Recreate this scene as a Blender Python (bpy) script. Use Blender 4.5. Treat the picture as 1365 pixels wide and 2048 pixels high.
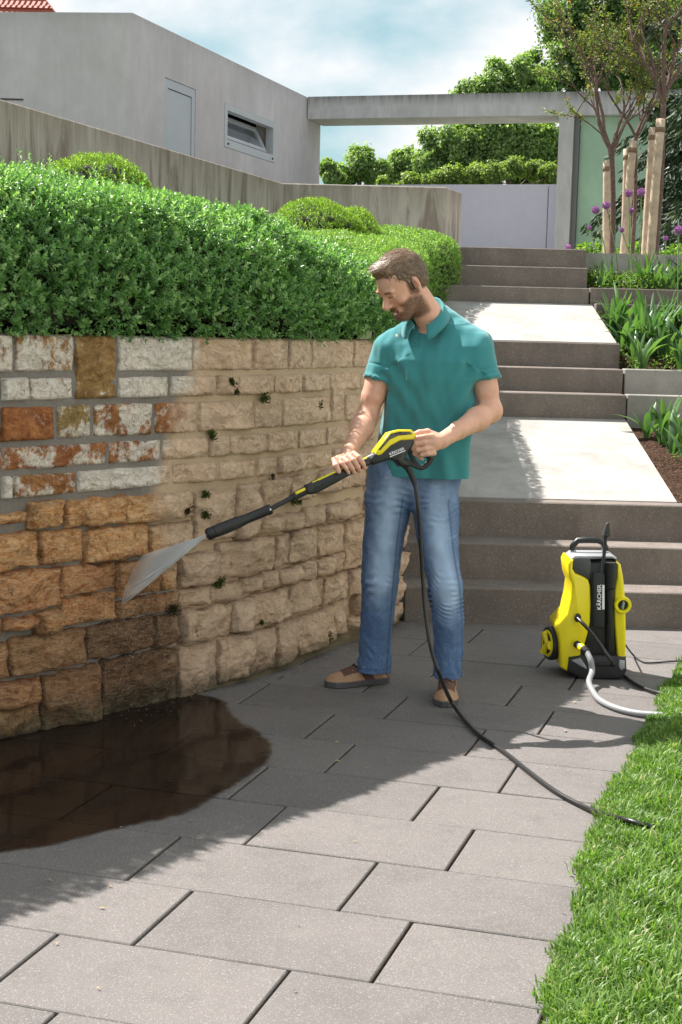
import bpy, math, random
import numpy as np
from mathutils import Vector, Matrix, noise as mnoise

rad = math.radians
scene = bpy.context.scene
for _o in list(bpy.data.objects):
    bpy.data.objects.remove(_o)

# ------------------------------------------------------------------ camera
CAM_H = 1.46
PITCH, ROLL, FPX = .12110337, .02514937, 3007.03
_F = Vector((0, math.cos(PITCH), -math.sin(PITCH)))
_X = Vector((1, 0, 0))
_Up = _X.cross(_F)
_R = math.cos(ROLL) * _X + math.sin(ROLL) * _Up
_U = -math.sin(ROLL) * _X + math.cos(ROLL) * _Up
cam_data = bpy.data.cameras.new('camera')
cam = bpy.data.objects.new('camera', cam_data)
scene.collection.objects.link(cam)
M = Matrix((( _R.x, _U.x, -_F.x, 0), (_R.y, _U.y, -_F.y, 0), (_R.z, _U.z, -_F.z, CAM_H), (0, 0, 0, 1)))
cam.matrix_world = M
cam_data.sensor_fit = 'VERTICAL'
cam_data.sensor_height = 36
cam_data.sensor_width = 24
cam_data.lens = FPX / 2048 * 36
cam_data.clip_start = .05
cam_data.clip_end = 2000
scene.camera = cam

# ------------------------------------------------------------------ light and exposure
SUN_DIR = Vector((-.63, .42, 1.06)).normalized()          # towards the sun
sun_el = math.asin(SUN_DIR.z)
sun_az = math.atan2(SUN_DIR.x, SUN_DIR.y)                # clockwise from +Y
scene.view_settings.view_transform = 'Standard'
scene.view_settings.look = 'None'
scene.view_settings.gamma = 1
scene.view_settings.use_curve_mapping = False
scene.view_settings.exposure = 1.65
sun_data = bpy.data.lights.new('sun', 'SUN')
sun_data.energy = 3.4
sun_data.angle = rad(.55)
sun_data.color = (1, .945, .89)
sun = bpy.data.objects.new('sun', sun_data)
scene.collection.objects.link(sun)
sun.rotation_euler = SUN_DIR.to_track_quat('Z', 'Y').to_euler()

world = bpy.data.worlds.new('World')
scene.world = world
world.use_nodes = True
wn = world.node_tree
wn.nodes.clear()
def wnode(t, **k):
    n = wn.nodes.new(t)
    for a, b in k.items(): setattr(n, a, b)
    return n
w_out = wnode('ShaderNodeOutputWorld')
w_bg = wnode('ShaderNodeBackground')
w_bg.inputs['Strength'].default_value = .10
w_sky = wnode('ShaderNodeTexSky', sky_type='NISHITA', sun_disc=False)
w_sky.sun_elevation = sun_el
w_sky.sun_rotation = sun_az
w_sky.air_density = 1.0
w_sky.dust_density = 1.0
w_sky.ozone_density = 1.0
w_tc = wnode('ShaderNodeTexCoord')
w_map = wnode('ShaderNodeMapping')
w_map.inputs['Scale'].default_value = (1, 1, 1.9)
w_map.inputs['Location'].default_value = (.31, .12, .07)
wn.links.new(w_tc.outputs['Generated'], w_map.inputs['Vector'])
w_noise = wnode('ShaderNodeTexNoise')
w_noise.inputs['Scale'].default_value = 3.2
w_noise.inputs['Detail'].default_value = 9
w_noise.inputs['Roughness'].default_value = .52
w_noise.inputs['Distortion'].default_value = .15
wn.links.new(w_map.outputs[0], w_noise.inputs['Vector'])
w_ramp = wnode('ShaderNodeValToRGB')
w_ramp.color_ramp.elements[0].position = .43
w_ramp.color_ramp.elements[0].color = (.12, .12, .12, 1)
w_ramp.color_ramp.elements[1].position = .57
w_ramp.color_ramp.elements[1].color = (1, 1, 1, 1)
wn.links.new(w_noise.outputs['Fac'], w_ramp.inputs[0])
w_mix = wnode('ShaderNodeMix', data_type='RGBA')
wn.links.new(w_ramp.outputs[0], w_mix.inputs[0])
w_tint = wnode('ShaderNodeMix', data_type='RGBA', blend_type='MULTIPLY')
w_tint.inputs[0].default_value = 1
w_tint.inputs[7].default_value = (.95, 1.0, .85, 1)
wn.links.new(w_sky.outputs[0], w_tint.inputs[6])
w_even = wnode('ShaderNodeMix', data_type='RGBA')     # thin even haze evens the clear sky out
w_even.inputs[0].default_value = .85
wn.links.new(w_tint.outputs[2], w_even.inputs[6])
w_even.inputs[7].default_value = (.62, 1.48, 1.74, 1)
wn.links.new(w_even.outputs[2], w_mix.inputs[6])
w_mix.inputs[7].default_value = (3.5, 3.42, 3.48, 1)
wn.links.new(w_mix.outputs[2], w_bg.inputs['Color'])
wn.links.new(w_bg.outputs[0], w_out.inputs[0])

# ------------------------------------------------------------------ helpers
COL = scene.collection
WL = {}
def tag(o, label=None, cat=None, group=None, kind=None):
    if label: o['label'] = label
    if cat: o['category'] = cat
    if group: o['group'] = group
    if kind: o['kind'] = kind
    return o
def thing(name, label, cat, loc=(0, 0, 0), group=None):
    o = bpy.data.objects.new(name, None)
    o.empty_display_size = .1
    COL.objects.link(o)
    o.location = loc
    WL[o.name] = Vector(loc)
    return tag(o, label, cat, group)
def link(name, me, parent=None):
    o = bpy.data.objects.new(name, me)
    COL.objects.link(o)
    if parent is not None:
        o.parent = parent
        WL[o.name] = WL.get(parent.name, Vector((0, 0, 0)))
    else:
        WL[o.name] = Vector((0, 0, 0))
    return o
def mesh(name, verts, faces, mat, parent=None, smooth=False, uv=None, attrs=None):
    """verts are world coordinates; faces: list or (n,3)/(n,4) array"""
    v = np.asarray(verts, dtype=np.float64).reshape(-1, 3)
    if parent is not None:
        v = v - np.array(WL.get(parent.name, Vector((0, 0, 0))))[None]
    me = bpy.data.meshes.new(name)
    if isinstance(faces, np.ndarray):
        k = faces.shape[1]; n = faces.shape[0]
        me.vertices.add(len(v)); me.vertices.foreach_set('co', v.astype(np.float32).ravel())
        me.loops.add(n * k); me.loops.foreach_set('vertex_index', faces.astype(np.int32).ravel())
        me.polygons.add(n)
        me.polygons.foreach_set('loop_start', np.arange(0, n * k, k, dtype=np.int32))
        me.update(calc_edges=True)
    else:
        me.from_pydata([tuple(p) for p in v], [], faces)
        me.update()
    if smooth:
        me.polygons.foreach_set('use_smooth', [True] * len(me.polygons))
    if attrs:
        for an, av in attrs.items():
            av = np.asarray(av, dtype=np.float32)
            if av.ndim == 1:
                a = me.attributes.new(an, 'FLOAT', 'POINT'); a.data.foreach_set('value', av)
            elif av.shape[1] == 4:
                a = me.attributes.new(an, 'FLOAT_COLOR', 'POINT'); a.data.foreach_set('color', av.ravel())
            else:
                a = me.attributes.new(an, 'FLOAT_VECTOR', 'POINT'); a.data.foreach_set('vector', av.ravel())
    if mat is not None: me.materials.append(mat)
    return link(name, me, parent)

class Geo:
    """collects solids for one mesh"""
    def __init__(s): s.v = []; s.f = []
    def add(s, vs, fs):
        b = len(s.v); s.v += [tuple(p) for p in vs]; s.f += [tuple(b + i for i in q) for q in fs]; return s
    def box(s, c, size, rot=None, bev=0):
        hx, hy, hz = size[0] / 2, size[1] / 2, size[2] / 2
        c = Vector(c)
        if bev <= 0:
            vs = [Vector((x, y, z)) for z in (-hz, hz) for y in (-hy, hy) for x in (-hx, hx)]
            fs = [(0, 2, 3, 1), (4, 5, 7, 6), (0, 1, 5, 4), (2, 6, 7, 3), (0, 4, 6, 2), (1, 3, 7, 5)]
        else:
            b = min(bev, hx * .9, hy * .9, hz * .9)
            vs = []; idx = {}
            for sx in (-1, 1):
                for sy in (-1, 1):
                    for sz in (-1, 1):
                        for ax in range(3):
                            p = [sx * (hx - b), sy * (hy - b), sz * (hz - b)]
                            p[ax] = (sx * hx, sy * hy, sz * hz)[ax]
                            idx[(sx, sy, sz, ax)] = len(vs); vs.append(Vector(p))
            fs = []
            for ax in range(3):
                o1, o2 = [a for a in range(3) if a != ax]
                for sg in (-1, 1):
                    q = []
                    for a, d in ((-1, -1), (1, -1), (1, 1), (-1, 1)):
                        k = [0, 0, 0]; k[ax] = sg; k[o1] = a; k[o2] = d
                        q.append(idx[(k[0], k[1], k[2], ax)])
                    fs.append(tuple(q))
            for ax in range(3):
                o1, o2 = [a for a in range(3) if a != ax]
                for a in (-1, 1):
                    for d in (-1, 1):
                        k0 = [0, 0, 0]; k0[o1] = a; k0[o2] = d
                        k0[ax] = -1; k1 = list(k0); k1[ax] = 1
                        fs.append((idx[(*k0, o1)], idx[(*k1, o1)], idx[(*k1, o2)], idx[(*k0, o2)]))
            for sx in (-1, 1):
                for sy in (-1, 1):
                    for sz in (-1, 1):
                        fs.append(tuple(idx[(sx, sy, sz, a)] for a in range(3)))
        if rot is not None: vs = [rot @ p for p in vs]
        return s.add([p + c for p in vs], fs)
    def tube(s, pts, r, n=8, caps=True, squash=None):
        pts = [Vector(p) for p in pts]
        rs = r if hasattr(r, '__len__') else [r] * len(pts)
        T = (pts[1] - pts[0]).normalized()
        a = T.orthogonal().normalized()
        rings = []
        for i, p in enumerate(pts):
            if 0 < i < len(pts) - 1: t = (pts[i + 1] - pts[i - 1])
            elif i == 0: t = pts[1] - pts[0]
            else: t = pts[-1] - pts[-2]
            t = t.normalized() if t.length > 1e-9 else T
            a = (a - t * a.dot(t)).normalized(); b = t.cross(a); T = t
            rings.append([p + (a * math.cos(2 * math.pi * k / n) + b * math.sin(2 * math.pi * k / n)) * rs[i] for k in range(n)])
        vs = [q for rg in rings for q in rg]
        fs = [(i * n + k, i * n + (k + 1) % n, (i + 1) * n + (k + 1) % n, (i + 1) * n + k) for i in range(len(pts) - 1) for k in range(n)]
        if caps: fs += [tuple(range(n))[::-1], tuple((len(pts) - 1) * n + k for k in range(n))]
        return s.add(vs, fs)
    def loft(s, rings, caps=True):
        n = len(rings[0]); vs = [q for rg in rings for q in rg]
        fs = [(i * n + k, i * n + (k + 1) % n, (i + 1) * n + (k + 1) % n, (i + 1) * n + k) for i in range(len(rings) - 1) for k in range(n)]
        if caps: fs += [tuple(range(n))[::-1], tuple((len(rings) - 1) * n + k for k in range(n))]
        return s.add(vs, fs)
    def sphere(s, c, r, n=12, m=8, sc=(1, 1, 1)):
        c = Vector(c); rings = []
        for i in range(1, m):
            th = math.pi * i / m
            rings.append([c + Vector((r * sc[0] * math.sin(th) * math.cos(2 * math.pi * k / n), r * sc[1] * math.sin(th) * math.sin(2 * math.pi * k / n), -r * sc[2] * math.cos(th))) for k in range(n)])
        return s.loft(rings)
    def prism(s, poly, d0, d1, fr):
        """poly in 2D extruded between d0 and d1; fr(u,v,d) -> world"""
        n = len(poly)
        vs = [fr(u, v, d0) for u, v in poly] + [fr(u, v, d1) for u, v in poly]
        fs = [tuple(range(n))[::-1], tuple(range(n, 2 * n))] + [(i, (i + 1) % n, n + (i + 1) % n, n + i) for i in range(n)]
        return s.add(vs, fs)
    def build(s, name, mat, parent=None, smooth=False, auto=None):
        o = mesh(name, s.v, s.f, mat, parent, smooth or auto is not None)
        if auto is not None:
            import bmesh
            bm = bmesh.new(); bm.from_mesh(o.data)
            bmesh.ops.recalc_face_normals(bm, faces=bm.faces)
            for e in bm.edges:
                if len(e.link_faces) == 2 and e.calc_face_angle(0) > rad(auto): e.smooth = False
            bm.to_mesh(o.data); bm.free()
        else:
            fixn(o.data)
        return o
def fixn(me):
    import bmesh
    bm = bmesh.new(); bm.from_mesh(me)
    bmesh.ops.recalc_face_normals(bm, faces=bm.faces)
    bm.to_mesh(me); bm.free()
def spline(pts, n=8):
    pts = [Vector(p) for p in pts]; out = []
    P = [2 * pts[0] - pts[1]] + pts + [2 * pts[-1] - pts[-2]]
    for i in range(1, len(P) - 2):
        for k in range(n):
            t = k / n
            out.append(.5 * ((2 * P[i]) + (P[i + 1] - P[i - 1]) * t + (2 * P[i - 1] - 5 * P[i] + 4 * P[i + 1] - P[i + 2]) * t * t + (3 * P[i] - 3 * P[i + 1] + P[i + 2] - P[i - 1]) * t ** 3))
    out.append(pts[-1]); return out

# ------------------------------------------------------------------ material helper
class NT:
    def __init__(s, name):
        s.m = bpy.data.materials.new(name); s.m.use_nodes = True
        s.t = s.m.node_tree; s.t.nodes.clear()
        s.out = s.t.nodes.new('ShaderNodeOutputMaterial')
        s.p = s.t.nodes.new('ShaderNodeBsdfPrincipled')
        s.t.links.new(s.p.outputs[0], s.out.inputs[0])
        s._tc = None
    def n(s, t, **k):
        nd = s.t.nodes.new(t)
        for a, b in k.items(): setattr(nd, a, b)
        return nd
    def l(s, a, b): s.t.links.new(a, b); return b
    def put(s, inp, v):
        if v is None: return
        if hasattr(v, 'is_linked') or hasattr(v, 'node'): s.l(v, inp)
        else:
            if isinstance(v, (tuple, list)) and len(v) == 3 and inp.type == 'RGBA': v = (*v, 1)
            inp.default_value = v
    def tc(s, kind='Object'):
        if s._tc is None: s._tc = s.n('ShaderNodeTexCoord')
        return s._tc.outputs[kind]
    def pos(s):
        return s.n('ShaderNodeNewGeometry').outputs['Position']
    def mapping(s, vec, scale=(1, 1, 1), rot=(0, 0, 0), loc=(0, 0, 0)):
        m = s.n('ShaderNodeMapping'); s.l(vec, m.inputs[0])
        m.inputs['Scale'].default_value = scale; m.inputs['Rotation'].default_value = rot; m.inputs['Location'].default_value = loc
        return m.outputs[0]
    def noise(s, vec, scale, detail=4, rough=.55, dist=0, col=False):
        nd = s.n('ShaderNodeTexNoise'); s.l(vec, nd.inputs['Vector'])
        nd.inputs['Scale'].default_value = scale; nd.inputs['Detail'].default_value = detail
        nd.inputs['Roughness'].default_value = rough; nd.inputs['Distortion'].default_value = dist
        return nd.outputs[1 if col else 0]
    def vor(s, vec, scale, feat='F1', out='Distance'):
        nd = s.n('ShaderNodeTexVoronoi', feature=feat); s.l(vec, nd.inputs['Vector']); nd.inputs['Scale'].default_value = scale
        return nd.outputs[out]
    def ramp(s, fac, stops, interp='LINEAR'):
        nd = s.n('ShaderNodeValToRGB'); cr = nd.color_ramp; cr.interpolation = interp
        while len(cr.elements) < len(stops): cr.elements.new(.5)
        for e, (p, c) in zip(cr.elements, stops):
            e.position = p; e.color = (c, c, c, 1) if not hasattr(c, '__len__') else ((*c, 1) if len(c) == 3 else c)
        s.l(fac, nd.inputs[0]); return nd.outputs[0]
    def mix(s, fac, a, b, blend='MIX'):
        nd = s.n('ShaderNodeMix', data_type='RGBA', blend_type=blend)
        s.put(nd.inputs[0], fac); s.put(nd.inputs[6], a); s.put(nd.inputs[7], b); return nd.outputs[2]
    def math(s, op, a, b=0, c=None, clamp=False):
        nd = s.n('ShaderNodeMath', operation=op, use_clamp=clamp)
        s.put(nd.inputs[0], a); s.put(nd.inputs[1], b)
        if c is not None: s.put(nd.inputs[2], c)
        return nd.outputs[0]
    def attr(s, name, out='Fac'):
        nd = s.n('ShaderNodeAttribute', attribute_name=name); return nd.outputs[out]
    def rnd(s): return s.n('ShaderNodeObjectInfo').outputs['Random']
    def sep(s, v):
        nd = s.n('ShaderNodeSeparateXYZ'); s.l(v, nd.inputs[0]); return nd.outputs
    def bump(s, h, strength=.5, dist=.01, normal=None):
        nd = s.n('ShaderNodeBump'); nd.inputs['Strength'].default_value = strength; nd.inputs['Distance'].default_value = dist
        s.l(h, nd.inputs['Height'])
        if normal is not None: s.l(normal, nd.inputs['Normal'])
        return nd.outputs[0]
    def set(s, color=None, rough=None, metal=None, normal=None, spec=None, **k):
        p = s.p.inputs
        if color is not None: s.put(p['Base Color'], color)
        if rough is not None: s.put(p['Roughness'], rough)
        if metal is not None: s.put(p['Metallic'], metal)
        if spec is not None: s.put(p['Specular IOR Level'], spec)
        if normal is not None: s.l(normal, p['Normal'])
        for a, b in k.items(): s.put(p[a], b)
        return s.m
def plain(name, color, rough=.5, metal=0, grain=.06, gs=60, spec=.5, bump=0):
    m = NT(name); v = m.tc('Object')
    nz = m.noise(v, gs, 4)
    c = m.mix(m.ramp(nz, [(.3, 0.0), (.7, 1.0)]), tuple(x * (1 - grain) for x in color), tuple(min(1, x * (1 + grain)) for x in color))
    return m.set(c, m.math('ADD', rough - .06, m.math('MULTIPLY', nz, .12)), metal, m.bump(nz, bump, .002) if bump else None, spec)

# ================================================================== materials of the setting
def mat_concrete(name, base, streak=.5, stain_col=(.10, .085, .07), dark_top=None, scale=1.0, rough=.85, board=False):
    m = NT(name); P = m.pos()
    big = m.noise(P, .9 * scale, 5, .6)
    med = m.noise(P, 7 * scale, 6, .65)
    fine = m.noise(P, 160, 3, .6)
    st = m.noise(m.mapping(P, (3.2, 3.2, .50)), 1.6, 8, .68, 1.1)
    st2 = m.noise(m.mapping(P, (15, 15, .9)), 1.0, 7, .7, .5)
    c = m.mix(m.ramp(big, [(.32, 0), (.68, 1)]), tuple(x * .86 for x in base), tuple(x * 1.1 for x in base))
    c = m.mix(m.math('MULTIPLY', m.ramp(med, [(.35, 0), (.7, 1)]), .22), c, tuple(x * .62 for x in base))
    k = m.math('MULTIPLY', m.ramp(st, [(.40, 0), (.60, 1)]), streak)
    k2 = m.math('MULTIPLY', m.ramp(st2, [(.5, 0), (.75, 1)]), streak * .55)
    if dark_top is not None:
        z = m.sep(P)[2]
        g = m.math('SUBTRACT', 1, m.math('MULTIPLY', m.math('SUBTRACT', dark_top[0], z), 1 / dark_top[1]), clamp=True)
        g = m.math('MULTIPLY', m.math('POWER', g, 1.3), m.ramp(st2, [(.3, .35), (.62, 1)]))
        g = m.math('MULTIPLY', g, dark_top[2])
        k = m.math('MAXIMUM', k, g)
    c = m.mix(k, c, stain_col)
    c = m.mix(k2, c, tuple(x * .55 for x in base))
    c = m.mix(m.math('MULTIPLY', m.ramp(m.vor(P, 38), [(.0, 1), (.09, 0)]), .5), c, tuple(x * .35 for x in base))
    h = m.math('ADD', m.math('MULTIPLY', fine, .4), med)
    return m.set(c, rough, 0, m.bump(h, .35, .006), .25)
def mat_paving():
    m = NT('grey granite paving'); P = m.pos()
    r = m.rnd()
    fine = m.noise(P, 330, 3, .7)
    sp = m.vor(P, 420, out='Color'); spv = m.sep(sp)[0]
    big = m.noise(P, 2.2, 5, .6)
    c = m.mix(m.ramp(big, [(.3, 0), (.7, 1)]), (.130, .119, .115), (.174, .158, .152))
    c = m.mix(m.math('MULTIPLY', r, .8), c, (.192, .176, .168))
    dk = m.noise(P, 5.5, 7, .7); c = m.mix(m.math('MULTIPLY', m.ramp(dk, [(.50, 0), (.70, 1)]), .35), c, (.085, .078, .074))
    c = m.mix(m.math('MULTIPLY', m.ramp(fine, [(.38, 1), (.55, 0)]), .5), c, (.075, .07, .064))
    c = m.mix(m.math('MULTIPLY', m.ramp(spv, [(.90, 0), (.96, 1)]), .45), c, (.42, .40, .38))
    st = m.noise(P, 9, 5, .65)
    c = m.mix(m.math('MULTIPLY', m.ramp(st, [(.56, 0), (.72, 1)]), .3), c, (.20, .185, .17))
    return m.set(c, .78, 0, m.bump(m.math('ADD', fine, m.math('MULTIPLY', spv, .4)), .35, .003), .3)
def mat_stair(name='granite step concrete', base=(.215, .180, .158)):
    m = NT(name); P = m.pos()
    fine = m.noise(P, 260, 3, .7); big = m.noise(P, 3.0, 6, .65)
    sp = m.sep(m.vor(P, 210, out='Color'))[0]
    c = m.mix(m.ramp(big, [(.35, 0), (.68, 1)]), tuple(x * .80 for x in base), tuple(x * 1.12 for x in base))
    c = m.mix(m.math('MULTIPLY', m.ramp(fine, [(.4, 1), (.56, 0)]), .45), c, tuple(x * .45 for x in base))
    c = m.mix(m.math('MULTIPLY', m.ramp(sp, [(.90, 0), (.96, 1)]), .22), c, (.6, .57, .53))
    st = m.noise(m.mapping(P, (3, 3, 1.2)), 2.5, 6, .65)
    c = m.mix(m.math('MULTIPLY', m.ramp(st, [(.50, 0), (.72, 1)]), .45), c, tuple(x * .45 for x in base))
    return m.set(c, .8, 0, m.bump(fine, .4, .004), .3)
def mat_stone(kind):
    m = NT('quarry stone ' + kind); P = m.pos()
    oi = m.n('ShaderNodeObjectInfo'); col = oi.outputs['Color']; rn = oi.outputs['Random']
    rv = m.n('ShaderNodeVectorMath', operation='ADD'); m.l(P, rv.inputs[0])
    cb = m.n('ShaderNodeCombineXYZ')
    m.l(m.math('MULTIPLY', rn, 13), cb.inputs[0]); m.l(m.math('MULTIPLY', rn, 29), cb.inputs[2]); m.l(cb.outputs[0], rv.inputs[1]); V = rv.outputs[0]
    vein = m.noise(m.mapping(V, (1, 1, 3.2) if kind == 'rough' else (1, 1, 1.1)), 13, 8, .68, 1.2)
    vein2 = m.noise(m.mapping(V, (1, 1, 5) if kind == 'rough' else (1.3, 1.3, 1)), 30, 7, .7, .6)
    crag = m.noise(V, 55, 6, .72)
    patch = m.noise(V, 7.5, 7, .62, .9)
    rust = m.sep(col)[0]; tone = m.sep(col)[1]; ochre = m.sep(col)[2]
    # cleaned stone
    if kind == 'cut':
        cl = m.mix(m.ramp(vein2, [(.3, 0), (.7, 1)]), (.78, .67, .56), (.92, .87, .80))
        th = m.math('SUBTRACT', .70, m.math('MULTIPLY', rust, .40))
        msk = m.math('MULTIPLY', m.math('SUBTRACT', m.math('ADD', m.math('MULTIPLY', patch, .5), m.math('ADD', m.math('MULTIPLY', vein2, .25), m.math('MULTIPLY', m.noise(V, 26, 6, .7), .25))), th), 16, clamp=True)
        rc = m.mix(m.ramp(vein, [(.3, 0), (.66, 1)]), m.mix(ochre, (.22, .045, .015), (.20, .12, .03)), m.mix(ochre, (.58, .24, .08), (.46, .33, .14)))
        cl = m.mix(msk, cl, rc)
        cl = m.mix(m.math('MULTIPLY', m.ramp(crag, [(.34, 1), (.46, 0)]), .65), cl, m.mix(rust, (.28, .22, .15), (.16, .06, .025)))
    else:
        cl = m.mix(m.ramp(vein, [(.38, 0), (.62, 1)]), m.mix(ochre, (.34, .095, .025), (.60, .24, .055)), m.mix(ochre, (.72, .36, .16), (.88, .55, .27)))
        cl = m.mix(m.math('MULTIPLY', m.ramp(vein2, [(.44, 0), (.68, 1)]), .5), cl, (.80, .62, .42))
        cl = m.mix(m.math('MULTIPLY', m.ramp(crag, [(.34, 1), (.46, 0)]), .7), cl, (.09, .04, .018))
        cl = m.mix(tone, cl, m.mix(m.ramp(vein2, [(.35, 0), (.6, 1)]), (.055, .035, .022), (.30, .19, .11)))
    # weathered stone
    d = m.mix(m.ramp(vein, [(.3, 0), (.7, 1)]), (.74, .50, .335), (.92, .69, .49))
    d = m.mix(m.math('MULTIPLY', m.ramp(vein2, [(.48, 0), (.72, 1)]), .5), d, (.62, .50, .37))
    d = m.mix(m.math('MULTIPLY', m.ramp(crag, [(.30, 1), (.42, 0)]), .5), d, (.30, .19, .11))
    d = m.mix(m.math('MULTIPLY', m.ramp(patch, [(.55, 0), (.68, 1)]), .30), d, (.50, .31, .19))
    d = m.mix(m.math('MULTIPLY', tone, .45), d, (.66, .50, .38))
    # boundary between cleaned and weathered
    a = m.math('ADD', m.attr('clean'), m.math('MULTIPLY', m.math('SUBTRACT', m.noise(P, 9, 5, .6), .5), .22))
    cm = m.ramp(m.math('ADD', m.math('MULTIPLY', a, 13), .5, clamp=True), [(0, 0), (1, 1)])
    c = m.mix(cm, d, cl)
    rm_ = m.math('MULTIPLY', m.math('POWER', m.attr('rim'), 1.4), m.ramp(m.noise(P, 17, 5, .7), [(.36, .15), (.60, 1)]))
    c = m.mix(m.math('MULTIPLY', rm_, .75), c, m.mix(1, c, (.30, .24, .19), 'MULTIPLY'))
    gr = m.ramp(m.noise(m.mapping(P, (1, 1, .6)), 4.5, 7, .68), [(.48, 0), (.66, 1)])
    c = m.mix(m.math('MULTIPLY', gr, m.mix(cm, (.30, .30, .30), (.10, .10, .10))), c, m.mix(1, c, (.50, .44, .38), 'MULTIPLY'))
    # damp, algae at the foot
    ft = m.math('ADD', m.attr('foot'), m.math('MULTIPLY', m.math('SUBTRACT', m.noise(P, 11, 6, .7), .5), 1.0))
    fm = m.ramp(ft, [(.45, 0), (.85, 1)])
    c = m.mix(m.math('MULTIPLY', fm, .8), c, m.mix(m.ramp(vein2, [(.4, 0), (.62, 1)]), (.045, .050, .022), (.15, .125, .08)))
    w = m.attr('wet')
    wm = m.math('MULTIPLY', w, m.ramp(m.noise(P, 6, 4, .6), [(.3, .4), (.6, 1)]))
    c = m.mix(m.math('MULTIPLY', wm, .75), c, m.mix(1, c, (.38, .30, .23), 'MULTIPLY'))
    ro = m.mix(wm, (.86, .86, .86), (.22, .22, .22))
    crk = m.ramp(m.math('ABSOLUTE', m.math('SUBTRACT', m.noise(m.mapping(V, (1, 1, 1.6)), 9, 7, .6, 1.5), .5)), [(0, 0), (.035, 1)])
    c = m.mix(m.math('MULTIPLY', m.math('SUBTRACT', 1, crk), .22), c, m.mix(1, c, (.35, .28, .22), 'MULTIPLY'))
    h = m.math('ADD', m.math('MULTIPLY', vein2, .6), m.math('MULTIPLY', crag, .8))
    h = m.math('ADD', h, m.math('MULTIPLY', crk, .12))
    dv = m.n('ShaderNodeVectorMath', operation='MULTIPLY_ADD'); m.l(m.noise(V, 20, 4, .6, 0, True), dv.inputs[0]); dv.inputs[1].default_value = (.05, .05, .05); m.l(V, dv.inputs[2])
    h = m.math('ADD', h, m.math('MULTIPLY', m.vor(m.mapping(dv.outputs[0], (1, 1, 1.5)), 20), 1.3))
    h = m.math('ADD', h, m.math('MULTIPLY', m.noise(V, 24, 8, .75), .6))
    return m.set(c, ro, 0, m.bump(h, .9, .020), .35)
def mat_mortar():
    m = NT('wall mortar'); P = m.pos()
    g = m.noise(P, 90, 5, .7); b = m.noise(P, 6, 4)
    cl = m.mix(g, (.15, .135, .12), (.27, .25, .23))
    d = m.mix(g, (.40, .30, .20), (.62, .48, .335))
    cm = m.ramp(m.math('ADD', m.math('MULTIPLY', m.attr('clean'), 14), .5, clamp=True), [(0, 0), (1, 1)])
    c = m.mix(cm, d, cl)
    ft = m.math('ADD', m.attr('foot'), m.math('MULTIPLY', m.math('SUBTRACT', b, .5), .9))
    c = m.mix(m.ramp(ft, [(.4, 0), (.9, .85)]), c, (.075, .072, .045))
    return m.set(c, .9, 0, m.bump(g, .6, .01), .2)
def mat_soil():
    m = NT('bark mulch soil'); P = m.pos()
    v = m.vor(P, 70, out='Color'); n1 = m.noise(P, 60, 6, .7)
    c = m.mix(m.sep(v)[0], (.030, .017, .011), (.13, .075, .05))
    c = m.mix(m.ramp(n1, [(.6, 0), (.75, .5)]), c, (.22, .16, .12))
    return m.set(c, .95, 0, m.bump(m.math('ADD', m.vor(P, 70), n1), 1, .02), .1)

M_PAVE = mat_paving()
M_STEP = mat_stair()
M_LAND = mat_stair('landing slab painted sunlit', (.44, .415, .385))  # paler copy of the step stone, sunlit brightness put into its colour
M_EDGE = mat_stair('pale edging concrete', (.36, .34, .31))
M_BLDG = mat_concrete('light cast concrete', (.59, .55, .57), .16, (.30, .28, .265), (4.75, .25, .5))
M_BLDG_SHADE = M_BLDG
M_PARA = mat_concrete('weathered cast concrete', (.58, .54, .48), .85, (.17, .13, .10), (2.72, .6, .9))
M_BEAM = mat_concrete('beam concrete', (.56, .55, .54), .24, (.10, .095, .09), (4.74, .22, .95))
M_SOIL = mat_soil()
M_GREYPANEL = plain('grey lacquered panel', (.62, .60, .69), .42, 0, .03, 9, .4)
M_DOORP = plain('grey blue metal door', (.46, .475, .52), .5, .0, .03, 5, .4)
M_FRAME = plain('grey aluminium frame', (.5, .51, .54), .45, .1, .03, 8, .4)
M_SEAM = plain('dark seam', (.05, .05, .055), .8)
M_GREEN = mat_concrete('pale green rendered wall', (.37, .54, .39), .10, (.26, .38, .26), None, 1.2)
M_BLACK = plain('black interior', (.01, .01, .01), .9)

def frame_from(origin, du, dn):
    """u along du, v up, d along dn (outwards)"""
    o = Vector(origin); du = Vector(du); dn = Vector(dn)
    return lambda u, v, d: o + du * u + dn * d + Vector((0, 0, v))

# ================================================================== ground
def sheet(name, x0, x1, y0, y1, nx, ny, zf, mat, kind='structure', smooth=True):
    xs = np.linspace(x0, x1, nx); ys = np.linspace(y0, y1, ny)
    v = [(x, y, zf(x, y)) for y in ys for x in xs]
    f = [(j * nx + i, j * nx + i + 1, (j + 1) * nx + i + 1, (j + 1) * nx + i) for j in range(ny - 1) for i in range(nx - 1)]
    o = mesh(name, v, f, mat, None, smooth); o['kind'] = kind; return o
M_FIELD = NT('meadow ground'); _P = M_FIELD.pos()
M_FIELD = M_FIELD.set(M_FIELD.mix(M_FIELD.noise(_P, .5, 6), (.035, .055, .018), (.08, .11, .035)), .95)
def gz(x, y):
    def ss(t): t = max(0, min(1, t)); return t * t * (3 - 2 * t)
    side = max(0, min(1, (abs(x - 1) - 4) / 6))
    return -.11 + 2.2 * ss((y - 8) / 4.2) * side + 2.2 * (1 - side) * ss((y - 12.7) / 1.2)
ground = sheet('ground', -300, 300, -200, 7.9, 40, 30, lambda x, y: -.11, M_FIELD)
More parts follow.
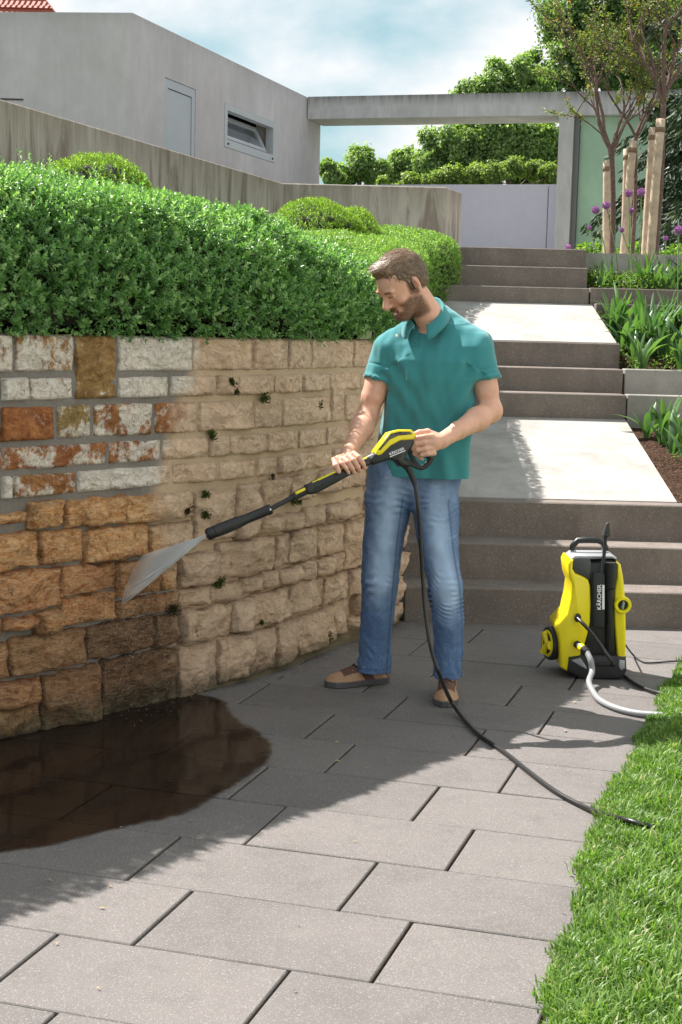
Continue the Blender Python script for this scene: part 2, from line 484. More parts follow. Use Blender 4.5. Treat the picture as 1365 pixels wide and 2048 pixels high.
# sloping terrain behind wall and stairs, joined to the upper level
yy = list(np.linspace(7.9, 13, 12)) + [14, 16, 20, 26, 40, 80, 160, 400]
xx = list(np.linspace(-300, -6, 8)) + list(np.linspace(-5, 6, 12)) + list(np.linspace(8, 300, 8))
tv = [(x, y, gz(x, y)) for y in yy for x in xx]
nX = len(xx)
terrain = mesh('terrain', tv, [(j * nX + i, j * nX + i + 1, (j + 1) * nX + i + 1, (j + 1) * nX + i) for j in range(len(yy) - 1) for i in range(nX - 1)], M_FIELD, None, True)
terrain['kind'] = 'structure'

# paving: bed with every slab an object of its own
bed = mesh('paving', [(-6, 1, -.011), (3.2, 1, -.011), (3.2, 8.2, -.011), (-6, 8.2, -.011)], [(0, 1, 2, 3)], M_SOIL)
bed['kind'] = 'structure'
PA = -.29355956
pu = Vector((math.cos(PA), math.sin(PA), 0)); pv = Vector((-math.sin(PA), math.cos(PA), 0))
SL, SW, GAP = .5885, .3735, .0065
rs = random.Random(5)
slab_meshes = []
for k in range(6):
    g = Geo(); g.box((0, 0, -.025), (SL - .0085, SW - .0045, .05), None, .003)
    o = g.build('paving_slab', M_PAVE); me = o.data; bpy.data.objects.remove(o); slab_meshes.append(me)
WALL_P = [Vector(p) for p in [(-2.6, 3.413), (-1.176, 5.133), (-.888, 5.483), (-.633, 5.793), (-.349, 6.149), (-.167, 6.48), (.03, 6.90), (.2, 7.2), (.31, 7.5), (.36, 7.9)]]
def lawn_x(y):
    ys = [2.0, 3.051, 3.662, 4.419, 4.956, 5.56, 6.228, 6.733, 7.4]; xs = [.13, .435, .593, .778, .967, 1.171, 1.387, 1.574, 1.85]
    return float(np.interp(y, ys, xs))
for row in range(-4, 14):
    vb = 3.128 + row * SW
    off = -1.435 if row % 2 == 0 else -1.040
    for k in range(-6, 9):
        u = off + SL * (k + .5) ; v = vb + SW / 2
        c = pu * u + pv * v
        if c.y < 1.7 or c.y > 7.75: continue
        if c.x < -.42 * c.y * .6 - 1.0: continue
        if c.x > lawn_x(c.y) + .45: continue
        # behind the stone wall?
        wx = float(np.interp(c.y, [p.y for p in WALL_P], [p.x for p in WALL_P]))
        if c.x < wx - .42: continue
        o = bpy.data.objects.new('paving_slab', rs.choice(slab_meshes)); COL.objects.link(o)
        o.parent = bed
        o.location = (c.x, c.y, rs.uniform(-.0015, .0015)); o.rotation_euler = (rs.gauss(0, .0012), rs.gauss(0, .0012), PA)

# puddle: thin film of water
pud = [(-.915, 3.99), (-.791, 4.06), (-.606, 4.231), (-.446, 4.37), (-.35, 4.573), (-.226, 4.911), (-.218, 5.157), (-.275, 5.317), (-.359, 5.484), (-.403, 5.628), (-.449, 5.781), (-.56, 5.87)]
pp = [Vector((x, y, 0)) for x, y in pud]
pc = spline(pp, 7)
inner = [Vector((-.60, 5.83, 0)), Vector((-.9, 5.47, 0)), Vector((-1.19, 5.115, 0)), Vector((-1.9, 4.26, 0)), Vector((-1.7, 3.6, 0)), Vector((-1.2, 3.80, 0))]
m = NT('brown rinse water'); P = m.pos()
gl = m.n('ShaderNodeBsdfGlossy'); gl.inputs['Roughness'].default_value = .06; gl.inputs['Color'].default_value = (1, 1, 1, 1)
tr = m.n('ShaderNodeBsdfTransparent')
fr = m.n('ShaderNodeFresnel'); fr.inputs['IOR'].default_value = 1.33
nb = m.bump(m.noise(P, 24, 3), .12, .004); m.l(nb, gl.inputs['Normal']); m.l(nb, fr.inputs['Normal'])
ed = m.math('MULTIPLY', m.math('ADD', m.attr('depth'), m.math('MULTIPLY', m.math('SUBTRACT', m.noise(P, 22, 5, .65), .5), .05)), 45, clamp=True)
m.put(tr.inputs['Color'], m.mix(ed, (1, 1, 1), m.mix(m.noise(P, 2.5, 5), (.52, .45, .40), (.35, .295, .255))))
ms = m.n('ShaderNodeMixShader'); m.l(m.math('MULTIPLY', m.math('MULTIPLY', fr.outputs[0], .62), ed), ms.inputs[0]); m.l(tr.outputs[0], ms.inputs[1]); m.l(gl.outputs[0], ms.inputs[2]); m.l(ms.outputs[0], m.out.inputs[0])
PO = np.array([(p.x, p.y) for p in pc + inner])
gx, gy = np.meshgrid(np.arange(-1.95, -.14, .014), np.arange(3.5, 5.98, .014)); Pq = np.stack([gx.ravel(), gy.ravel()], 1)
ins = np.zeros(len(Pq), bool); dist = np.full(len(Pq), 9.0)
for i in range(len(PO)):
    a_, b_ = PO[i], PO[(i + 1) % len(PO)]; e_ = b_ - a_
    t_ = np.clip(((Pq - a_) @ e_) / (e_ @ e_), 0, 1)
    if i < len(pc) : dist = np.minimum(dist, np.linalg.norm(Pq - a_ - t_[:, None] * e_, axis=1))
    c_ = ((a_[1] > Pq[:, 1]) != (b_[1] > Pq[:, 1])); xs_ = a_[0] + (Pq[:, 1] - a_[1]) / (e_[1] if abs(e_[1]) > 1e-9 else 1e-9) * e_[0]
    ins ^= c_ & (Pq[:, 0] < xs_)
sgd = np.where(ins, dist, -dist)
nxp, nyp = gx.shape[1], gx.shape[0]; idp = np.arange(nxp * nyp).reshape(nyp, nxp)
q = np.stack([idp[:-1, :-1], idp[:-1, 1:], idp[1:, 1:], idp[1:, :-1]], -1).reshape(-1, 4)
q = q[(sgd[q] > -.05).all(1) & (ins[q].any(1) | (dist[q] < .05).all(1))]
use = np.unique(q); rm = -np.ones(len(Pq), int); rm[use] = np.arange(len(use))
o = mesh('puddle', np.column_stack([Pq[use], np.full(len(use), .0045)]), rm[q].astype(np.int32), m.m, None, True, None, {'depth': sgd[use]})
o['kind'] = 'structure'

# ================================================================== stone retaining wall
WL2 = [0.0]
for a, b in zip(WALL_P[:-1], WALL_P[1:]): WL2.append(WL2[-1] + (b - a).length)
_sv = spline([Vector((p.x, p.y, 0)) for p in WALL_P], 10)
_sl = [0.0]
for a, b in zip(_sv[:-1], _sv[1:]): _sl.append(_sl[-1] + (b - a).length)
_k = WL2[-1] / _sl[-1]
_sx = [p.x for p in _sv]; _sy = [p.y for p in _sv]; _ss = [x * _k for x in _sl]
def wall_xy(s):
    return float(np.interp(s, _ss, _sx)), float(np.interp(s, _ss, _sy))
def wall_frame(s):
    x0, y0 = wall_xy(s - .03); x1, y1 = wall_xy(s + .03); x, y = wall_xy(s)
    if s < .03: x0, y0 = wall_xy(0)
    t = Vector((x1 - x0, y1 - y0, 0)).normalized()
    return Vector((x, y, 0)), t, Vector((t.y, -t.x, 0))
def wall_pt(s, z, d):
    p, t, n = wall_frame(s); q = p + n * d; return Vector((q.x, q.y, z))
_cz = [0, .19, .51, .58, .72, .797, .984, 1.04, 1.173, 1.278, 1.42]
_cs = [3.09, 3.085, 3.07, 2.98, 2.93, 2.95, 3.014, 3.026, 3.077, 3.151, 3.156]
def clean_of(s, z): return float(np.interp(z, _cz, _cs)) - s
def foot_of(s, z): return max(0.0, 1 - z / (.16 if s > 3.1 else .22))
def wet_of(s, z):
    w = 0.0
    if z < .62:
        w = max(0, 1 - abs(s - 2.85) / .42) * (1 - z / .62) ** .35 * 1.1
        w = max(w, max(0, min(1, (3.12 - s) * 6)) * max(0, (.36 - z) / .36) * .6)
    return min(1, w)
M_CUT = mat_stone('cut'); M_ROUGH = mat_stone('rough'); M_MORT = mat_mortar()
wall = thing('stone_wall', 'curved quarry stone retaining wall, cleaned white and orange at its left end', 'wall', (-1.2, 5.1, 0))
STONES = [(0,2.191,2.283,1.283,1.414),(0,2.296,2.555,1.283,1.414),(0,2.562,2.761,1.184,1.414),(0,2.769,3.147,1.283,1.414),(0,3.153,3.492,1.283,1.414),(0,3.498,3.752,1.283,1.414),(0,3.757,3.957,1.283,1.414),(0,3.966,4.391,1.283,1.414),(0,4.4,4.682,1.283,1.414),(0,2.113,2.23,1.184,1.268),(0,2.237,2.352,1.184,1.268),(0,2.361,2.553,1.184,1.268),(0,2.767,3.023,1.184,1.268),(0,3.034,3.278,1.184,1.268),(0,3.281,3.403,1.184,1.268),(0,3.409,3.638,1.184,1.268),(0,3.646,3.886,1.184,1.268),(0,3.895,4.153,1.184,1.268),(0,4.31,4.451,1.184,1.268),(0,4.46,4.699,1.184,1.268),(0,2.052,2.228,1.044,1.168),(0,2.236,2.469,1.044,1.168),(0,2.479,2.638,1.044,1.168),(0,2.65,2.939,1.044,1.168),(0,2.95,3.18,1.044,1.168),(0,3.188,3.505,1.044,1.168),(0,3.511,3.707,1.044,1.168),(0,3.715,4.156,1.044,1.168),(0,4.166,4.308,1.044,1.268),(0,4.319,4.517,1.044,1.168),(0,4.527,4.727,1.044,1.168),(0,2.012,2.228,0.942,1.03),(0,2.24,2.713,0.942,1.03),(0,2.725,2.988,0.942,1.03),(0,2.995,3.238,0.942,1.03),(0,3.247,3.357,0.942,1.03),(0,3.362,3.593,0.942,1.03),(0,3.6,3.856,0.942,1.03),(0,3.865,4.118,0.942,1.03),(0,4.128,4.376,0.942,1.03),(0,4.387,4.609,0.942,1.03),(0,2.091,2.231,0.846,0.929),(0,2.236,2.278,0.846,0.929),(0,2.289,2.567,0.846,0.929),(0,2.578,3.039,0.846,0.929),(0,3.047,3.295,0.846,0.929),(0,3.301,3.524,0.846,0.929),(0,3.53,3.684,0.846,0.929),(0,3.692,3.931,0.846,0.929),(0,3.94,4.192,0.846,0.929),(0,4.202,4.351,0.846,0.929),(0,4.362,4.592,0.846,0.929),(1,2.07,2.345,0.761,0.798),(1,2.352,2.511,0.733,0.828),(1,2.521,2.806,0.722,0.828),(1,2.811,3.161,0.712,0.82),(1,3.176,3.404,0.61,0.811),(1,3.411,3.549,0.687,0.823),(1,3.555,3.78,0.718,0.833),(1,3.791,4.03,0.725,0.834),(1,4.044,4.303,0.732,0.837),(1,4.318,4.527,0.731,0.837),(1,2.126,2.383,0.605,0.729),(1,2.401,2.601,0.598,0.722),(1,2.61,2.925,0.589,0.71),(1,2.932,3.169,0.578,0.701),(1,3.414,3.553,0.604,0.679),(1,3.56,3.732,0.609,0.672),(1,3.74,3.92,0.598,0.67),(1,3.929,4.118,0.595,0.679),(1,4.128,4.237,0.598,0.678),(1,4.241,4.506,0.594,0.677),(1,2.124,2.494,0.444,0.593),(1,2.503,2.759,0.475,0.581),(1,2.503,2.76,0.365,0.471),(1,2.769,2.987,0.439,0.574),(1,2.994,3.083,0.438,0.54),(1,3.088,3.303,0.437,0.569),(1,3.302,3.656,0.447,0.596),(1,3.659,3.79,0.454,0.592),(1,3.793,4.054,0.453,0.596),(1,4.058,4.324,0.448,0.584),(1,4.331,4.55,0.353,0.579),(1,2.234,2.376,0.379,0.429),(1,2.385,2.487,0.355,0.433),(1,2.116,2.226,0.356,0.434),(1,2.77,2.884,0.355,0.43),(1,2.889,3.084,0.354,0.429),(1,3.09,3.256,0.354,0.434),(1,3.258,3.445,0.357,0.43),(1,3.447,3.577,0.37,0.437),(1,3.58,3.696,0.374,0.447),(1,3.699,3.87,0.378,0.443),(1,3.874,4.03,0.366,0.446),(1,4.034,4.172,0.367,0.438),(1,4.176,4.331,0.358,0.444),(1,4.394,4.53,0.224,0.348),(1,2.128,2.26,0.218,0.346),(1,2.266,2.607,0.214,0.355),(1,2.619,2.961,0.221,0.35),(1,2.968,3.089,0.218,0.343),(1,3.097,3.167,0.21,0.347),(1,3.172,3.381,0.211,0.344),(1,3.384,3.514,0.224,0.347),(1,3.517,3.787,0.226,0.36),(1,3.789,4.117,0.229,0.368),(1,4.12,4.387,0.218,0.346),(1,4.453,4.552,0.123,0.21),(1,2.13,2.403,0.104,0.204),(1,2.412,2.686,-0.027,0.198),(1,2.693,3.087,-0.035,0.211),(1,3.092,3.306,-0.003,0.201),(1,3.308,3.491,0.013,0.212),(1,3.493,3.691,0.021,0.206),(1,3.694,3.882,0.022,0.208),(1,3.884,4.246,0.035,0.208),(1,4.248,4.384,0.058,0.212),(1,4.39,4.554,0.06,0.121),(1,2.104,2.401,0.006,0.101),(1,4.562,4.717,0.02,0.106),(1,4.729,4.85,0.02,0.106),(1,4.862,5.018,0.02,0.106),(1,4.56,4.721,0.12,0.236),(1,4.733,4.847,0.12,0.236),(1,4.859,5.018,0.12,0.236),(1,4.55,4.684,0.25,0.366),(1,4.696,4.827,0.25,0.366),(1,4.839,5.018,0.25,0.366),(1,4.55,4.712,0.38,0.496),(1,4.724,4.887,0.38,0.496),(1,4.899,5.018,0.38,0.496),(1,4.55,4.681,0.51,0.596),(1,4.693,4.816,0.51,0.596),(1,4.828,5.018,0.51,0.596),(1,4.55,4.732,0.61,0.726),(1,4.744,4.919,0.61,0.726),(1,4.931,5.018,0.61,0.726),(1,4.55,4.662,0.74,0.816),(1,4.674,4.86,0.74,0.816),(1,4.872,5.018,0.74,0.816),(0,4.7,4.875,1.283,1.414),(0,4.887,5.018,1.283,1.414),(0,1.902,2.179,1.283,1.414),(0,1.688,1.89,1.283,1.414),(0,1.418,1.676,1.283,1.414),(0,1.198,1.406,1.283,1.414),(0,0.936,1.186,1.283,1.414),(0,0.695,0.924,1.283,1.414),(0,0.4,0.683,1.283,1.414),(0,0.221,0.388,1.283,1.414),(0,0.01,0.209,1.283,1.414),(0,4.707,4.852,1.184,1.268),(0,4.864,5.018,1.184,1.268),(0,1.917,2.101,1.184,1.268),(0,1.663,1.905,1.184,1.268),(0,1.394,1.651,1.184,1.268),(0,1.114,1.382,1.184,1.268),(0,0.895,1.102,1.184,1.268),(0,0.618,0.883,1.184,1.268),(0,0.378,0.606,1.184,1.268),(0,0.143,0.366,1.184,1.268),(0,-0.074,0.131,1.184,1.268),(0,4.735,4.871,1.044,1.168),(0,4.883,5.018,1.044,1.168),(0,1.764,2.04,1.044,1.168),(0,1.6,1.752,1.044,1.168),(0,1.401,1.588,1.044,1.168),(0,1.156,1.389,1.044,1.168),(0,0.898,1.144,1.044,1.168),(0,0.641,0.886,1.044,1.168),(0,0.435,0.629,1.044,1.168),(0,0.199,0.423,1.044,1.168),(0,-0.041,0.187,1.044,1.168),(0,4.7,4.858,0.942,1.03),(0,4.87,5.018,0.942,1.03),(0,1.763,2,0.942,1.03),(0,1.465,1.751,0.942,1.03),(0,1.268,1.453,0.942,1.03),(0,1.09,1.256,0.942,1.03),(0,0.863,1.078,0.942,1.03),(0,0.613,0.851,0.942,1.03),(0,0.386,0.601,0.942,1.03),(0,0.177,0.374,0.942,1.03),(0,0.008,0.165,0.942,1.03),(0,4.7,4.938,0.846,0.929),(0,4.95,5.018,0.846,0.929),(0,1.871,2.079,0.846,0.929),(0,1.653,1.859,0.846,0.929),(0,1.476,1.641,0.846,0.929),(0,1.232,1.464,0.846,0.929),(0,0.965,1.22,0.846,0.929),(0,0.752,0.953,0.846,0.929),(0,0.51,0.74,0.846,0.929),(0,0.273,0.498,0.846,0.929),(0,-0.016,0.261,0.846,0.929),(1,1.883,2.096,0.02,0.136),(1,1.543,1.869,0.02,0.136),(1,1.314,1.529,0.02,0.136),(1,1.122,1.3,0.02,0.136),(1,0.846,1.108,0.02,0.136),(1,0.661,0.832,0.02,0.136),(1,0.449,0.647,0.02,0.136),(1,0.204,0.435,0.02,0.136),(1,1.922,2.122,0.15,0.316),(1,1.632,1.908,0.15,0.316),(1,1.295,1.618,0.15,0.316),(1,1.06,1.281,0.15,0.316),(1,0.823,1.046,0.15,0.316),(1,0.621,0.809,0.15,0.316),(1,0.303,0.607,0.15,0.316),(1,0.062,0.289,0.15,0.316),(1,1.902,2.108,0.33,0.496),(1,1.584,1.888,0.33,0.496),(1,1.295,1.57,0.33,0.496),(1,1.098,1.281,0.33,0.496),(1,0.762,1.084,0.33,0.496),(1,0.453,0.748,0.33,0.496),(1,0.229,0.439,0.33,0.496),(1,-0.052,0.215,0.33,0.496),(1,1.926,2.106,0.51,0.676),(1,1.698,1.912,0.51,0.676),(1,1.361,1.684,0.51,0.676),(1,1.098,1.347,0.51,0.676),(1,0.83,1.084,0.51,0.676),(1,0.648,0.816,0.51,0.676),(1,0.402,0.634,0.51,0.676),(1,0.129,0.388,0.51,0.676),(1,1.904,2.118,0.69,0.75),(1,1.629,1.89,0.69,0.776),(1,1.428,1.615,0.69,0.776),(1,1.147,1.414,0.69,0.776),(1,0.914,1.133,0.69,0.776),(1,0.677,0.9,0.69,0.776),(1,0.35,0.663,0.69,0.776),(1,0.073,0.336,0.69,0.776),(1,1.662,1.832,0.79,0.816),(1,1.473,1.648,0.79,0.816),(1,1.185,1.459,0.79,0.816),(1,0.85,1.171,0.79,0.816),(1,0.63,0.836,0.79,0.816),(1,0.377,0.616,0.79,0.816),(1,0.102,0.363,0.79,0.816)]

rw = random.Random(11)
RUST = {0: (.5, .5), 1: (.55, .55), 2: (.80, .75), 3: (0, .9), 4: (.05, .9), 9: (.3, .6), 10: (.26, .8), 11: (.42, .6), 12: (.02, .9), 13: (.04, .9), 20: (.6, .1), 21: (.80, .05), 22: (.62, 1), 23: (.56, .25), 24: (.66, .1), 31: (.6, .2), 32: (.60, .10), 33: (.56, .05), 41: (.4, .3), 42: (.2, .3), 43: (.66, .3), 44: (.24, .2)}
for si, (kd, s0, s1, z0, z1) in enumerate(STONES):
    if s0 > 2.0:
        ex = .002 if kd == 0 else .0045
        s0 -= ex; s1 += ex; z0 -= ex * .7; z1 += ex * .7
    w, h = s1 - s0, z1 - z0
    fcs = [(rw.uniform(0, 6.283), rw.uniform(.10, .75) if kd else rw.uniform(.05, .35), rw.uniform(-.25, .45)) for _q in range(12)]
    cell = .0115 if s0 > 2.0 else .04
    nx = max(4, min(34, int(w / cell))); nz = max(4, min(20, int(h / cell)))
    base_d = rw.uniform(.012, .024) if kd == 0 else rw.uniform(.022, .06)
    sd = Vector((rw.uniform(0, 50), rw.uniform(0, 50), rw.uniform(0, 50)))
    vs = []; at_c = []; at_f = []; at_w = []; at_e = []
    edge = .006 if kd == 0 else .009
    jit = .002 if kd == 0 else .011
    tlt_s = rw.uniform(-.05, .05) * (1 if kd else .4); tlt_z = rw.uniform(-.07, .07) * (1 if kd else .4)
    for j in range(nz + 1):
        for i in range(nx + 1):
            fx, fz = i / nx, j / nz
            # denser at borders
            fx = fx + .06 * math.sin(2 * math.pi * fx) * -1 * .9; fz = fz - .05 * math.sin(2 * math.pi * fz)
            s = s0 + w * fx; z = z0 + h * fz
            e = min(min(fx, 1 - fx) * w, min(fz, 1 - fz) * h)
            q = Vector((s, z, 0))
            rough = mnoise.fractal(q * 11 + sd, .8, 2.2, 5)
            rid = 1 - 2 * abs(mnoise.noise(q * 13 + sd * 1.7)) + .6 * (1 - 2 * abs(mnoise.noise(q * 29 + sd)))
            t = min(1, e / edge); prof = 1 - (1 - t) ** 2.2
            qx, qz = (fx - .5) * w, (fz - .5) * h
            fac = min(0.0, min(cc * .05 + .010 - sl * (qx * math.cos(an) + qz * math.sin(an)) for an, sl, cc in fcs))
            fac = max(fac, -base_d * .75)
            lay = .004 * math.copysign(abs(mnoise.noise(Vector((s * 5, z * 60, 0)) + sd)) ** .5, mnoise.noise(Vector((s * 5, z * 60, 0)) + sd))
            d = prof * (base_d + fac + (.006 if kd == 0 else .009) * rough + (.003 if kd == 0 else .008) * (rid - .3) + (0 if kd == 0 else lay) + tlt_s * (fx - .5) * w + tlt_z * (fz - .5) * h)
            d = max(d, .004 * prof) - .016 * (1 - prof)
            bj = 1 - min(1, e / .03)
            s2 = s + jit * bj * mnoise.noise(q * 16 + sd); z2 = z + jit * bj * mnoise.noise(q * 16 - sd)
            p = wall_pt(s2, z2, d)
            vs.append(p); at_e.append(max(0.0, 1 - e / (.014 if kd == 0 else .024))); at_c.append(clean_of(s2, z2)); at_f.append(foot_of(s2, z2)); at_w.append(wet_of(s2, z2))
    n1 = nx + 1
    fs = [(j * n1 + i, j * n1 + i + 1, (j + 1) * n1 + i + 1, (j + 1) * n1 + i) for j in range(nz) for i in range(nx)]
    # sides running back into the mortar
    ring = [i for i in range(n1)] + [j * n1 + nx for j in range(1, nz + 1)] + [nz * n1 + i for i in range(nx - 1, -1, -1)] + [j * n1 for j in range(nz - 1, 0, -1)]
    b0 = len(vs)
    for r_ in ring:
        p = vs[r_]; _, _, nn = wall_frame((s0 + s1) / 2)
        vs.append(p - nn * .06); at_e.append(1.0); at_c.append(at_c[r_]); at_f.append(at_f[r_]); at_w.append(at_w[r_])
    L = len(ring)
    fs += [(ring[(k + 1) % L], ring[k], b0 + k, b0 + (k + 1) % L) for k in range(L)]
    o = mesh('stone', vs, fs, M_CUT if kd == 0 else M_ROUGH, wall, True, None, {'clean': at_c, 'foot': at_f, 'wet': at_w, 'rim': at_e})
    zm = (z0 + z1) / 2; sm = (s0 + s1) / 2
    if kd == 0:
        rust = rw.uniform(.0, .3)
        if zm < 1.17: rust = rw.uniform(.35, .8)
        if 1.04 < z0 < 1.05 and s1 < 2.6: rust = 1.0
        if sm > 2.75 and zm > 1.18: rust = 0.02
        if zm < .94 and sm > 2.6: rust = .25
        oc = rw.uniform(0, .25) if zm < 1.17 else rw.uniform(.5, 1)
        if z1 - z0 > .2: rust = .95; oc = .8
        elif zm > 1.28 and sm < 2.6: rust = .62; oc = .7
        if si in RUST: rust, oc = RUST[si]
        o.color = (rust, rw.random() * .8, oc, 1)
    else:
        dk = 0.0
        if zm < .40 and sm < 3.1: dk = rw.uniform(.25, .5)
        if zm < .3 and 2.6 < sm < 3.1: dk = .85
        if zm < .3 and 2.3 < sm < 2.6: dk = .6
        if sm > 3.1: dk = rw.random() * .8
        o.color = (0, dk, rw.uniform(.1, 1), 1)
# mortar body with top and back
S_END = 5.12
ns = 150; nzm = 44
vs = []; ac = []; af = []; aw = []
for j in range(nzm + 1):
    z = -.02 + 1.425 * j / nzm
    for i in range(ns + 1):
        s = S_END * i / ns
        q = Vector((s, z, 3))
        d = (-.010 if s < 3.1 else -.011) + .008 * mnoise.fractal(q * 14, 1, 2, 3)
        if z > .80: d += .010
        if z < .03: d += .012 + .010 * mnoise.noise(q * 20)
        vs.append(wall_pt(s, z, d)); ac.append(clean_of(s, z)); af.append(foot_of(s, z) * 1.1); aw.append(0)
n1 = ns + 1
fs = [(j * n1 + i, j * n1 + i + 1, (j + 1) * n1 + i + 1, (j + 1) * n1 + i) for j in range(nzm) for i in range(ns)]
b0 = len(vs)
for j, z in ((0, -.02), (1, 1.405)):
    for i in range(ns + 1):
        s = S_END * i / ns; vs.append(wall_pt(s, z, -.28)); ac.append(clean_of(s, z)); af.append(0); aw.append(0)
fs += [(nzm * n1 + i, nzm * n1 + i + 1, b0 + n1 + i + 1, b0 + n1 + i) for i in range(ns)]
fs += [(b0 + i + 1, b0 + i, b0 + n1 + i, b0 + n1 + i + 1) for i in range(ns)]
fs.append(tuple([j * n1 + ns for j in range(nzm + 1)] + [b0 + n1 + ns, b0 + ns]))
mesh('mortar', vs, fs, M_MORT, wall, True, None, {'clean': ac, 'foot': af, 'wet': aw})

# ================================================================== garden stairs
SX0, SX1 = .05, 2.9
stairs = thing('garden_stairs', 'long grey granite stairs in three flights with two sloping landings', 'stairs', (1.2, 7.5, 0))
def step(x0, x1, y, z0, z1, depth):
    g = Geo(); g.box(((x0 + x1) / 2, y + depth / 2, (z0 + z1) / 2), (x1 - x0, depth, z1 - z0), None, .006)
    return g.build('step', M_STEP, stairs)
LFT = .33
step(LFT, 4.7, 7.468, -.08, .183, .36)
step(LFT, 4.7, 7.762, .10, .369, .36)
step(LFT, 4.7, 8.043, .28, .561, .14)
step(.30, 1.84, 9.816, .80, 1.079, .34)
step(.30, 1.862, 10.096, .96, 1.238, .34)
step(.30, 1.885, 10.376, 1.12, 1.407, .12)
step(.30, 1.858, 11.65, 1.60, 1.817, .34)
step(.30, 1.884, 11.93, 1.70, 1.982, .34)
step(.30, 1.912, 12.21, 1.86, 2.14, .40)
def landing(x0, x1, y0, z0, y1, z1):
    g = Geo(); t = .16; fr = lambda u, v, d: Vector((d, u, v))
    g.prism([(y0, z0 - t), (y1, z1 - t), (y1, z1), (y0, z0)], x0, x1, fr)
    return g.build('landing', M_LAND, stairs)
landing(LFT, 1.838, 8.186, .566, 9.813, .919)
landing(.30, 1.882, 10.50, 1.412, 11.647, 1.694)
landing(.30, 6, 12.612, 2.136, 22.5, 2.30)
# edging stones that carry the risers on to the right
def edging(label, parts, loc):
    t = thing('edging_block', label, 'edging', loc)
    for (x0, x1, y, z0, z1, mt) in parts:
        x = x0
        while x < x1:
            e = min(x + 1.0, x1)
            Geo().box(((x + e) / 2, y + .06, (z0 + z1) / 2), (e - x - .006, .12, z1 - z0), None, .005).build('block', mt, t); x = e
edging('low pale concrete edging beside the second step of the middle flight', [(1.872, 4.6, 10.10, .95, 1.242, M_EDGE)], (1.9, 10.1, 1.0))
edging('lowest pale concrete edging beside the middle flight of steps', [(1.846, 4.6, 9.82, .78, 1.082, M_EDGE)], (1.9, 9.82, .9))
edging('dark concrete edging running right from the upper flight', [(1.868, 4.8, 11.66, 1.62, 1.822, M_STEP)], (1.9, 11.6, 1.6))
edging('lower kerb under the dark upper edging, half buried in the bed', [(1.89, 4.8, 11.50, 1.5, 1.70, M_STEP)], (1.9, 11.4, 1.5))

# planting beds (soil)
def bedmesh(x0, x1, y0, y1, z0, z1, seed, nx=40, ny=30):
    return sheet('planting_bed', x0, x1, y0, y1, nx, ny, lambda x, y: z0 + (z1 - z0) * (y - y0) / (y1 - y0) + .035 * mnoise.fractal(Vector((x * 3, y * 3, seed)), 1, 2, 4) - .03, M_SOIL)
bedmesh(1.83, 4.8, 8.1, 9.82, .56, .90, 1)
bedmesh(1.86, 4.8, 10.22, 11.5, 1.21, 1.58, 2)
bedmesh(1.88, 6.5, 11.78, 14.6, 1.83, 2.05, 3)
def bed_left(x, y):
    # behind the stone wall, rising to the parapet
    return float(np.interp(y - .1 * x, [4.0, 7.5, 9, 11, 13], [1.33, 1.36, 1.55, 1.9, 2.15]))
nb_ = 26
vs = []
for j in range(nb_):
    f_ = j / (nb_ - 1)
    for i in range(60):
        s = 5.05 * i / 59
        p = wall_pt(s, 0, -.27)
        q = Vector((-2.6 + (p.y - 3.4) * .32 - .2, p.y + 6.0, 0)) if False else Vector((np.interp(s, [0, 2.2, 5.05], [-4.0, -2.1, .40]), np.interp(s, [0, 2.2, 5.05], [5.5, 9.3, 13.0]), 0))
        c = p.lerp(q, f_)
        z = 1.36 + .86 * (f_ ** 1.0) + .01 * mnoise.noise(c * 5)
        vs.append((c.x, c.y, z))
fs = [(j * 60 + i, j * 60 + i + 1, (j + 1) * 60 + i + 1, (j + 1) * 60 + i) for j in range(nb_ - 1) for i in range(59)]
o = mesh('planting_bed', vs, fs, M_SOIL, None, True); o['kind'] = 'structure'

# ================================================================== concrete house, parapet walls, portal
ba = 1.2723798
bu = Vector((math.cos(ba), math.sin(ba), 0)); bn = Vector((bu.y, -bu.x, 0))     # bn points right / towards stairs
H0 = Vector((-2.344, 16.445, 0))
house = thing('concrete_house', 'flat roofed raw concrete house with a grey door and one tilted window', 'house', H0)
fr = lambda u, v, d: H0 + bu * u + bn * d + Vector((0, 0, v))
ROOF = 4.73; LEN = 6.45
# facade with openings (window u 2.66..4.55 , z 3.66..4.19 ; door u .86..1.75 up to 4.205)
g = Geo(); T = -.28
wx0, wx1, wz0, wz1 = 2.665, 4.52, 3.66, 4.195
dx0, dx1, dz1 = .87, 1.755, 4.207
for (a, b, c, d) in [(0, dx0, 1.9, ROOF), (dx0, dx1, dz1, ROOF), (dx1, wx0, 1.9, ROOF), (wx0, wx1, wz1, ROOF), (wx0, wx1, 1.9, wz0), (wx1, LEN, 1.9, ROOF)]:
    g.prism([(a, c), (b, c), (b, d), (a, d)], T, 0, fr)
g.build('wall', M_BLDG, house)
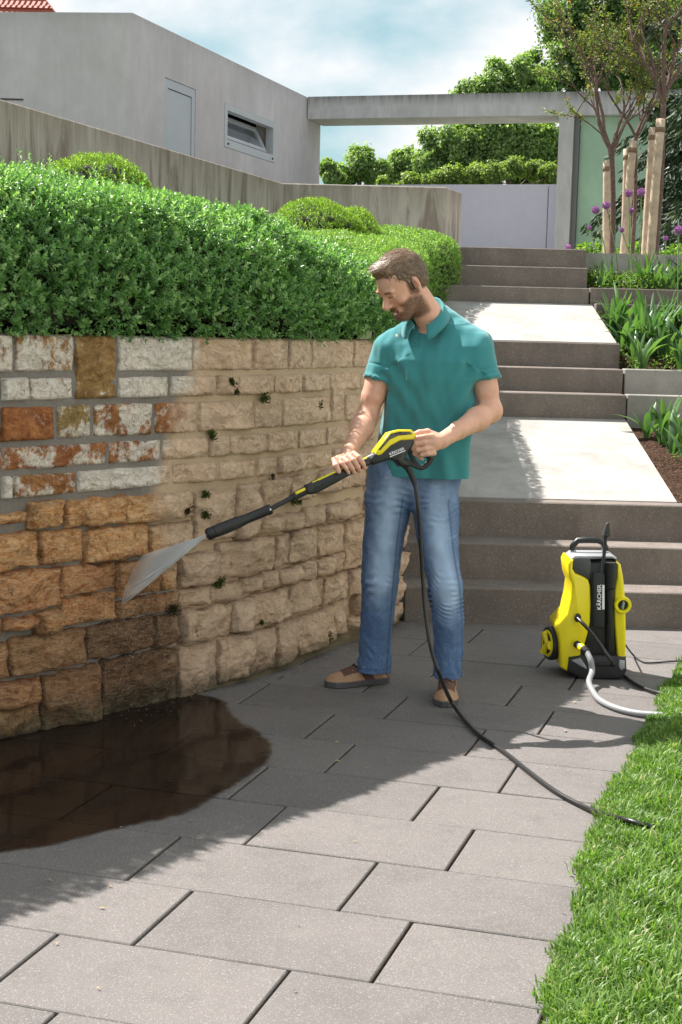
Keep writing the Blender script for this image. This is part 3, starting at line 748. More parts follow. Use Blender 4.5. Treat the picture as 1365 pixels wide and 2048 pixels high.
# left face (towards the camera, going left) and rest of the block
lf = Vector((-1, .02, 0)).normalized()
frl = lambda u, v, d: H0 + lf * u + Vector((0, -1, 0)) * d + Vector((0, 0, v))
g = Geo(); g.prism([(0.004, 1.9), (5.2, 1.9), (5.2, 4.655), (0.004, ROOF)], -.28, 0, frl); g.build('wall', M_BLDG, house)
g = Geo(); g.prism([(4.985, 3.895), (4.985, 3.925), (1.16, 3.925), (1.16, 3.895)][::1], .0, .012, frl)
g = Geo(); g.prism([(1.16, 3.80), (1.95, 3.80), (1.95, 3.815), (1.16, 3.815)], .001, .012, frl); g.build('ledge', M_SEAM, house)
g = Geo(); c4 = [fr(0.1, 0, -.1), fr(LEN, 0, -.1), fr(LEN, 0, -5), H0 + lf * 5.1 + Vector((0, .1, 0))]
g.add([Vector((p.x, p.y, 4.60)) for p in c4] + [Vector((p.x, p.y, 4.64)) for p in c4], [(0, 3, 2, 1), (4, 5, 6, 7), (0, 1, 5, 4), (1, 2, 6, 5), (2, 3, 7, 6), (3, 0, 4, 7)])
g.build('roof', M_BLDG, house)
# end cap of facade
g = Geo(); g.prism([(LEN, 1.9), (LEN + .012, 1.9), (LEN + .012, ROOF), (LEN, ROOF)], -5, 0, fr); g.build('wall', M_BLDG, house)
# door
dr = Geo(); dr.prism([(dx0 + .10, 1.9), (dx1 - .10, 1.9), (dx1 - .10, dz1 - .11), (dx0 + .10, dz1 - .11)], -.05, -.02, fr); dr = dr.build('door', M_DOORP, house)
g = Geo()
for (a, b, c, d) in [(dx0 + .004, dx0 + .092, 1.9, dz1 - .005), (dx1 - .092, dx1 - .004, 1.9, dz1 - .005), (dx0 + .092, dx1 - .092, dz1 - .10, dz1 - .005)]:
    g.prism([(a, c), (b, c), (b, d), (a, d)], -.06, -.008, fr)
g.build('door_frame', M_DOORP, dr)
g = Geo(); g.prism([(dx0, 1.9), (dx1, 1.9), (dx1, dz1), (dx0, dz1)], -.12, -.07, fr); g.build('door_lining', M_SEAM, dr)
# window: frame, dark room, tilted sash with pane
wi = Geo()
F = .095
for (a, b, c, d) in [(wx0 + .004, wx0 + F, wz0 + .004, wz1 - .004), (wx1 - F, wx1 - .004, wz0 + .004, wz1 - .004), (wx0 + F, wx1 - F, wz1 - .08, wz1 - .004), (wx0 + F, wx1 - F, wz0 + .004, wz0 + .10)]:
    wi.prism([(a, c), (b, c), (b, d), (a, d)], -.10, .006, fr)
wi = wi.build('window', M_FRAME, house)
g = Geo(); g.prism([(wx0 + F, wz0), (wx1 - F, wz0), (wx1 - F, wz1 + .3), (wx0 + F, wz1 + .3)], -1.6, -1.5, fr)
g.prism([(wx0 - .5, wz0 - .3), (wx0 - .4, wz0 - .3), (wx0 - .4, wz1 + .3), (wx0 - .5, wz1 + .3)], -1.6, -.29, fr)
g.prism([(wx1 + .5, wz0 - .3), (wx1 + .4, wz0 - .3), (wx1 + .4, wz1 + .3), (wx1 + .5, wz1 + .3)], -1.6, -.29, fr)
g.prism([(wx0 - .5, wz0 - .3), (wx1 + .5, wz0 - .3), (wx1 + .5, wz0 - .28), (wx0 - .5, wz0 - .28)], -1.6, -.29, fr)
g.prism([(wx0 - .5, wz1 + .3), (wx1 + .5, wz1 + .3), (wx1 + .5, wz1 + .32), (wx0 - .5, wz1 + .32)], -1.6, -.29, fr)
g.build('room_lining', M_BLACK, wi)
TL = rad(27)
def frs(u, v, d):  # sash hinged at the bottom, leaning inwards at the top
    b = wz0 + .115
    return fr(u, b + v * math.cos(TL) + d * math.sin(TL), -.06 - v * math.sin(TL) + d * math.cos(TL))
a0, a1, hh = wx0 + F + .01, wx1 - F - .12, .36
g = Geo()
for (a, b, c, d) in [(a0, a0 + .045, 0, hh), (a1 - .045, a1, 0, hh), (a0 + .045, a1 - .045, 0, .05), (a0 + .045, a1 - .045, hh - .045, hh)]:
    g.prism([(a, c), (b, c), (b, d), (a, d)], -.025, .025, frs)
sash = g.build('sash', M_FRAME, wi)
gm = NT('window glass'); gm = gm.set((.42, .47, .52), .03, .75, None, .9)
g = Geo(); g.prism([(a0 + .04, .04), (a1 - .04, .04), (a1 - .04, hh - .04), (a0 + .04, hh - .04)], -.004, .004, frs); g.build('pane', gm, wi)
for u in (wx0 + .12, wx1 - .12): Geo().sphere(fr(u, wz0 + .05, .008), .016, 8, 6).build('bolt', M_SEAM, wi)

def wall_thing(name, label, cat, p0, du, length, z0, z1, thick, mat, joints=()):
    p0 = Vector(p0); du = Vector(du).normalized(); nn = Vector((du.y, -du.x, 0))
    t = thing(name, label, cat, p0)
    f2 = lambda u, v, d: p0 + du * u + nn * d + Vector((0, 0, v))
    xs = [0] + list(joints) + [length]
    for a, b in zip(xs[:-1], xs[1:]):
        g = Geo(); c = (f2((a + b) / 2, (z0 + z1) / 2, -thick / 2))
        rot = Matrix((du, nn, Vector((0, 0, 1)))).transposed()
        g.box(c, (b - a - .004, thick, z1 - z0), rot, .008); g.build('panel', mat, t)
    return t, f2
PC = Vector((-.556, 13.2, 0))
wall_thing('parapet_wall', 'long stained concrete garden wall descending past the house behind the hedge', 'wall', PC - bu * 9, bu, 9, 1.5, 2.69, .22, M_PARA, (2.0, 4.4, 6.8))
wall_thing('parapet_wall', 'short stained concrete wall in front of the grey gate', 'wall', PC + Vector((-.02, .0, 0)), Vector((1, -.01, 0)), 1.42, 1.8, 2.695, .20, M_PARA, ())
# short return at the right end
wall_thing('wall_end', 'narrow concrete return closing the right end of the short wall', 'wall', PC + Vector((1.402, .02, 0)), Vector((.35, 1, 0)), .5, 1.8, 2.693, .06, M_PARA, ())

portal = thing('concrete_portal', 'tall concrete portal frame with a long stained beam over the gate', 'portal', (2.9, 21, 2.2))
b0 = Vector((-.62, 22.0, 0)); b1 = Vector((2.83, 21.0, 0)); bd = (b1 - b0).normalized(); bnn = Vector((bd.y, -bd.x, 0))
fb = lambda u, v, d: b0 + bd * u + bnn * d + Vector((0, 0, v))
BL = 5.6
Geo().prism([(0, 4.425), (BL, 4.425), (BL, 4.735), (0, 4.735)], -.75, 0, fb).build('beam', M_BEAM, portal)
cu = (b1 - b0).length + .01
Geo().prism([(cu, 2.0), (cu + .20, 2.0), (cu + .20, 4.423), (cu, 4.423)], -.5, -.003, fb).build('column', M_BEAM, portal)
Geo().prism([(cu + .203, 2.0), (cu + .27, 2.0), (cu + .27, 4.42), (cu + .203, 4.42)], -.32, -.08, fb).build('jamb', plain('dark grey jamb', (.16, .16, .16), .7), portal)
gw = thing('green_wall', 'pale green rendered wall panel behind the staked trees', 'wall', fb(cu + .3, 2, -.2))
Geo().prism([(cu + .275, 1.95), (cu + 1.36, 1.95), (cu + 1.36, 4.42), (cu + .275, 4.42)], -.3, -.15, fb).build('panel', M_GREEN, gw)
Geo().prism([(cu + 1.365, 1.95), (cu + 1.43, 1.95), (cu + 1.43, 4.42), (cu + 1.365, 4.42)], -.3, -.10, fb).build('trim', M_FRAME, gw)
gate = thing('driveway_gate', 'smooth grey sliding gate panel between parapet and portal column', 'gate', fb(2.2, 2.1, .1))
Geo().prism([(.09, 2.2), (1.2, 2.2), (1.2, 3.555), (.09, 3.555)], -.62, -.56, fb).build('panel', M_GREYPANEL, gate)
Geo().prism([(1.206, 2.2), (3.40, 2.2), (3.40, 3.555), (1.206, 3.555)], -.62, -.555, fb).build('panel', M_GREYPANEL, gate)
Geo().prism([(3.415, 2.2), (3.56, 2.2), (3.56, 3.555), (3.415, 3.555)], -.62, -.56, fb).build('panel', M_GREYPANEL, gate)
Geo().prism([(3.395, 2.2), (3.42, 2.2), (3.42, 3.54), (3.395, 3.54)], -.66, -.64, fb).build('seam', M_SEAM, gate)
Geo().prism([(.10, 3.50), (.125, 3.50), (.125, 3.556), (.10, 3.556)], -.555, -.54, fb).build('hinge', M_SEAM, gate)

# distant house, only its red tiled roof shows over the flat roof
rh = thing('red_roof_house', 'distant house with a red tiled roof above the concrete block', 'house', (-9.5, 42, 2))
m = NT('red clay tiles'); P = m.pos()
w_ = m.n('ShaderNodeTexWave'); m.l(m.mapping(P, (1, 1, 1), (0, 0, .3)), w_.inputs[0]); w_.inputs['Scale'].default_value = 2.2
M_TILE = m.set(m.mix(m.noise(P, 3, 5), (.30, .055, .035), (.42, .11, .07)), .7, 0, m.bump(w_.outputs[1], .8, .05))
M_PLASTER = plain('cream plaster', (.5, .46, .4), .9)
Geo().box((-9.6, 43, 4.6), (6.0, 5.0, 5.8)).build('wall', M_PLASTER, rh)
g = Geo()
rz = 7.45
g.add([(-12.9, 40.3, rz), (-6.25, 40.3, rz), (-6.25, 45.7, rz), (-12.9, 45.7, rz), (-8.8, 43, rz + 3.2), (-10.9, 43, rz + 3.2)], [(0, 1, 4, 5), (1, 2, 4), (2, 3, 5, 4), (3, 0, 5), (3, 2, 1, 0)])
roof = g.build('roof', M_TILE, rh)
# tile courses
for k in range(1, 9):
    t_ = k / 9
    x0 = -12.9 + 2.0 * t_; x1 = -6.25 - 2.55 * t_; y = 40.3 + 2.7 * t_; z = rz + 3.2 * t_
    Geo().box(((x0 + x1) / 2, y, z + .03), (x1 - x0, .10, .05), Matrix.Rotation(rad(50), 3, 'X')).build('tile_course', M_TILE, roof)

# added white house, unseen right of the camera, bounces sunlight onto the stone wall
nh = thing('added_white_house', 'added white house out of view on the right, bouncing sunlight onto the wall', 'house', (4.3, 2, 0))
hu = Vector((.06, -1, 0)).normalized(); hn = Vector((-1, -.06, 0)).normalized()
hf = lambda u, v, d: Vector((3.9, 6.9, 0)) + hu * u + hn * d + Vector((0, 0, v))
M_WHITE = plain('white render', (.84, .81, .76), .9, 0, .03, 8)
us = [0, 1.2, 2.6, 4.4, 5.8, 7.6, 9.0, 10.5]
g = Geo()
for i in range(7):
    if i % 2 == 0: g.prism([(us[i], -.1), (us[i + 1], -.1), (us[i + 1], 6.2), (us[i], 6.2)], -.3, 0, hf)
    else:
        for z0_, z1_ in ((-.1, .95), (2.25, 3.75), (5.05, 6.2)): g.prism([(us[i], z0_), (us[i + 1], z0_), (us[i + 1], z1_), (us[i], z1_)], -.3, 0, hf)
g.prism([(0, -.1), (.05, -.1), (.05, 6.2), (0, 6.2)], -7, -.301, hf); g.prism([(10.45, -.1), (10.5, -.1), (10.5, 6.2), (10.45, 6.2)], -7, -.301, hf)
g.build('wall', M_WHITE, nh)
Geo().prism([(-.3, 6.201), (10.8, 6.201), (10.8, 6.4), (-.3, 6.4)], -7.2, .25, hf).build('roof', M_BLDG, nh)
for i in (1, 3, 5):
    for z0_, z1_ in ((.95, 2.25), (3.75, 5.05)):
        w = Geo()
        for (a, b, c, d) in [(us[i], us[i] + .07, z0_, z1_), (us[i + 1] - .07, us[i + 1], z0_, z1_), (us[i] + .07, us[i + 1] - .07, z0_, z0_ + .07), (us[i] + .07, us[i + 1] - .07, z1_ - .07, z1_)]: w.prism([(a, c), (b, c), (b, d), (a, d)], -.16, -.10, hf)
        w = w.build('window', M_WHITE, nh)
        Geo().prism([(us[i] + .07, z0_ + .07), (us[i + 1] - .07, z0_ + .07), (us[i + 1] - .07, z1_ - .07), (us[i] + .07, z1_ - .07)], -.14, -.13, hf).build('pane', gm, w)

# ================================================================== vegetation
def mat_leaf(name, dark, light, tip=None, rough=.42, trans=.35, spec=.45):
    m = NT(name)
    t = m.attr('tint')
    c = m.mix(m.ramp(t, [(0, 0), (1, 1)]), dark, light)
    if tip is not None: c = m.mix(m.ramp(t, [(.86, 0), (1, 1)]), c, tip)
    P = m.pos(); c = m.mix(m.math('MULTIPLY', m.ramp(m.noise(P, 1.7, 3), [(.35, 0), (.65, 1)]), .35), c, tuple(x * .72 for x in light))
    m.set(c, rough, 0, None, spec)
    tr = m.n('ShaderNodeBsdfTranslucent'); m.l(m.mix(1, c, (1.3, 1.5, .55), 'MULTIPLY'), tr.inputs[0])
    ms = m.n('ShaderNodeMixShader'); ms.inputs[0].default_value = trans
    m.l(m.p.outputs[0], ms.inputs[1]); m.l(tr.outputs[0], ms.inputs[2]); m.l(ms.outputs[0], m.out.inputs[0])
    return m.m
def nrm(a): return a / np.maximum(1e-9, np.linalg.norm(a, axis=-1, keepdims=True))
def leaf_mesh(name, P, D, N, L, W, tint, mat, parent=None, fold=.25, curl=.15, kind=None):
    """one folded leaf (two triangles a side) per row"""
    D = nrm(D); S = nrm(np.cross(D, N)); N = nrm(np.cross(S, D))
    L = L[:, None]; W = W[:, None]
    b = P; tip = P + D * L - N * L * curl
    mid = P + D * L * .55
    l = mid - S * W * .5 + N * W * fold; r = mid + S * W * .5 + N * W * fold
    V = np.stack([b, l, tip, r], 1).reshape(-1, 3)
    i = np.arange(len(P))[:, None] * 4
    F = np.concatenate([i + np.array([[0, 2, 1]]), i + np.array([[0, 3, 2]])], 1).reshape(-1, 3)
    o = mesh(name, V, F, mat, parent, False, None, {'tint': np.repeat(tint, 4)})
    if kind: o['kind'] = kind
    return o
class Surf:
    """grid surface to scatter on"""
    def __init__(s, G):      # G (a,b,3)
        s.G = G
        A, B = G[:-1, :-1], G[1:, :-1]; C_, D_ = G[1:, 1:], G[:-1, 1:]
        n = np.cross(C_ - A, D_ - B); s.area = np.linalg.norm(n, axis=-1) / 2
        s.n = nrm(n)
        s.q = (A, B, C_, D_)
    def sample(s, n, rg, w=None):
        a = s.area if w is None else s.area * w
        p = (a / a.sum()).ravel()
        k = rg.choice(len(p), n, p=p); ia, ib = np.unravel_index(k, s.area.shape)
        u = rg.random((n, 1)); v = rg.random((n, 1))
        A, B, C_, D_ = [q[ia, ib] for q in s.q]
        P = A * (1 - u) * (1 - v) + B * u * (1 - v) + C_ * u * v + D_ * (1 - u) * v
        return P, s.n[ia, ib]
def sprigs(name, P, N, rg, mat, parent, leaf=.02, per=9, stem=.05, up=.5, spread=.9, depth=.03, tint_lo=0, tint_hi=.8, kind='stuff', aspect=.5):
    n = len(P)
    D = nrm(N * .8 + np.array([0, 0, up]) + rg.normal(0, .38, (n, 3)))
    st = stem * rg.uniform(.5, 1.25, n)
    dep = rg.random(n) ** 1.5
    P0 = P - N * (dep * depth)[:, None] - D * (st * .4)[:, None]
    T = nrm(np.cross(D, rg.normal(0, 1, (n, 3)))); B = np.cross(D, T)
    base_t = rg.uniform(tint_lo, tint_hi, n)
    Ps, Ds, Ns, Ls, ts = [], [], [], [], []
    for k in range(per):
        f = (k + .5) / per
        a = k * 2.4 + rg.uniform(0, .6, n)
        side = T * np.cos(a)[:, None] + B * np.sin(a)[:, None]
        op = spread * (1 - .55 * f)
        d = nrm(D * (.45 + .5 * f) + side * op + rg.normal(0, .12, (n, 3)))
        Ps.append(P0 + D * (st * f)[:, None]); Ds.append(d); Ns.append(nrm(D * 1.0 - d * .3 + rg.normal(0, .15, (n, 3))))
        Ls.append(leaf * rg.uniform(.65, 1.2, n) * (1.05 - .35 * f)); ts.append(np.clip(base_t + .25 * f - .05 + rg.normal(0, .08, n), 0, 1))
    P_, D_, N_, L_, t_ = [np.concatenate(x) for x in (Ps, Ds, Ns, Ls, ts)]
    return leaf_mesh(name, P_, D_, N_, L_, L_ * aspect, t_, mat, parent, kind=kind)

RG = np.random.default_rng(7)
M_HEDGE = mat_leaf('broad box leaves', (.062, .165, .060), (.26, .47, .16), (.46, .62, .32), .36, .35, .7)
M_HEDGE2 = mat_leaf('small box leaves', (.09, .19, .04), (.27, .44, .10), (.45, .60, .22))
M_MOUND = mat_leaf('yellow green box leaves', (.08, .18, .02), (.30, .45, .06), (.46, .60, .13))
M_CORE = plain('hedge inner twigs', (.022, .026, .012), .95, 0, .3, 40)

def hedge_top(s): return float(np.interp(s, [0, 1.5, 2.3, 3.2, 4.0, 4.5, 4.9, 5.15], [2.13, 2.10, 2.055, 2.02, 1.965, 1.905, 1.79, 1.62]))
prof = [(-.01, 0), (.02, .06), (.045, .22), (.035, .42), (-.015, .62), (-.11, .79), (-.25, .90), (-.44, .965), (-.68, 1.0), (-.95, .99), (-1.25, .93), (-1.5, .8)]
ss_ = np.linspace(.2, 5.12, 90)
G = np.zeros((len(ss_), len(prof), 3))
for i, s in enumerate(ss_):
    h = hedge_top(s) - 1.415; endf = min(1, max(.25, (5.2 - s) / .5))
    for j, (d, t) in enumerate(prof):
        q = Vector((s, j * .35, 1))
        bump_ = .035 * mnoise.noise(q * 2.2) + .02 * mnoise.noise(q * 6)
        ext = 0 if s < 4.4 else (s - 4.4) * .12 * t
        p = wall_pt(s, 1.415 + h * t + bump_ * (t > .05), d * endf + bump_ * .8 + ext * 0)
        G[i, j] = p
hedge = thing('box_hedge', 'broad clipped green hedge with glossy leaves growing on top of the stone wall', 'hedge', (-1, 5.4, 1.4))
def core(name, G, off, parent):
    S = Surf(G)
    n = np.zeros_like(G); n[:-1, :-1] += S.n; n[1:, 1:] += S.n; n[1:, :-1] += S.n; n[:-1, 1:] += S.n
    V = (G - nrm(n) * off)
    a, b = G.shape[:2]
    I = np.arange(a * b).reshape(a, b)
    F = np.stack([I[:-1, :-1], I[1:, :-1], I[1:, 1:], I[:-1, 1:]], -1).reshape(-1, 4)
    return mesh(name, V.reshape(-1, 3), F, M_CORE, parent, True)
def orient(G, toward):
    S = Surf(G); c = np.array(toward) - (G[:-1, :-1] + G[1:, 1:]) / 2
    if (np.einsum('abk,abk->ab', S.n, c) * S.area).sum() < 0: return G[::-1]
    return G
G = orient(G, (0, 0, 6)); SA = Surf(G)
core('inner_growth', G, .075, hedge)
cen = (G[:-1, :-1] + G[1:, 1:]) / 2
wgt = np.where(cen[..., 1] < 5.0, .35, 1.0) * np.where(SA.n[..., 2] > .97, .7, 1)
P, N = SA.sample(20000, RG, wgt)
# fewer sprigs at the foot of the face so that dark gaps show there
keep = RG.random(len(P)) < np.clip((P[:, 2] - 1.40) / .13, .12, 1)
P, N = P[keep], N[keep]
sprigs('foliage', P, N, RG, M_HEDGE, hedge, leaf=.0245, per=10, stem=.054, up=.45, depth=.085, aspect=.56, tint_hi=.95)
# sprigs hanging over the wall edge
hs = RG.uniform(1.6, 4.9, 260)
hp = np.array([wall_pt(s, 1.425 + random.Random(i).uniform(-.01, .03), .015) for i, s in enumerate(hs)])
hn = np.array([wall_frame(s)[2] for s in hs]) * .8 + np.array([0, 0, -.35])
sprigs('overhanging_foliage', hp, hn, RG, M_HEDGE, hedge, leaf=.022, per=8, stem=.05, up=-.1, depth=.02)
# straggling twigs above the crest
P, N = SA.sample(190, RG, (cen[..., 2] > 2.0) * 1.0)
sprigs('shoots', P + N * .03 + np.array([0, 0, .015]), N, RG, M_HEDGE, hedge, leaf=.022, per=8, stem=.07, up=1.4, depth=0, tint_lo=.4, tint_hi=1)
rl = Geo(); c = Vector((-1.16, 5.62, 1.885)) + Vector((.0, -.06, 0))
for k in range(5):
    a = k * 1.3; d = Vector((math.cos(a) * .012, -.008, math.sin(a) * .012))
    rl.add([c, c + d + Vector((.005, 0, .004)), c + d * 1.9, c + d - Vector((.005, 0, .004))], [(0, 1, 2, 3)])
rl.build('red_leaf', plain('red leaf', (.55, .05, .02), .5), hedge)

# second, finer hedge beside the stairs
YB = np.linspace(7.55, 12.75, 70)
def xe(y): return float(np.interp(y, [7.5, 9, 11, 11.45, 11.75, 12.7], [.18, .40, .58, .70, .86, .88]))
def zt(y): return float(np.interp(y, [7.5, 9, 11, 12.1, 12.8], [1.80, 1.96, 2.11, 2.24, 2.2]))
G2 = []
for y in YB:
    e, z = xe(y), zt(y); zg = float(np.interp(y, [7.5, 8.1, 9.8, 10.4, 11.6, 12.3, 13], [.7, .55, .9, 1.38, 1.66, 2.05, 2.1]))
    row = []
    for (x, zz) in [(-1.6, z + .03), (-1.0, z + .05), (-.5, z + .05), (0, z + .04), (e - .45, z + .02), (e - .2, z), (e - .07, z - .03), (e - .01, z - .09), (e + .01, z - .2), (e, z - .35), (e - .02, (z - .35 + zg) / 2), (e - .03, zg)]:
        q = Vector((x * 2, y * 2, zz)); row.append((x + .02 * mnoise.noise(q * 2), y, zz + .03 * mnoise.noise(q) + .012 * mnoise.noise(q * 3.1)))
    G2.append(row)
G2 = np.array(G2)
# close the front face at the y of widening handled by the loft itself
hedge2 = thing('box_hedge', 'finer bright green clipped hedge beside the stairs behind the man', 'hedge', (.3, 9, 1.5))
G2 = orient(G2, (3, 10, 8)); SB = Surf(G2)
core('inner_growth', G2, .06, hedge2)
cen = (G2[:-1, :-1] + G2[1:, 1:]) / 2
wgt = np.where(cen[..., 0] < -.7, .25, 1.0) * np.where(cen[..., 1] > 9, 1.0, .9)
P, N = SB.sample(24000, RG, wgt)
sprigs('foliage', P, N, RG, M_HEDGE2, hedge2, leaf=.019, per=7, stem=.035, up=.6, depth=.04, tint_lo=.15, tint_hi=.95)

def mound(label, c, r, n, leaf=.017):
    t = thing('box_mound', label, 'shrub', (c[0], c[1], c[2] - r[2] * .6))
    a = np.linspace(0, 2 * np.pi, 41); b = np.linspace(-.35, np.pi / 2 - .02, 16)
    A, B = np.meshgrid(a, b, indexing='ij')
    G = np.stack([c[0] + r[0] * np.cos(A) * np.cos(B), c[1] + r[1] * np.sin(A) * np.cos(B), c[2] + r[2] * np.sin(B)], -1)
    for i in range(G.shape[0] - 1):
        for j in range(G.shape[1]):
            q = Vector(G[i, j]) * 5; G[i, j] += (G[i, j] - np.array(c)) * .10 * mnoise.noise(q)
    G[-1] = G[0]
    S = Surf(G); out = (G[:-1, :-1] - np.array(c))
    if (np.einsum('abk,abk->ab', S.n, out)).sum() < 0: G = G[::-1]; S = Surf(G)
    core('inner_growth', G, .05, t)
    P, N = S.sample(n, RG)
    sprigs('foliage', P, N, RG, M_MOUND, t, leaf=leaf, per=7, stem=.032, up=.6, depth=.03, tint_lo=.1, tint_hi=.95)
mound('rounded yellow green box mound in front of the stained concrete wall', (-.22, 10.4, 2.02), (.34, .5, .31), 3600)
mound('smaller box mound right behind the rounded one, left of the fine hedge', (.03, 11.2, 2.08), (.22, .4, .26), 1900)
mound('dark green box mound peeping over the hedge at the far left', (-1.38, 8.35, 2.12), (.30, .4, .25), 2200)

# ------------------------------------------------------------------ lawn
def mat_grass():
    m = NT('grass blades'); t = m.attr('tint')
    c = m.mix(t, (.075, .155, .03), (.25, .40, .085))
    c = m.mix(m.ramp(t, [(.95, 0), (1, 1)]), c, (.50, .47, .25))
    m.set(c, .45, 0, None, .4)
    tr = m.n('ShaderNodeBsdfTranslucent'); m.l(m.mix(1, c, (1.2, 1.4, .6), 'MULTIPLY'), tr.inputs[0])
    ms = m.n('ShaderNodeMixShader'); ms.inputs[0].default_value = .4
    m.l(m.p.outputs[0], ms.inputs[1]); m.l(tr.outputs[0], ms.inputs[2]); m.l(ms.outputs[0], m.out.inputs[0])
    return m.m
M_GRASS = mat_grass()
lawn_bed = mesh('lawn_soil', [(lawn_x(y) + e, y, .006 - (e == .03) * .03) for y in np.linspace(2.0, 7.4, 28) for e in (.03, .10, 3.0)],
                [(i * 3 + k, i * 3 + k + 1, (i + 1) * 3 + k + 1, (i + 1) * 3 + k) for i in range(27) for k in (0, 1)], M_SOIL)
lawn_bed['kind'] = 'structure'
def blades(name, n, seed, x0, x1, y0, y1, hmin, hmax, dens=None, wd=.0028, mat=None, edge=True):
    rg = np.random.default_rng(seed)
    y = rg.uniform(y0, y1, n); lx = np.interp(y, [2.0, 3.051, 3.662, 4.419, 4.956, 5.56, 6.228, 6.733, 7.4], [.13, .435, .593, .778, .967, 1.171, 1.387, 1.574, 1.85])
    x = lx + x0 + (x1 - x0) * rg.random(n) ** 1.5
    wob = .012 * np.sin(y * 9) + .010 * np.sin(y * 23 + 1) + rg.normal(0, .014, n)
    x = x + wob
    e = np.clip((x - lx) / .05, 0, 1)
    h = rg.uniform(hmin, hmax, n) * (.42 + .58 * np.clip((x - lx) / .13, 0, 1))
    cl = np.sin(x * 23 + 2 * np.sin(y * 9)) * np.sin(y * 19 + np.sin(x * 13)); h *= 1 + .22 * cl
    a = rg.uniform(0, 2 * np.pi, n); lean = rg.uniform(.1, 1.0, n) * h
    d = np.stack([np.cos(a), np.sin(a), np.zeros(n)], 1); d[:, 0] -= .35 * (1 - e)
    w = np.stack([-np.sin(a + rg.normal(0, .6, n)), np.cos(a), np.zeros(n)], 1) * (wd * rg.uniform(.6, 1.3, n))[:, None]
    b = np.stack([x, y, np.full(n, .002)], 1)
    up = np.array([[0, 0, 1.0]])
    m1 = b + up * (h * .5)[:, None] + d * (lean * .18)[:, None]
    m2 = b + up * (h * .85)[:, None] + d * (lean * .5)[:, None]
    tp = b + up * (h * .98)[:, None] + d * (lean * 1.0)[:, None]
    V = np.stack([b - w, b + w, m1 - w * .9, m1 + w * .9, m2 - w * .6, m2 + w * .6, tp], 1).reshape(-1, 3)
    i = np.arange(n)[:, None] * 7
    F = np.concatenate([i + np.array([t]) for t in ((0, 1, 3), (0, 3, 2), (2, 3, 5), (2, 5, 4), (4, 5, 6))], 1).reshape(-1, 3)
    tn = np.clip(rg.uniform(0, .85, n) + .1 * cl + (rg.random(n) > .93) * .6, 0, 1)
    o = mesh(name, V, F, mat or M_GRASS, None, False, None, {'tint': np.repeat(tn, 7)})
    o['kind'] = 'stuff'; return o
lawn = blades('lawn_grass', 95000, 3, .028, 1.1, 2.6, 7.35, .030, .060)

blades('lawn_grass', 42000, 13, 1.05, 2.9, 2.0, 7.35, .035, .065)

# fallen bits on the paving
g = Geo(); rr = random.Random(8)
for k in range(150):
    y = rr.uniform(3.0, 7.2); x = rr.uniform(-.22 * y, .2 * y)
    if rr.random() < .6:
        s = rr.uniform(3.0, 5.0); p, _, nn = wall_frame(s); q = p + nn * abs(rr.gauss(0, .06)) + nn * .05; x, y = q.x, q.y
    if y < 5.9 and x < -.2 - (5.0 - y) * .55 * (y < 5.0) and x > -1.6: continue
    a = rr.uniform(0, 6.3); l = rr.uniform(.004, .013); w = l * rr.uniform(.3, .6)
    c = Vector((x, y, .006)); u = Vector((math.cos(a), math.sin(a), rr.uniform(-.1, .3))); v = Vector((-math.sin(a), math.cos(a), .1))
    g.add([c - u * l, c - v * w, c + u * l, c + v * w + Vector((0, 0, .002))], [(0, 1, 2, 3)])
o = g.build('leaf_litter', plain('dry leaf bits', (.30, .22, .12), .8, 0, .4, 9), None); o['kind'] = 'stuff'

# moss tufts in the wall joints (s, z, size)
M_MOSS = mat_leaf('moss', (.03, .045, .008), (.11, .14, .03), None, .7, .2, .2)
M_MOSS2 = mat_leaf('dry moss', (.03, .02, .008), (.09, .07, .03), None, .8, .1, .2)
moss_px = [(3.36, 1.24, .030, 0), (3.385, 1.20, .022, 0), (3.56, 1.172, .040, 0), (3.25, 1.035, .035, 0), (4.02, 1.13, .028, 1), (3.22, .80, .03, 0), (3.22, .72, .035, 0), (3.12, .745, .035, 1), (3.63, .845, .02, 1), (3.80, .73, .045, 0), (3.86, .72, .02, 0), (3.30, .44, .045, 0), (3.05, .36, .05, 1), (3.16, .25, .03, 1), (3.57, .24, .02, 0), (4.16, .07, .05, 0)]
for i, (s, z, r, k) in enumerate(moss_px):
    r = r * .72; n = int(230 * (r / .03) ** 1.3); rg = np.random.default_rng(i + 40)
    c = np.array(wall_pt(s, z, .012)); _, tv_, nv_ = wall_frame(s); tv_ = np.array(tv_); nv_ = np.array(nv_)
    a = np.clip(rg.normal(0, 1, (n, 3)), -1.4, 1.4) * r * np.array([.42, .22, .30]) * (1 + .6 * np.sin(np.arange(n) * .7))[:, None] ; th = (i * 37 % 10 - 5) * .12
    P = c + tv_ * (a[:, :1] * math.cos(th)) + np.array([0, 0, 1]) * (a[:, 2:] + a[:, :1] * math.sin(th) * .8) + nv_ * (np.abs(a[:, 1:2]))
    D = nrm(nv_ * .8 + rg.normal(0, .7, (n, 3)))
    leaf_mesh('moss', P, D, nrm(rg.normal(0, 1, (n, 3))), rg.uniform(.007, .014, n), rg.uniform(.004, .008, n), rg.random(n), M_MOSS2 if k else M_MOSS, wall)

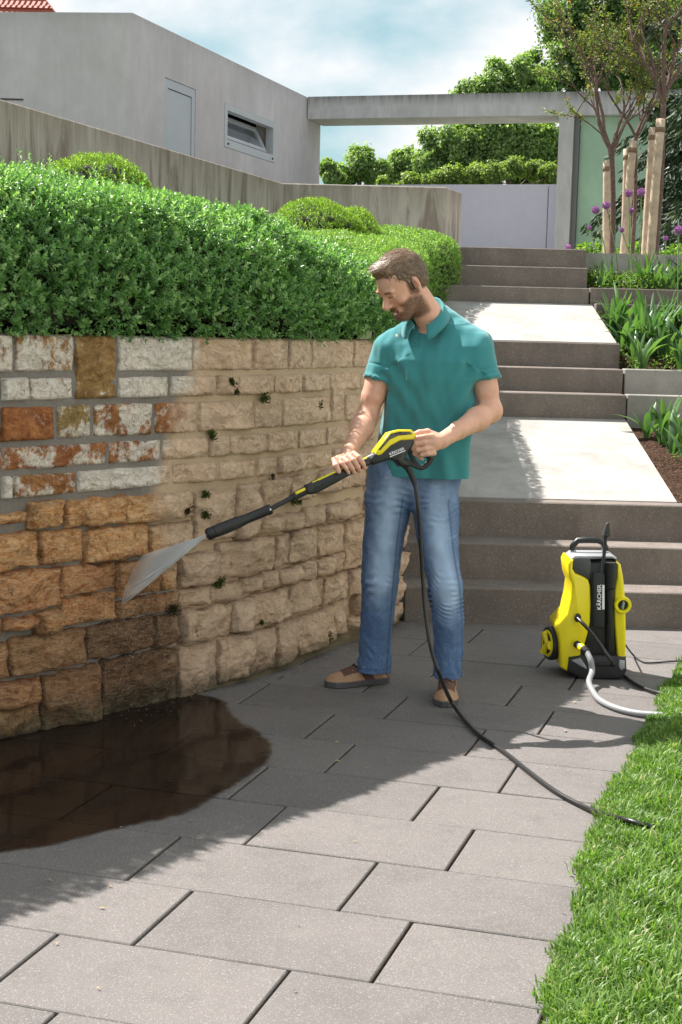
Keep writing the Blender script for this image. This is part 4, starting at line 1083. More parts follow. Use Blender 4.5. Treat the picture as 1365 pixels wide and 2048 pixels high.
# ------------------------------------------------------------------ background trees
M_TREE_D = mat_leaf('dark tree leaves', (.08, .14, .055), (.26, .37, .15), (.42, .52, .26), .5, .45)
M_TREE_M = mat_leaf('mid green tree leaves', (.12, .19, .07), (.36, .48, .19), (.5, .6, .3), .5, .48)
M_TREE_L = mat_leaf('pale yellow green leaves', (.13, .20, .05), (.36, .46, .13), (.52, .60, .25), .5, .4)
M_FIR = mat_leaf('dark fir needles', (.010, .028, .016), (.04, .075, .030), (.09, .13, .05), .6, .15)
M_BARK = plain('grey brown bark', (.16, .125, .10), .9, 0, .35, 30, .2, .4)
def limb(g, p, d, l, r, depth, rg, ends, split=3, wob=.15):
    pts = [Vector(p)]; dd = Vector(d).normalized()
    for k in range(5):
        dd = (dd + Vector((rg.gauss(0, wob), rg.gauss(0, wob), rg.gauss(.02, wob * .6)))).normalized()
        pts.append(pts[-1] + dd * l / 5)
    g.tube(pts, [r * (1 - .45 * k / 5) for k in range(6)], 6 if r > .01 else 4, caps=False)
    if depth == 0: ends.append((pts, dd)); return
    for k in range(split):
        a = pts[2 + rg.randrange(4)] if k else pts[-1]
        nd = (dd + Vector((rg.gauss(0, .55), rg.gauss(0, .55), rg.uniform(-.05, .5)))).normalized()
        limb(g, a, nd, l * rg.uniform(.55, .8), r * .55, depth - 1, rg, ends, split, wob)
def tree(name, label, base, blobs, nleaf, leaf, mat, seed, cat='tree', trunk_r=.12, group=None, flat=.8):
    rg = np.random.default_rng(seed); rr = random.Random(seed)
    t = thing(name, label, cat, base, group)
    g = Geo(); b = Vector(base); top = max(blobs, key=lambda q: q[2])
    cx_ = sum(q[0] for q in blobs) / len(blobs); cy_ = sum(q[1] for q in blobs) / len(blobs); cz_ = sum(q[2] for q in blobs) / len(blobs)
    mid = Vector((b.x * .7 + cx_ * .3, b.y, b.z + (cz_ - b.z) * .5))
    g.tube(spline([b, mid, (cx_, cy_, cz_)], 4), [trunk_r * (1 - .08 * i) for i in range(9)], 8)
    g.build('trunk', M_BARK, t, True)
    for q in blobs:
        h = Geo(); c = Vector(q[:3]); h.tube(spline([mid, mid.lerp(c, .5) + Vector((rr.gauss(0, .1), rr.gauss(0, .1), .1)), c], 3), [trunk_r * .45 * (1 - .12 * i) for i in range(7)], 5)
        h.build('branch', M_BARK, t, True)
    vol = np.array([q[3] ** 2 for q in blobs]); k = rg.choice(len(blobs), nleaf, p=vol / vol.sum())
    # clumps inside each blob
    nc = 17
    cl = rg.normal(0, 1, (len(blobs), nc, 3)); cl = nrm(cl) * rg.uniform(.45, 1.0, (len(blobs), nc, 1))
    j = rg.integers(0, nc, nleaf)
    B = np.array([q[:3] for q in blobs]); R = np.array([q[3] for q in blobs])
    P = B[k] + cl[k, j] * R[k][:, None] * np.array([1, .8, flat]) + rg.normal(0, 1, (nleaf, 3)) * R[k][:, None] * .14
    N = nrm(P - B[k] + rg.normal(0, .6, (nleaf, 3)) * R[k][:, None]); N[:, 2] += .35
    D = nrm(np.cross(N, rg.normal(0, 1, (nleaf, 3)))); D[:, 2] -= .25
    tn = np.clip(rg.normal(.45, .2, nleaf) + .25 * (cl[k, j][:, 2]), 0, 1)
    L = leaf * rg.uniform(.6, 1.4, nleaf)
    o = leaf_mesh('crown', P, D, N, L, L * .6, tn, mat, t, fold=.15); o['kind'] = 'stuff'
    return t
def pxY(x, y, Y):
    """point at distance Y seen at photo position x, y"""
    d = _F + _R * ((x - 682.5) / FPX) - _U * ((y - 1024) / FPX)
    return Vector((0, 0, CAM_H)) + d * (Y / d.y)
def blob(x, y, Y, rpx): p = pxY(x, y, Y); return (p.x, p.y, p.z, rpx / FPX * Y)
tree('broadleaf_tree', 'tall dark broadleaf tree rising over the right end of the concrete beam', (6.0, 33, 2.2),
     [blob(1165, 60, 33, 75), blob(1230, 120, 33, 90), blob(1120, 130, 32.5, 60), blob(1300, 40, 33.5, 85), blob(1180, 10, 33, 85), blob(1100, 175, 32.5, 55), blob(1330, 150, 33, 80), blob(1250, -60, 33, 100)], 95000, .085, M_TREE_D, 1, trunk_r=.25)
tree('broadleaf_tree', 'loose green tree with thin top showing above the middle of the beam', (3.6, 31, 2.2),
     [blob(1010, 190, 31, 60), blob(955, 185, 31, 40), blob(1050, 150, 31, 45), blob(1000, 145, 31, 30), blob(1070, 230, 31, 60)], 34000, .075, M_TREE_M, 2, trunk_r=.16)
tree('broadleaf_tree', 'dark green tree filling the right half of the portal opening', (3.3, 30, 2.2),
     [blob(900, 285, 30, 50), blob(960, 270, 30, 55), blob(1030, 285, 30, 60), blob(1090, 290, 30, 55), blob(870, 320, 30, 40), blob(1000, 330, 30, 60), blob(1080, 330, 30, 60), blob(920, 330, 30, 50)], 60000, .075, M_TREE_M, 3, trunk_r=.16)
tree('round_bush', 'rounded green treetop at the left end of the portal opening', (.1, 34, 2.2), [blob(720, 330, 34, 38), blob(755, 345, 34, 30), blob(690, 350, 34, 26)], 18000, .075, M_TREE_M, 4, 'tree')
tree('round_bush', 'second rounded treetop in the portal left of the dark tree', (1.2, 35, 2.2), [blob(805, 325, 35, 34), blob(835, 345, 35, 36), blob(780, 350, 35, 28)], 18000, .075, M_TREE_M, 5, 'tree')
tree('round_bush', 'small treetop squeezed against the house wall in the portal', (-.4, 33, 2.2), [blob(655, 335, 33, 20), blob(665, 355, 33, 24)], 9000, .075, M_TREE_M, 6, 'tree')
tree('garden_hedge', 'loose pale yellow green hedge growing above the grey gate', (2.2, 24.5, 2.2),
     [blob(x, y, 24.5 + (x % 3) * .2, r) for x, y, r in [(770, 372, 22), (815, 366, 24), (860, 362, 26), (905, 356, 28), (950, 350, 28), (990, 340, 28), (1030, 335, 26), (1070, 342, 28), (1105, 352, 26)]], 30000, .052, M_TREE_L, 7, 'hedge', trunk_r=.05)

tree('yew_shrub', 'dark evergreen shrub mass behind the right stakes at the frame edge', (5.6, 19.5, 2.2), [blob(x, y, 19.5, r) for x, y, r in [(1330, 300, 45), (1350, 380, 50), (1340, 450, 50), (1390, 240, 60), (1400, 340, 60), (1335, 220, 40)]], 30000, .05, M_FIR, 8, 'shrub', trunk_r=.08)
# dark fir at the right edge
fir = thing('fir_tree', 'dark drooping fir tree at the right edge behind the staked trees', 'tree', (4.72, 16.5, 2.1))
rf_ = random.Random(21); g = Geo(); g.tube([(4.72, 16.5, 2.1), (4.72, 16.5, 9.5)], [.16, .04], 8); g.build('trunk', M_BARK, fir, True)
Pn, Dn, Ln, tn_ = [], [], [], []
for k in range(190):
    z = rf_.uniform(2.3, 8.8); a = rf_.uniform(0, 6.283); ln = (9.8 - z) * .30 * rf_.uniform(.6, 1.0) + .3
    d = Vector((math.cos(a), math.sin(a), 0)); b = Geo()
    pts = [Vector((4.72, 16.5, z)) + d * (ln * t) + Vector((0, 0, -.18 * ln * t * t * 2)) for t in (0, .35, .7, 1)]
    b.tube(pts, [.02, .014, .009, .004], 4, caps=False)
    if k < 60: b.build('branch', M_BARK, fir, True)
    side = Vector((-d.y, d.x, 0))
    for q in range(int(190 * ln)):
        t = rf_.random() ** .7; p = Vector((4.72, 16.5, z)) + d * (ln * t) + Vector((0, 0, -.36 * ln * t * t))
        w = (1.1 - t) * .45 * ln
        o_ = rf_.uniform(-1, 1); p = p + side * o_ * w + Vector((0, 0, -abs(o_) * w * .35 - rf_.random() * .10))
        Pn.append(p); Dn.append(side * o_ + d * .6 + Vector((rf_.gauss(0, .2), rf_.gauss(0, .2), -.7))); Ln.append(rf_.uniform(.07, .15)); tn_.append(rf_.random())
Pn = np.array(Pn); n = len(Pn); rg = np.random.default_rng(5)
o = leaf_mesh('needles', Pn, np.array(Dn), nrm(rg.normal(0, 1, (n, 3))), np.array(Ln), np.array(Ln) * .22, np.array(tn_), M_FIR, fir); o['kind'] = 'stuff'

# ------------------------------------------------------------------ young staked trees
M_STAKE = plain('peeled pine stake', (.50, .385, .28), .75, 0, .25, 14, .3, .2)
M_YBARK = plain('young reddish bark', (.15, .10, .085), .85, 0, .4, 40, .2, .3)
M_YLEAF = mat_leaf('sparse spring leaves', (.08, .11, .03), (.24, .30, .09), (.50, .22, .07), .5, .35)
def sapling(label, base, knee, r, seed, n_limb, spread, hl):
    rr = random.Random(seed); rg = np.random.default_rng(seed)
    t = thing('young_tree', label, 'tree', base, 'young staked trees in the upper bed')
    g = Geo(); b = Vector(base); k = Vector(knee)
    g.tube(spline([b, b.lerp(k, .5) + Vector((.015, 0, 0)), k], 4), [r * (1 - .03 * i) for i in range(9)], 8, caps=False); g.build('trunk', M_YBARK, t, True)
    g = Geo(); ends = []
    for i in range(n_limb):
        a = i * 2.4 + rr.random(); d = Vector((math.cos(a) * spread, math.sin(a) * spread * .8, 1))
        limb(g, k - Vector((0, 0, .02 * i)), d, hl * rr.uniform(.7, 1.1), r * .62, 3, rr, ends, 3, .13)
    g.build('limbs', M_YBARK, t, True)
    P, D = [], []
    for pts, dd in ends:
        for q in range(20):
            i = rr.randrange(1, 6); P.append(pts[i] + Vector((rr.gauss(0, .012), rr.gauss(0, .012), rr.gauss(0, .012)))); D.append((rr.gauss(0, 1), rr.gauss(0, 1), rr.gauss(.1, .7)))
    P = np.array(P); n = len(P)
    o = leaf_mesh('leaves', P, np.array(D), nrm(rg.normal(0, 1, (n, 3)) + [0, 0, .6]), rg.uniform(.020, .042, n), rg.uniform(.010, .020, n), rg.random(n), M_YLEAF, t); o['kind'] = 'stuff'
sapling('left young tree tied to the short stake before the green wall', pxY(1222, 545, 13.0), pxY(1224, 300, 13.0), .028, 31, 5, .42, .62)
sapling('middle young tree rising between the two slanted stakes', pxY(1262, 545, 13.2), pxY(1272, 270, 13.2), .020, 44, 4, .40, .60)
sapling('right young tree with reddish twigs beside the tallest stake', pxY(1308, 540, 12.8), pxY(1328, 190, 12.8), .030, 57, 5, .45, .66)
def stake(label, p, q, r):
    t = thing('wooden_stake', label, 'stake', p, 'peeled stakes holding the young trees')
    p, q = Vector(p), Vector(q); g = Geo(); n_ = 7
    pts = [p.lerp(q, i / n_) + Vector((mnoise.noise(p * 9 + Vector((i, 0, 0))) * .004, 0, 0)) for i in range(n_ + 1)]
    g.tube(pts, [r * (1 + .05 * mnoise.noise(Vector((i * 1.3, p.x * 9, 0)))) for i in range(n_ + 1)], 12); g.build('post', M_STAKE, t, True)
    h = Geo(); c = p.lerp(q, .93); d = (q - p).normalized()
    h.tube([c - d * .02, c + d * .02], [r * 1.12] * 2, 12); h.build('tie', plain('coconut tie', (.20, .13, .08), .9), t, True)
stake('short stake beside the left young tree', pxY(1212, 548, 12.9), pxY(1213, 322, 12.9), .027)
stake('slanted stake between left and middle young trees, light side lit', pxY(1244, 545, 12.8), pxY(1267, 282, 12.8), .033)
stake('thin stake standing just behind the slanted one', pxY(1246, 540, 13.4), pxY(1253, 298, 13.4), .024)
stake('darker stake left behind the tallest one', pxY(1287, 545, 13.1), pxY(1306, 255, 13.1), .030)
stake('tallest stake, rightmost of all, in front of the right young tree', pxY(1299, 545, 12.6), pxY(1322, 238, 12.6), .036)

# ------------------------------------------------------------------ bed plants
M_IRIS = mat_leaf('broad tulip leaves', (.055, .13, .05), (.17, .29, .10), (.42, .50, .28), .38, .35)
M_SHRUB = mat_leaf('bright perennial leaves', (.06, .14, .02), (.22, .36, .06), (.5, .55, .2), .45, .4)
def strap_clump(name, base, n, L, W, seed, parent=None, mat=None, lean=.5):
    """broad curved strap leaves"""
    rg = random.Random(seed); V = []; F = []; T = []
    b = Vector(base)
    for k in range(n):
        a = rg.uniform(0, 6.283); l = L * rg.uniform(.6, 1.15); w = W * rg.uniform(.6, 1.15); ln = rg.uniform(.12, lean) * l
        d = Vector((math.cos(a), math.sin(a), 0)); s = Vector((-d.y, d.x, 0)); s = (s + d * rg.uniform(-.5, .5)).normalized()
        p0 = b + d * rg.uniform(0, .03) + Vector((0, 0, -.01)); tt = rg.random() * .8; i0 = len(V); droop = rg.uniform(0, .35) if rg.random() < .6 else rg.uniform(.5, .9)
        m_ = 7
        for i in range(m_ + 1):
            f = i / m_; ww = w * math.sin(math.pi * min(1, .12 + f * .88)) ** .7 * (1 if f < 1 else 0)
            c = p0 + Vector((0, 0, l * (f - droop * f * f * .6))) + d * (ln * f * f * (1 + droop))
            nn = d * .3
            V += [c - s * ww / 2 + d * ww * .22, c - d * ww * .05, c + s * ww / 2 + d * ww * .22]; T += [tt, tt * .8, tt]
        for i in range(m_):
            q = i0 + 3 * i; F += [(q, q + 1, q + 4, q + 3), (q + 1, q + 2, q + 5, q + 4)]
    return V, F, T
def strap_plant(name, label, base, n, L, W, seed, group, mat=None, lean=.5):
    V, F, T = strap_clump(name, base, n, L, W, seed, None, mat, lean)
    t = thing(name, label, 'plant', base, group)
    o = mesh('leaves', V, F, mat or M_IRIS, t, True, None, {'tint': T}); return t
rp = random.Random(77)
def zone_label(what, bed, x, y, x0, x1, y0, y1):
    c = ['beside the steps', 'near the steps', 'in the middle', 'right of the middle', 'at the far right'][min(4, int((x - x0) / (x1 - x0) * 5))]
    r = ['front row', 'second row', 'third row', 'back row'][min(3, int((y - y0) / (y1 - y0) * 4))]
    return f'{what} in the {r} of the {bed}, {c}'
g1 = 'broad leaved plants in the lowest bed'
def bz(x, y):
    if y < 10.15: return .56 + .34 * (y - 8.1) / 1.72 - .02
    if y < 11.6: return 1.21 + .37 * (y - 10.22) / 1.28 - .02
    return 1.83 + .22 * (y - 11.78) / 2.8 - .02
low = [(1290, 820), (1325, 838), (1300, 868), (1345, 868), (1280, 842), (1328, 905), (1350, 935), (1362, 820), (1320, 885), (1362, 890), (1345, 800), (1310, 850)]
low = [(1.93, 9.55), (2.06, 9.62), (2.18, 9.5), (2.02, 9.2), (2.14, 9.25), (2.06, 8.9), (2.16, 8.95), (2.10, 8.62), (2.2, 8.65), (2.26, 9.3), (2.3, 9.6), (2.3, 8.9), (2.42, 9.4), (2.5, 9.0), (2.0, 9.4), (2.12, 9.66), (2.08, 9.05), (2.18, 8.8), (2.24, 9.12), (2.28, 8.75)]
for i, (x, y) in enumerate(low):
    strap_plant('tulip_plant', zone_label('broad leaved plant', 'lowest bed', x, y, 1.9, 2.5, 8.5, 9.7), (x, y, bz(x, y)), rp.randint(5, 8), rp.uniform(.24, .36), .055, 100 + i, g1)
g2 = 'broad leaved plants in the middle bed'
for i in range(88):
    y = rp.uniform(10.3, 11.42); x = rp.uniform(1.95 + (11.6 - y) * 0, 2.95)
    strap_plant('tulip_plant', zone_label('strap leaved plant', 'middle bed', x, y, 1.95, 2.95, 10.3, 11.42), (x, y, bz(x, y)), rp.randint(6, 9), rp.uniform(.24, .40), .042, 200 + i, g2, None, .45)
g3 = 'broad leaved plants in the upper bed'
for i in range(58):
    y = rp.uniform(11.85, 13.2); x = rp.uniform(1.98, 3.2)
    strap_plant('tulip_plant', zone_label('short leafy plant', 'upper bed', x, y, 1.98, 3.2, 11.85, 13.2), (x, y, bz(x, y)), rp.randint(6, 9), rp.uniform(.17, .32), .037, 300 + i, g3, None, .6)
for i, (x, y, r, lab) in enumerate([(2.95, 13.3, .30, 'bright green perennial right of the tallest stake'), (3.2, 12.7, .28, 'leafy perennial at the right frame edge above the dark edging'), (3.3, 14.2, .34, 'shaded perennial under the dark fir at the right edge'), (2.2, 13.7, .2, 'small perennial between the left and middle stakes'), (2.65, 13.9, .24, 'low perennial behind the tallest stake')]):
    t = thing('perennial', lab, 'plant', (x, y, bz(x, y)))
    rg = np.random.default_rng(60 + i); n = 1500
    a = rg.uniform(0, 6.283, n); rr_ = r * np.sqrt(rg.random(n)); h = .34 * (1 - (rr_ / r) ** 2 * .5) * rg.uniform(.4, 1, n)
    P = np.stack([x + rr_ * np.cos(a), y + rr_ * np.sin(a), bz(x, y) + h], 1)
    o = leaf_mesh('foliage', P, nrm(np.stack([np.cos(a), np.sin(a), rg.normal(.2, .5, n)], 1)), nrm(rg.normal(0, .5, (n, 3)) + [0, 0, 1]), rg.uniform(.03, .06, n), rg.uniform(.018, .03, n), rg.random(n), M_SHRUB, t); o['kind'] = 'stuff'
    s_ = Geo()
    for k in range(14):
        aa = k * 2.4; s_.tube([(x, y, bz(x, y) - .02), (x + .6 * r * math.cos(aa), y + .6 * r * math.sin(aa), bz(x, y) + .24)], [.004, .002], 4, caps=False)
    s_.build('stems', M_SHRUB, t)
# low weeds between the strap leaves
def scatter_weeds(name, n, x0, x1, y0, y1, seed, hmax=.06):
    rg = np.random.default_rng(seed); x = rg.uniform(x0, x1, n); y = rg.uniform(y0, y1, n)
    cl = np.sin(x * 11 + seed) * np.sin(y * 13 + x * 3) + .35; k = rg.random(n) < np.clip(cl, 0, 1); x, y = x[k], y[k]; n = len(x)
    z = np.array([bz(a, b) for a, b in zip(x, y)]) + rg.uniform(0, hmax, n)
    o = leaf_mesh(name, np.stack([x, y, z], 1), nrm(rg.normal(0, 1, (n, 3)) + [0, 0, .8]), nrm(rg.normal(0, .6, (n, 3)) + [0, -.3, 1]), rg.uniform(.012, .035, n), rg.uniform(.005, .012, n), rg.random(n), M_SHRUB, None, kind='stuff')
scatter_weeds('weeds', 4600, 2.0, 2.9, 8.3, 9.75, 3, .03)
scatter_weeds('weeds', 9000, 1.9, 3.1, 10.25, 11.5, 4, .09)
scatter_weeds('weeds', 16000, 1.93, 3.6, 11.8, 14, 5, .12)

M_ALL = plain('purple allium florets', (.50, .22, .50), .6, 0, .25, 60)
M_STEM = plain('allium stem', (.14, .22, .07), .5)
def allium(label, px, py, Y, r, bx=None, seed=0):
    c = pxY(px, py, Y); rr = random.Random(seed); b = Vector(((bx if bx is not None else c.x + rr.uniform(-.05, .08)), Y - .1 + rr.uniform(-.1, .1), 0)); b.z = bz(b.x, max(11.85, b.y)) if b.y > 11.7 else bz(b.x, b.y)
    t = thing('allium', label, 'flower', b, 'purple alliums in the beds')
    Geo().tube(spline([b, b.lerp(c, .5) + Vector((rr.uniform(-.02, .02), 0, 0)), c], 5), .0045, 6, caps=False).build('stem', M_STEM, t, True)
    rg = np.random.default_rng(seed); n = 420
    N = nrm(rg.normal(0, 1, (n, 3))); P = np.array(c) + N * r * .55
    T = nrm(np.cross(N, rg.normal(0, 1, (n, 3)))); D = nrm(N + T * .5)
    g = Geo(); g.sphere(c, r * .72, 12, 8)
    hd = g.build('flower_head', M_ALL, t, True)
    o = leaf_mesh('florets', P, D, T, np.full(n, r * .5), np.full(n, r * .16), rg.random(n), M_ALL, hd); o['kind'] = 'stuff'
allium('large allium ball left of the short stake', 1192, 420, 12.4, .034, 2.12, 1)
allium('large allium ball touching the left young trunk', 1213, 411, 12.4, .034, 2.22, 2)
allium('tiny pale allium ball lowest left before the green wall', 1180, 455, 12.6, .018, 2.1, 3)
allium('allium ball peeping over the top step', 1137, 494, 12.9, .026, 1.98, 4)
allium('allium ball in front of the slanted stake, near its middle', 1258, 387, 12.3, .032, 2.26, 5)
allium('highest allium ball, right of the slanted stake', 1283, 384, 12.3, .034, 2.34, 6)
allium('medium allium ball below the two highest ones', 1262, 421, 12.5, .026, 2.34, 7)
allium('small allium ball low on the slanted stake', 1244, 460, 12.2, .021, 2.28, 8)
allium('largest allium ball at the right frame edge', 1358, 460, 11.6, .036, 2.52, 9)
allium('small allium ball left of the one at the frame edge', 1332, 477, 12.0, .022, 2.50, 10)

# ================================================================== signed distance modelling
class SDF:
    def __init__(s, lo, hi, h):
        s.lo = np.array(lo, float); s.h = h
        s.n = np.ceil((np.array(hi) - s.lo) / h).astype(int) + 1
        s.F = np.full(s.n, .08, np.float32)
        s.ax = [s.lo[i] + h * np.arange(s.n[i]) for i in range(3)]
    def _sub(s, lo, hi):
        a = np.clip(np.floor((np.array(lo) - s.lo) / s.h).astype(int), 0, s.n - 1); b = np.clip(np.ceil((np.array(hi) - s.lo) / s.h).astype(int) + 1, 1, s.n)
        sl = tuple(slice(x, max(x + 1, y)) for x, y in zip(a, b))
        X, Y, Z = np.meshgrid(*[s.ax[i][sl[i]] for i in range(3)], indexing='ij')
        return sl, X, Y, Z
    def _merge(s, sl, d, k, mode):
        a = s.F[sl]; d = d.astype(np.float32)
        if mode == 'add':
            if k > 0: hh = np.maximum(k - np.abs(a - d), 0) / k; s.F[sl] = np.minimum(a, d) - hh * hh * k * .25
            else: s.F[sl] = np.minimum(a, d)
        else:
            d = -d
            if k > 0: hh = np.maximum(k - np.abs(a - d), 0) / k; s.F[sl] = np.maximum(a, d) + hh * hh * k * .25
            else: s.F[sl] = np.maximum(a, d)
    def cone(s, p, q, r0, r1, k=.01, mode='add', flat=None):
        p = np.array(p, float); q = np.array(q, float); m = max(r0, r1) + k + 3 * s.h
        sl, X, Y, Z = s._sub(np.minimum(p, q) - m, np.maximum(p, q) + m)
        d = q - p; L2 = d @ d + 1e-12
        t = np.clip(((X - p[0]) * d[0] + (Y - p[1]) * d[1] + (Z - p[2]) * d[2]) / L2, 0, 1)
        ex, ey, ez = X - p[0] - t * d[0], Y - p[1] - t * d[1], Z - p[2] - t * d[2]
        if flat is not None:     # flat=(axis, factor): squash thickness along an axis
            ax, fc = np.array(flat[0], float), flat[1]; ax = ax / np.linalg.norm(ax)
            u = ex * ax[0] + ey * ax[1] + ez * ax[2]; g = (1 / fc - 1)
            ex, ey, ez = ex + ax[0] * u * g, ey + ax[1] * u * g, ez + ax[2] * u * g
        s._merge(sl, np.sqrt(ex * ex + ey * ey + ez * ez) - (r0 + (r1 - r0) * t), k, mode)
    def ell(s, c, r, R=None, k=.01, mode='add'):
        """ellipsoid; R columns are its axes"""
        c = np.array(c, float); r = np.array(r, float); m = max(r) + k + 3 * s.h
        R = np.eye(3) if R is None else np.array(R, float)
        ext = np.sqrt(((R * r) ** 2).sum(1)) + k + 3 * s.h
        sl, X, Y, Z = s._sub(c - ext, c + ext)
        x, y, z = X - c[0], Y - c[1], Z - c[2]
        a = [(x * R[0, i] + y * R[1, i] + z * R[2, i]) for i in range(3)]
        k0 = np.sqrt(sum((a[i] / r[i]) ** 2 for i in range(3))); k1 = np.sqrt(sum((a[i] / r[i] ** 2) ** 2 for i in range(3))) + 1e-9
        s._merge(sl, k0 * (k0 - 1) / k1, k, mode)
    def fn(s, f, lo, hi, k=0, mode='add'):
        sl, X, Y, Z = s._sub(lo, hi); s._merge(sl, f(X, Y, Z), k, mode)
    def mesh(s):
        F = s.F; n = F.shape; S = F < 0
        cs = np.zeros(tuple(x - 1 for x in n), bool)
        # cells with a sign change
        mn = np.ones_like(cs); mx = np.zeros_like(cs)
        for i in (0, 1):
            for j in (0, 1):
                for k in (0, 1):
                    b = S[i:n[0] - 1 + i, j:n[1] - 1 + j, k:n[2] - 1 + k]; mn &= b; mx |= b
        cs = mx & ~mn
        I, J, K = np.nonzero(cs); idx = -np.ones(cs.shape, np.int64); idx[I, J, K] = np.arange(len(I))
        acc = np.zeros((len(I), 3)); cnt = np.zeros(len(I))
        co = [(i, j, k) for i in (0, 1) for j in (0, 1) for k in (0, 1)]
        for a in range(8):
            for b in range(a + 1, 8):
                A, B = co[a], co[b]
                if sum(abs(x - y) for x, y in zip(A, B)) != 1: continue
                fa = F[I + A[0], J + A[1], K + A[2]].astype(float); fb_ = F[I + B[0], J + B[1], K + B[2]].astype(float)
                m = (fa < 0) != (fb_ < 0); t = np.where(m, fa / np.where(m, fa - fb_, 1), 0)
                P = np.array(A)[None] + t[:, None] * (np.array(B) - np.array(A))[None]
                acc += P * m[:, None]; cnt += m
        V = (acc / cnt[:, None] + np.stack([I, J, K], 1)) * s.h + s.lo
        Q = []
        for ax in range(3):
            o1, o2 = (ax + 1) % 3, (ax + 2) % 3
            sa = [slice(None)] * 3; sb = [slice(None)] * 3; sa[ax] = slice(0, n[ax] - 1); sb[ax] = slice(1, n[ax])
            A, B = S[tuple(sa)], S[tuple(sb)]
            for flip, m in ((False, A & ~B), (True, ~A & B)):
                g = np.array(np.nonzero(m)).T
                g = g[(g[:, o1] > 0) & (g[:, o2] > 0) & (g[:, o1] < n[o1] - 1) & (g[:, o2] < n[o2] - 1)]
                e1 = np.zeros(3, int); e1[o1] = 1; e2 = np.zeros(3, int); e2[o2] = 1
                c = [g - e1 - e2, g - e2, g, g - e1]
                q = np.stack([idx[x[:, 0], x[:, 1], x[:, 2]] for x in c], 1)
                Q.append(q[:, ::-1] if flip else q)
        return V, np.concatenate(Q)
def sdf_object(S, name, mat, parent, attrf=None, disp=None, relax=1):
    V, Q = S.mesh()
    # one light smoothing pass
    for _ in range(relax):
        acc = np.zeros_like(V); c = np.zeros(len(V))
        for a, b in ((0, 1), (1, 2), (2, 3), (3, 0)):
            np.add.at(acc, Q[:, a], V[Q[:, b]]); np.add.at(acc, Q[:, b], V[Q[:, a]]); np.add.at(c, Q[:, a], 1); np.add.at(c, Q[:, b], 1)
        V = V * .5 + .5 * acc / c[:, None]
    if disp is not None:
        n = np.zeros_like(V); fn_ = np.cross(V[Q[:, 2]] - V[Q[:, 0]], V[Q[:, 3]] - V[Q[:, 1]])
        for a in range(4): np.add.at(n, Q[:, a], fn_)
        V = V + nrm(n) * disp(V, nrm(n))[:, None]
    at = attrf(V) if attrf else None
    return mesh(name, V, Q, mat, parent, True, None, at)

def vnoise(P, sc, seed=0):
    """cheap vectorised smooth noise from summed sines"""
    r = np.random.default_rng(seed); out = np.zeros(len(P))
    for k in range(5):
        d = r.normal(0, 1, 3); d /= np.linalg.norm(d); out += np.sin((P * np.array(sc)) @ d * (1 + .35 * k) * 2 + r.uniform(0, 6.28) + 1.7 * np.sin((P * np.array(sc)) @ r.normal(0, 1, 3) * .8 + k))
    return out / 3.2

# ================================================================== the man
man = thing('person', 'smiling man in teal polo shirt and blue jeans holding a long spray lance', 'person', (.25, 5.95, 0))
HC = np.array([.213, 5.93, 1.640]); HS = 1.0
_y, _p, _r = 1.004, .64, -.017
fw = np.array([-math.sin(_y) * math.cos(_p), -math.cos(_y) * math.cos(_p), -math.sin(_p)])
lf = np.array([math.cos(_y), -math.sin(_y), 0]); up = np.cross(fw, lf)
HR = np.stack([lf, fw, up], 1)
def hd(x, y, z): return HC + HR @ (np.array([x, y, z]) * HS)
def hr(*r): return np.array(r) * HS
def hloc(P): return ((P - HC) @ HR) / HS
h_ = .0029
B = SDF((-.06, 5.50, .84), (.72, 6.22, 1.80), h_)
# torso core hidden under the shirt
P3 = lambda x, y, Y: np.array(pxY(x, y, Y))
B.ell(P3(862, 740, 6.02), (.145, .085, .16), None, .03)
B.ell(P3(850, 850, 6.04), (.13, .08, .15), None, .03)
B.ell(P3(838, 940, 6.05), (.13, .08, .10), None, .03)
# neck
nb_ = P3(868, 648, 6.005)
B.cone(hd(0, -.030, -.055), nb_, .054, .060, .025)
B.cone(P3(800, 680, 6.02), P3(940, 680, 5.98), .035, .035, .04); B.cone(nb_ + np.array([0, .01, .02]), P3(925, 680, 6.0), .030, .022, .03)
# head
E_ = lambda c, r, k=.01, mode='add', rot=None: B.ell(hd(*c), hr(*r), HR if rot is None else HR @ np.array(rot), k, mode)
E_((0, -.014, .036), (.076, .098, .082))
E_((0, .018, .015), (.068, .078, .075), .02)
E_((0, .030, -.040), (.060, .062, .075), .02)
E_((0, .030, -.080), (.053, .056, .040), .02)
E_((0, .070, -.104), (.024, .020, .019), .02)
for s in (-1, 1):
    B.cone(hd(.058 * s, .0, -.06), hd(.026 * s, .066, -.102), .013, .014, .022)
    E_((.030 * s, .082, .019), (.026, .012, .0085), .012)
    E_((.043 * s, .062, -.034), (.022, .020, .020), .016)
    E_((.032 * s, .100, -.001), (.016, .014, .011), .012, 'sub')
    E_((.031 * s, .077, -.001), (.0155, .0125, .0100), .004)       # closed smiling lids
    B.cone(hd(.018 * s, .0890, -.0035), hd(.043 * s, .078, -.001), .0015, .0015, .0015, 'sub')
    E_((.0125 * s, .099, -.038), (.0085, .010, .0075), .006)
    E_((.008 * s, .103, -.0455), (.0042, .0055, .004), .002, 'sub')
    # ears
    c_, s_ = math.cos(.32), math.sin(.32)
    rot = np.array([[c_, s * s_, 0], [-s * s_, c_, 0], [0, 0, 1]])
    E_((.079 * s, -.014, -.010), (.0095, .020, .034), .005, 'add', rot)
    E_((.080 * s, -.008, -.034), (.006, .010, .012), .006, 'add', rot)
    E_((.0895 * s, -.010, -.004), (.0085, .0120, .0225), .003, 'sub', rot)
    B.cone(hd(.0835 * s, -.012, .012), hd(.0835 * s, -.018, -.018), .0028, .0025, .004)
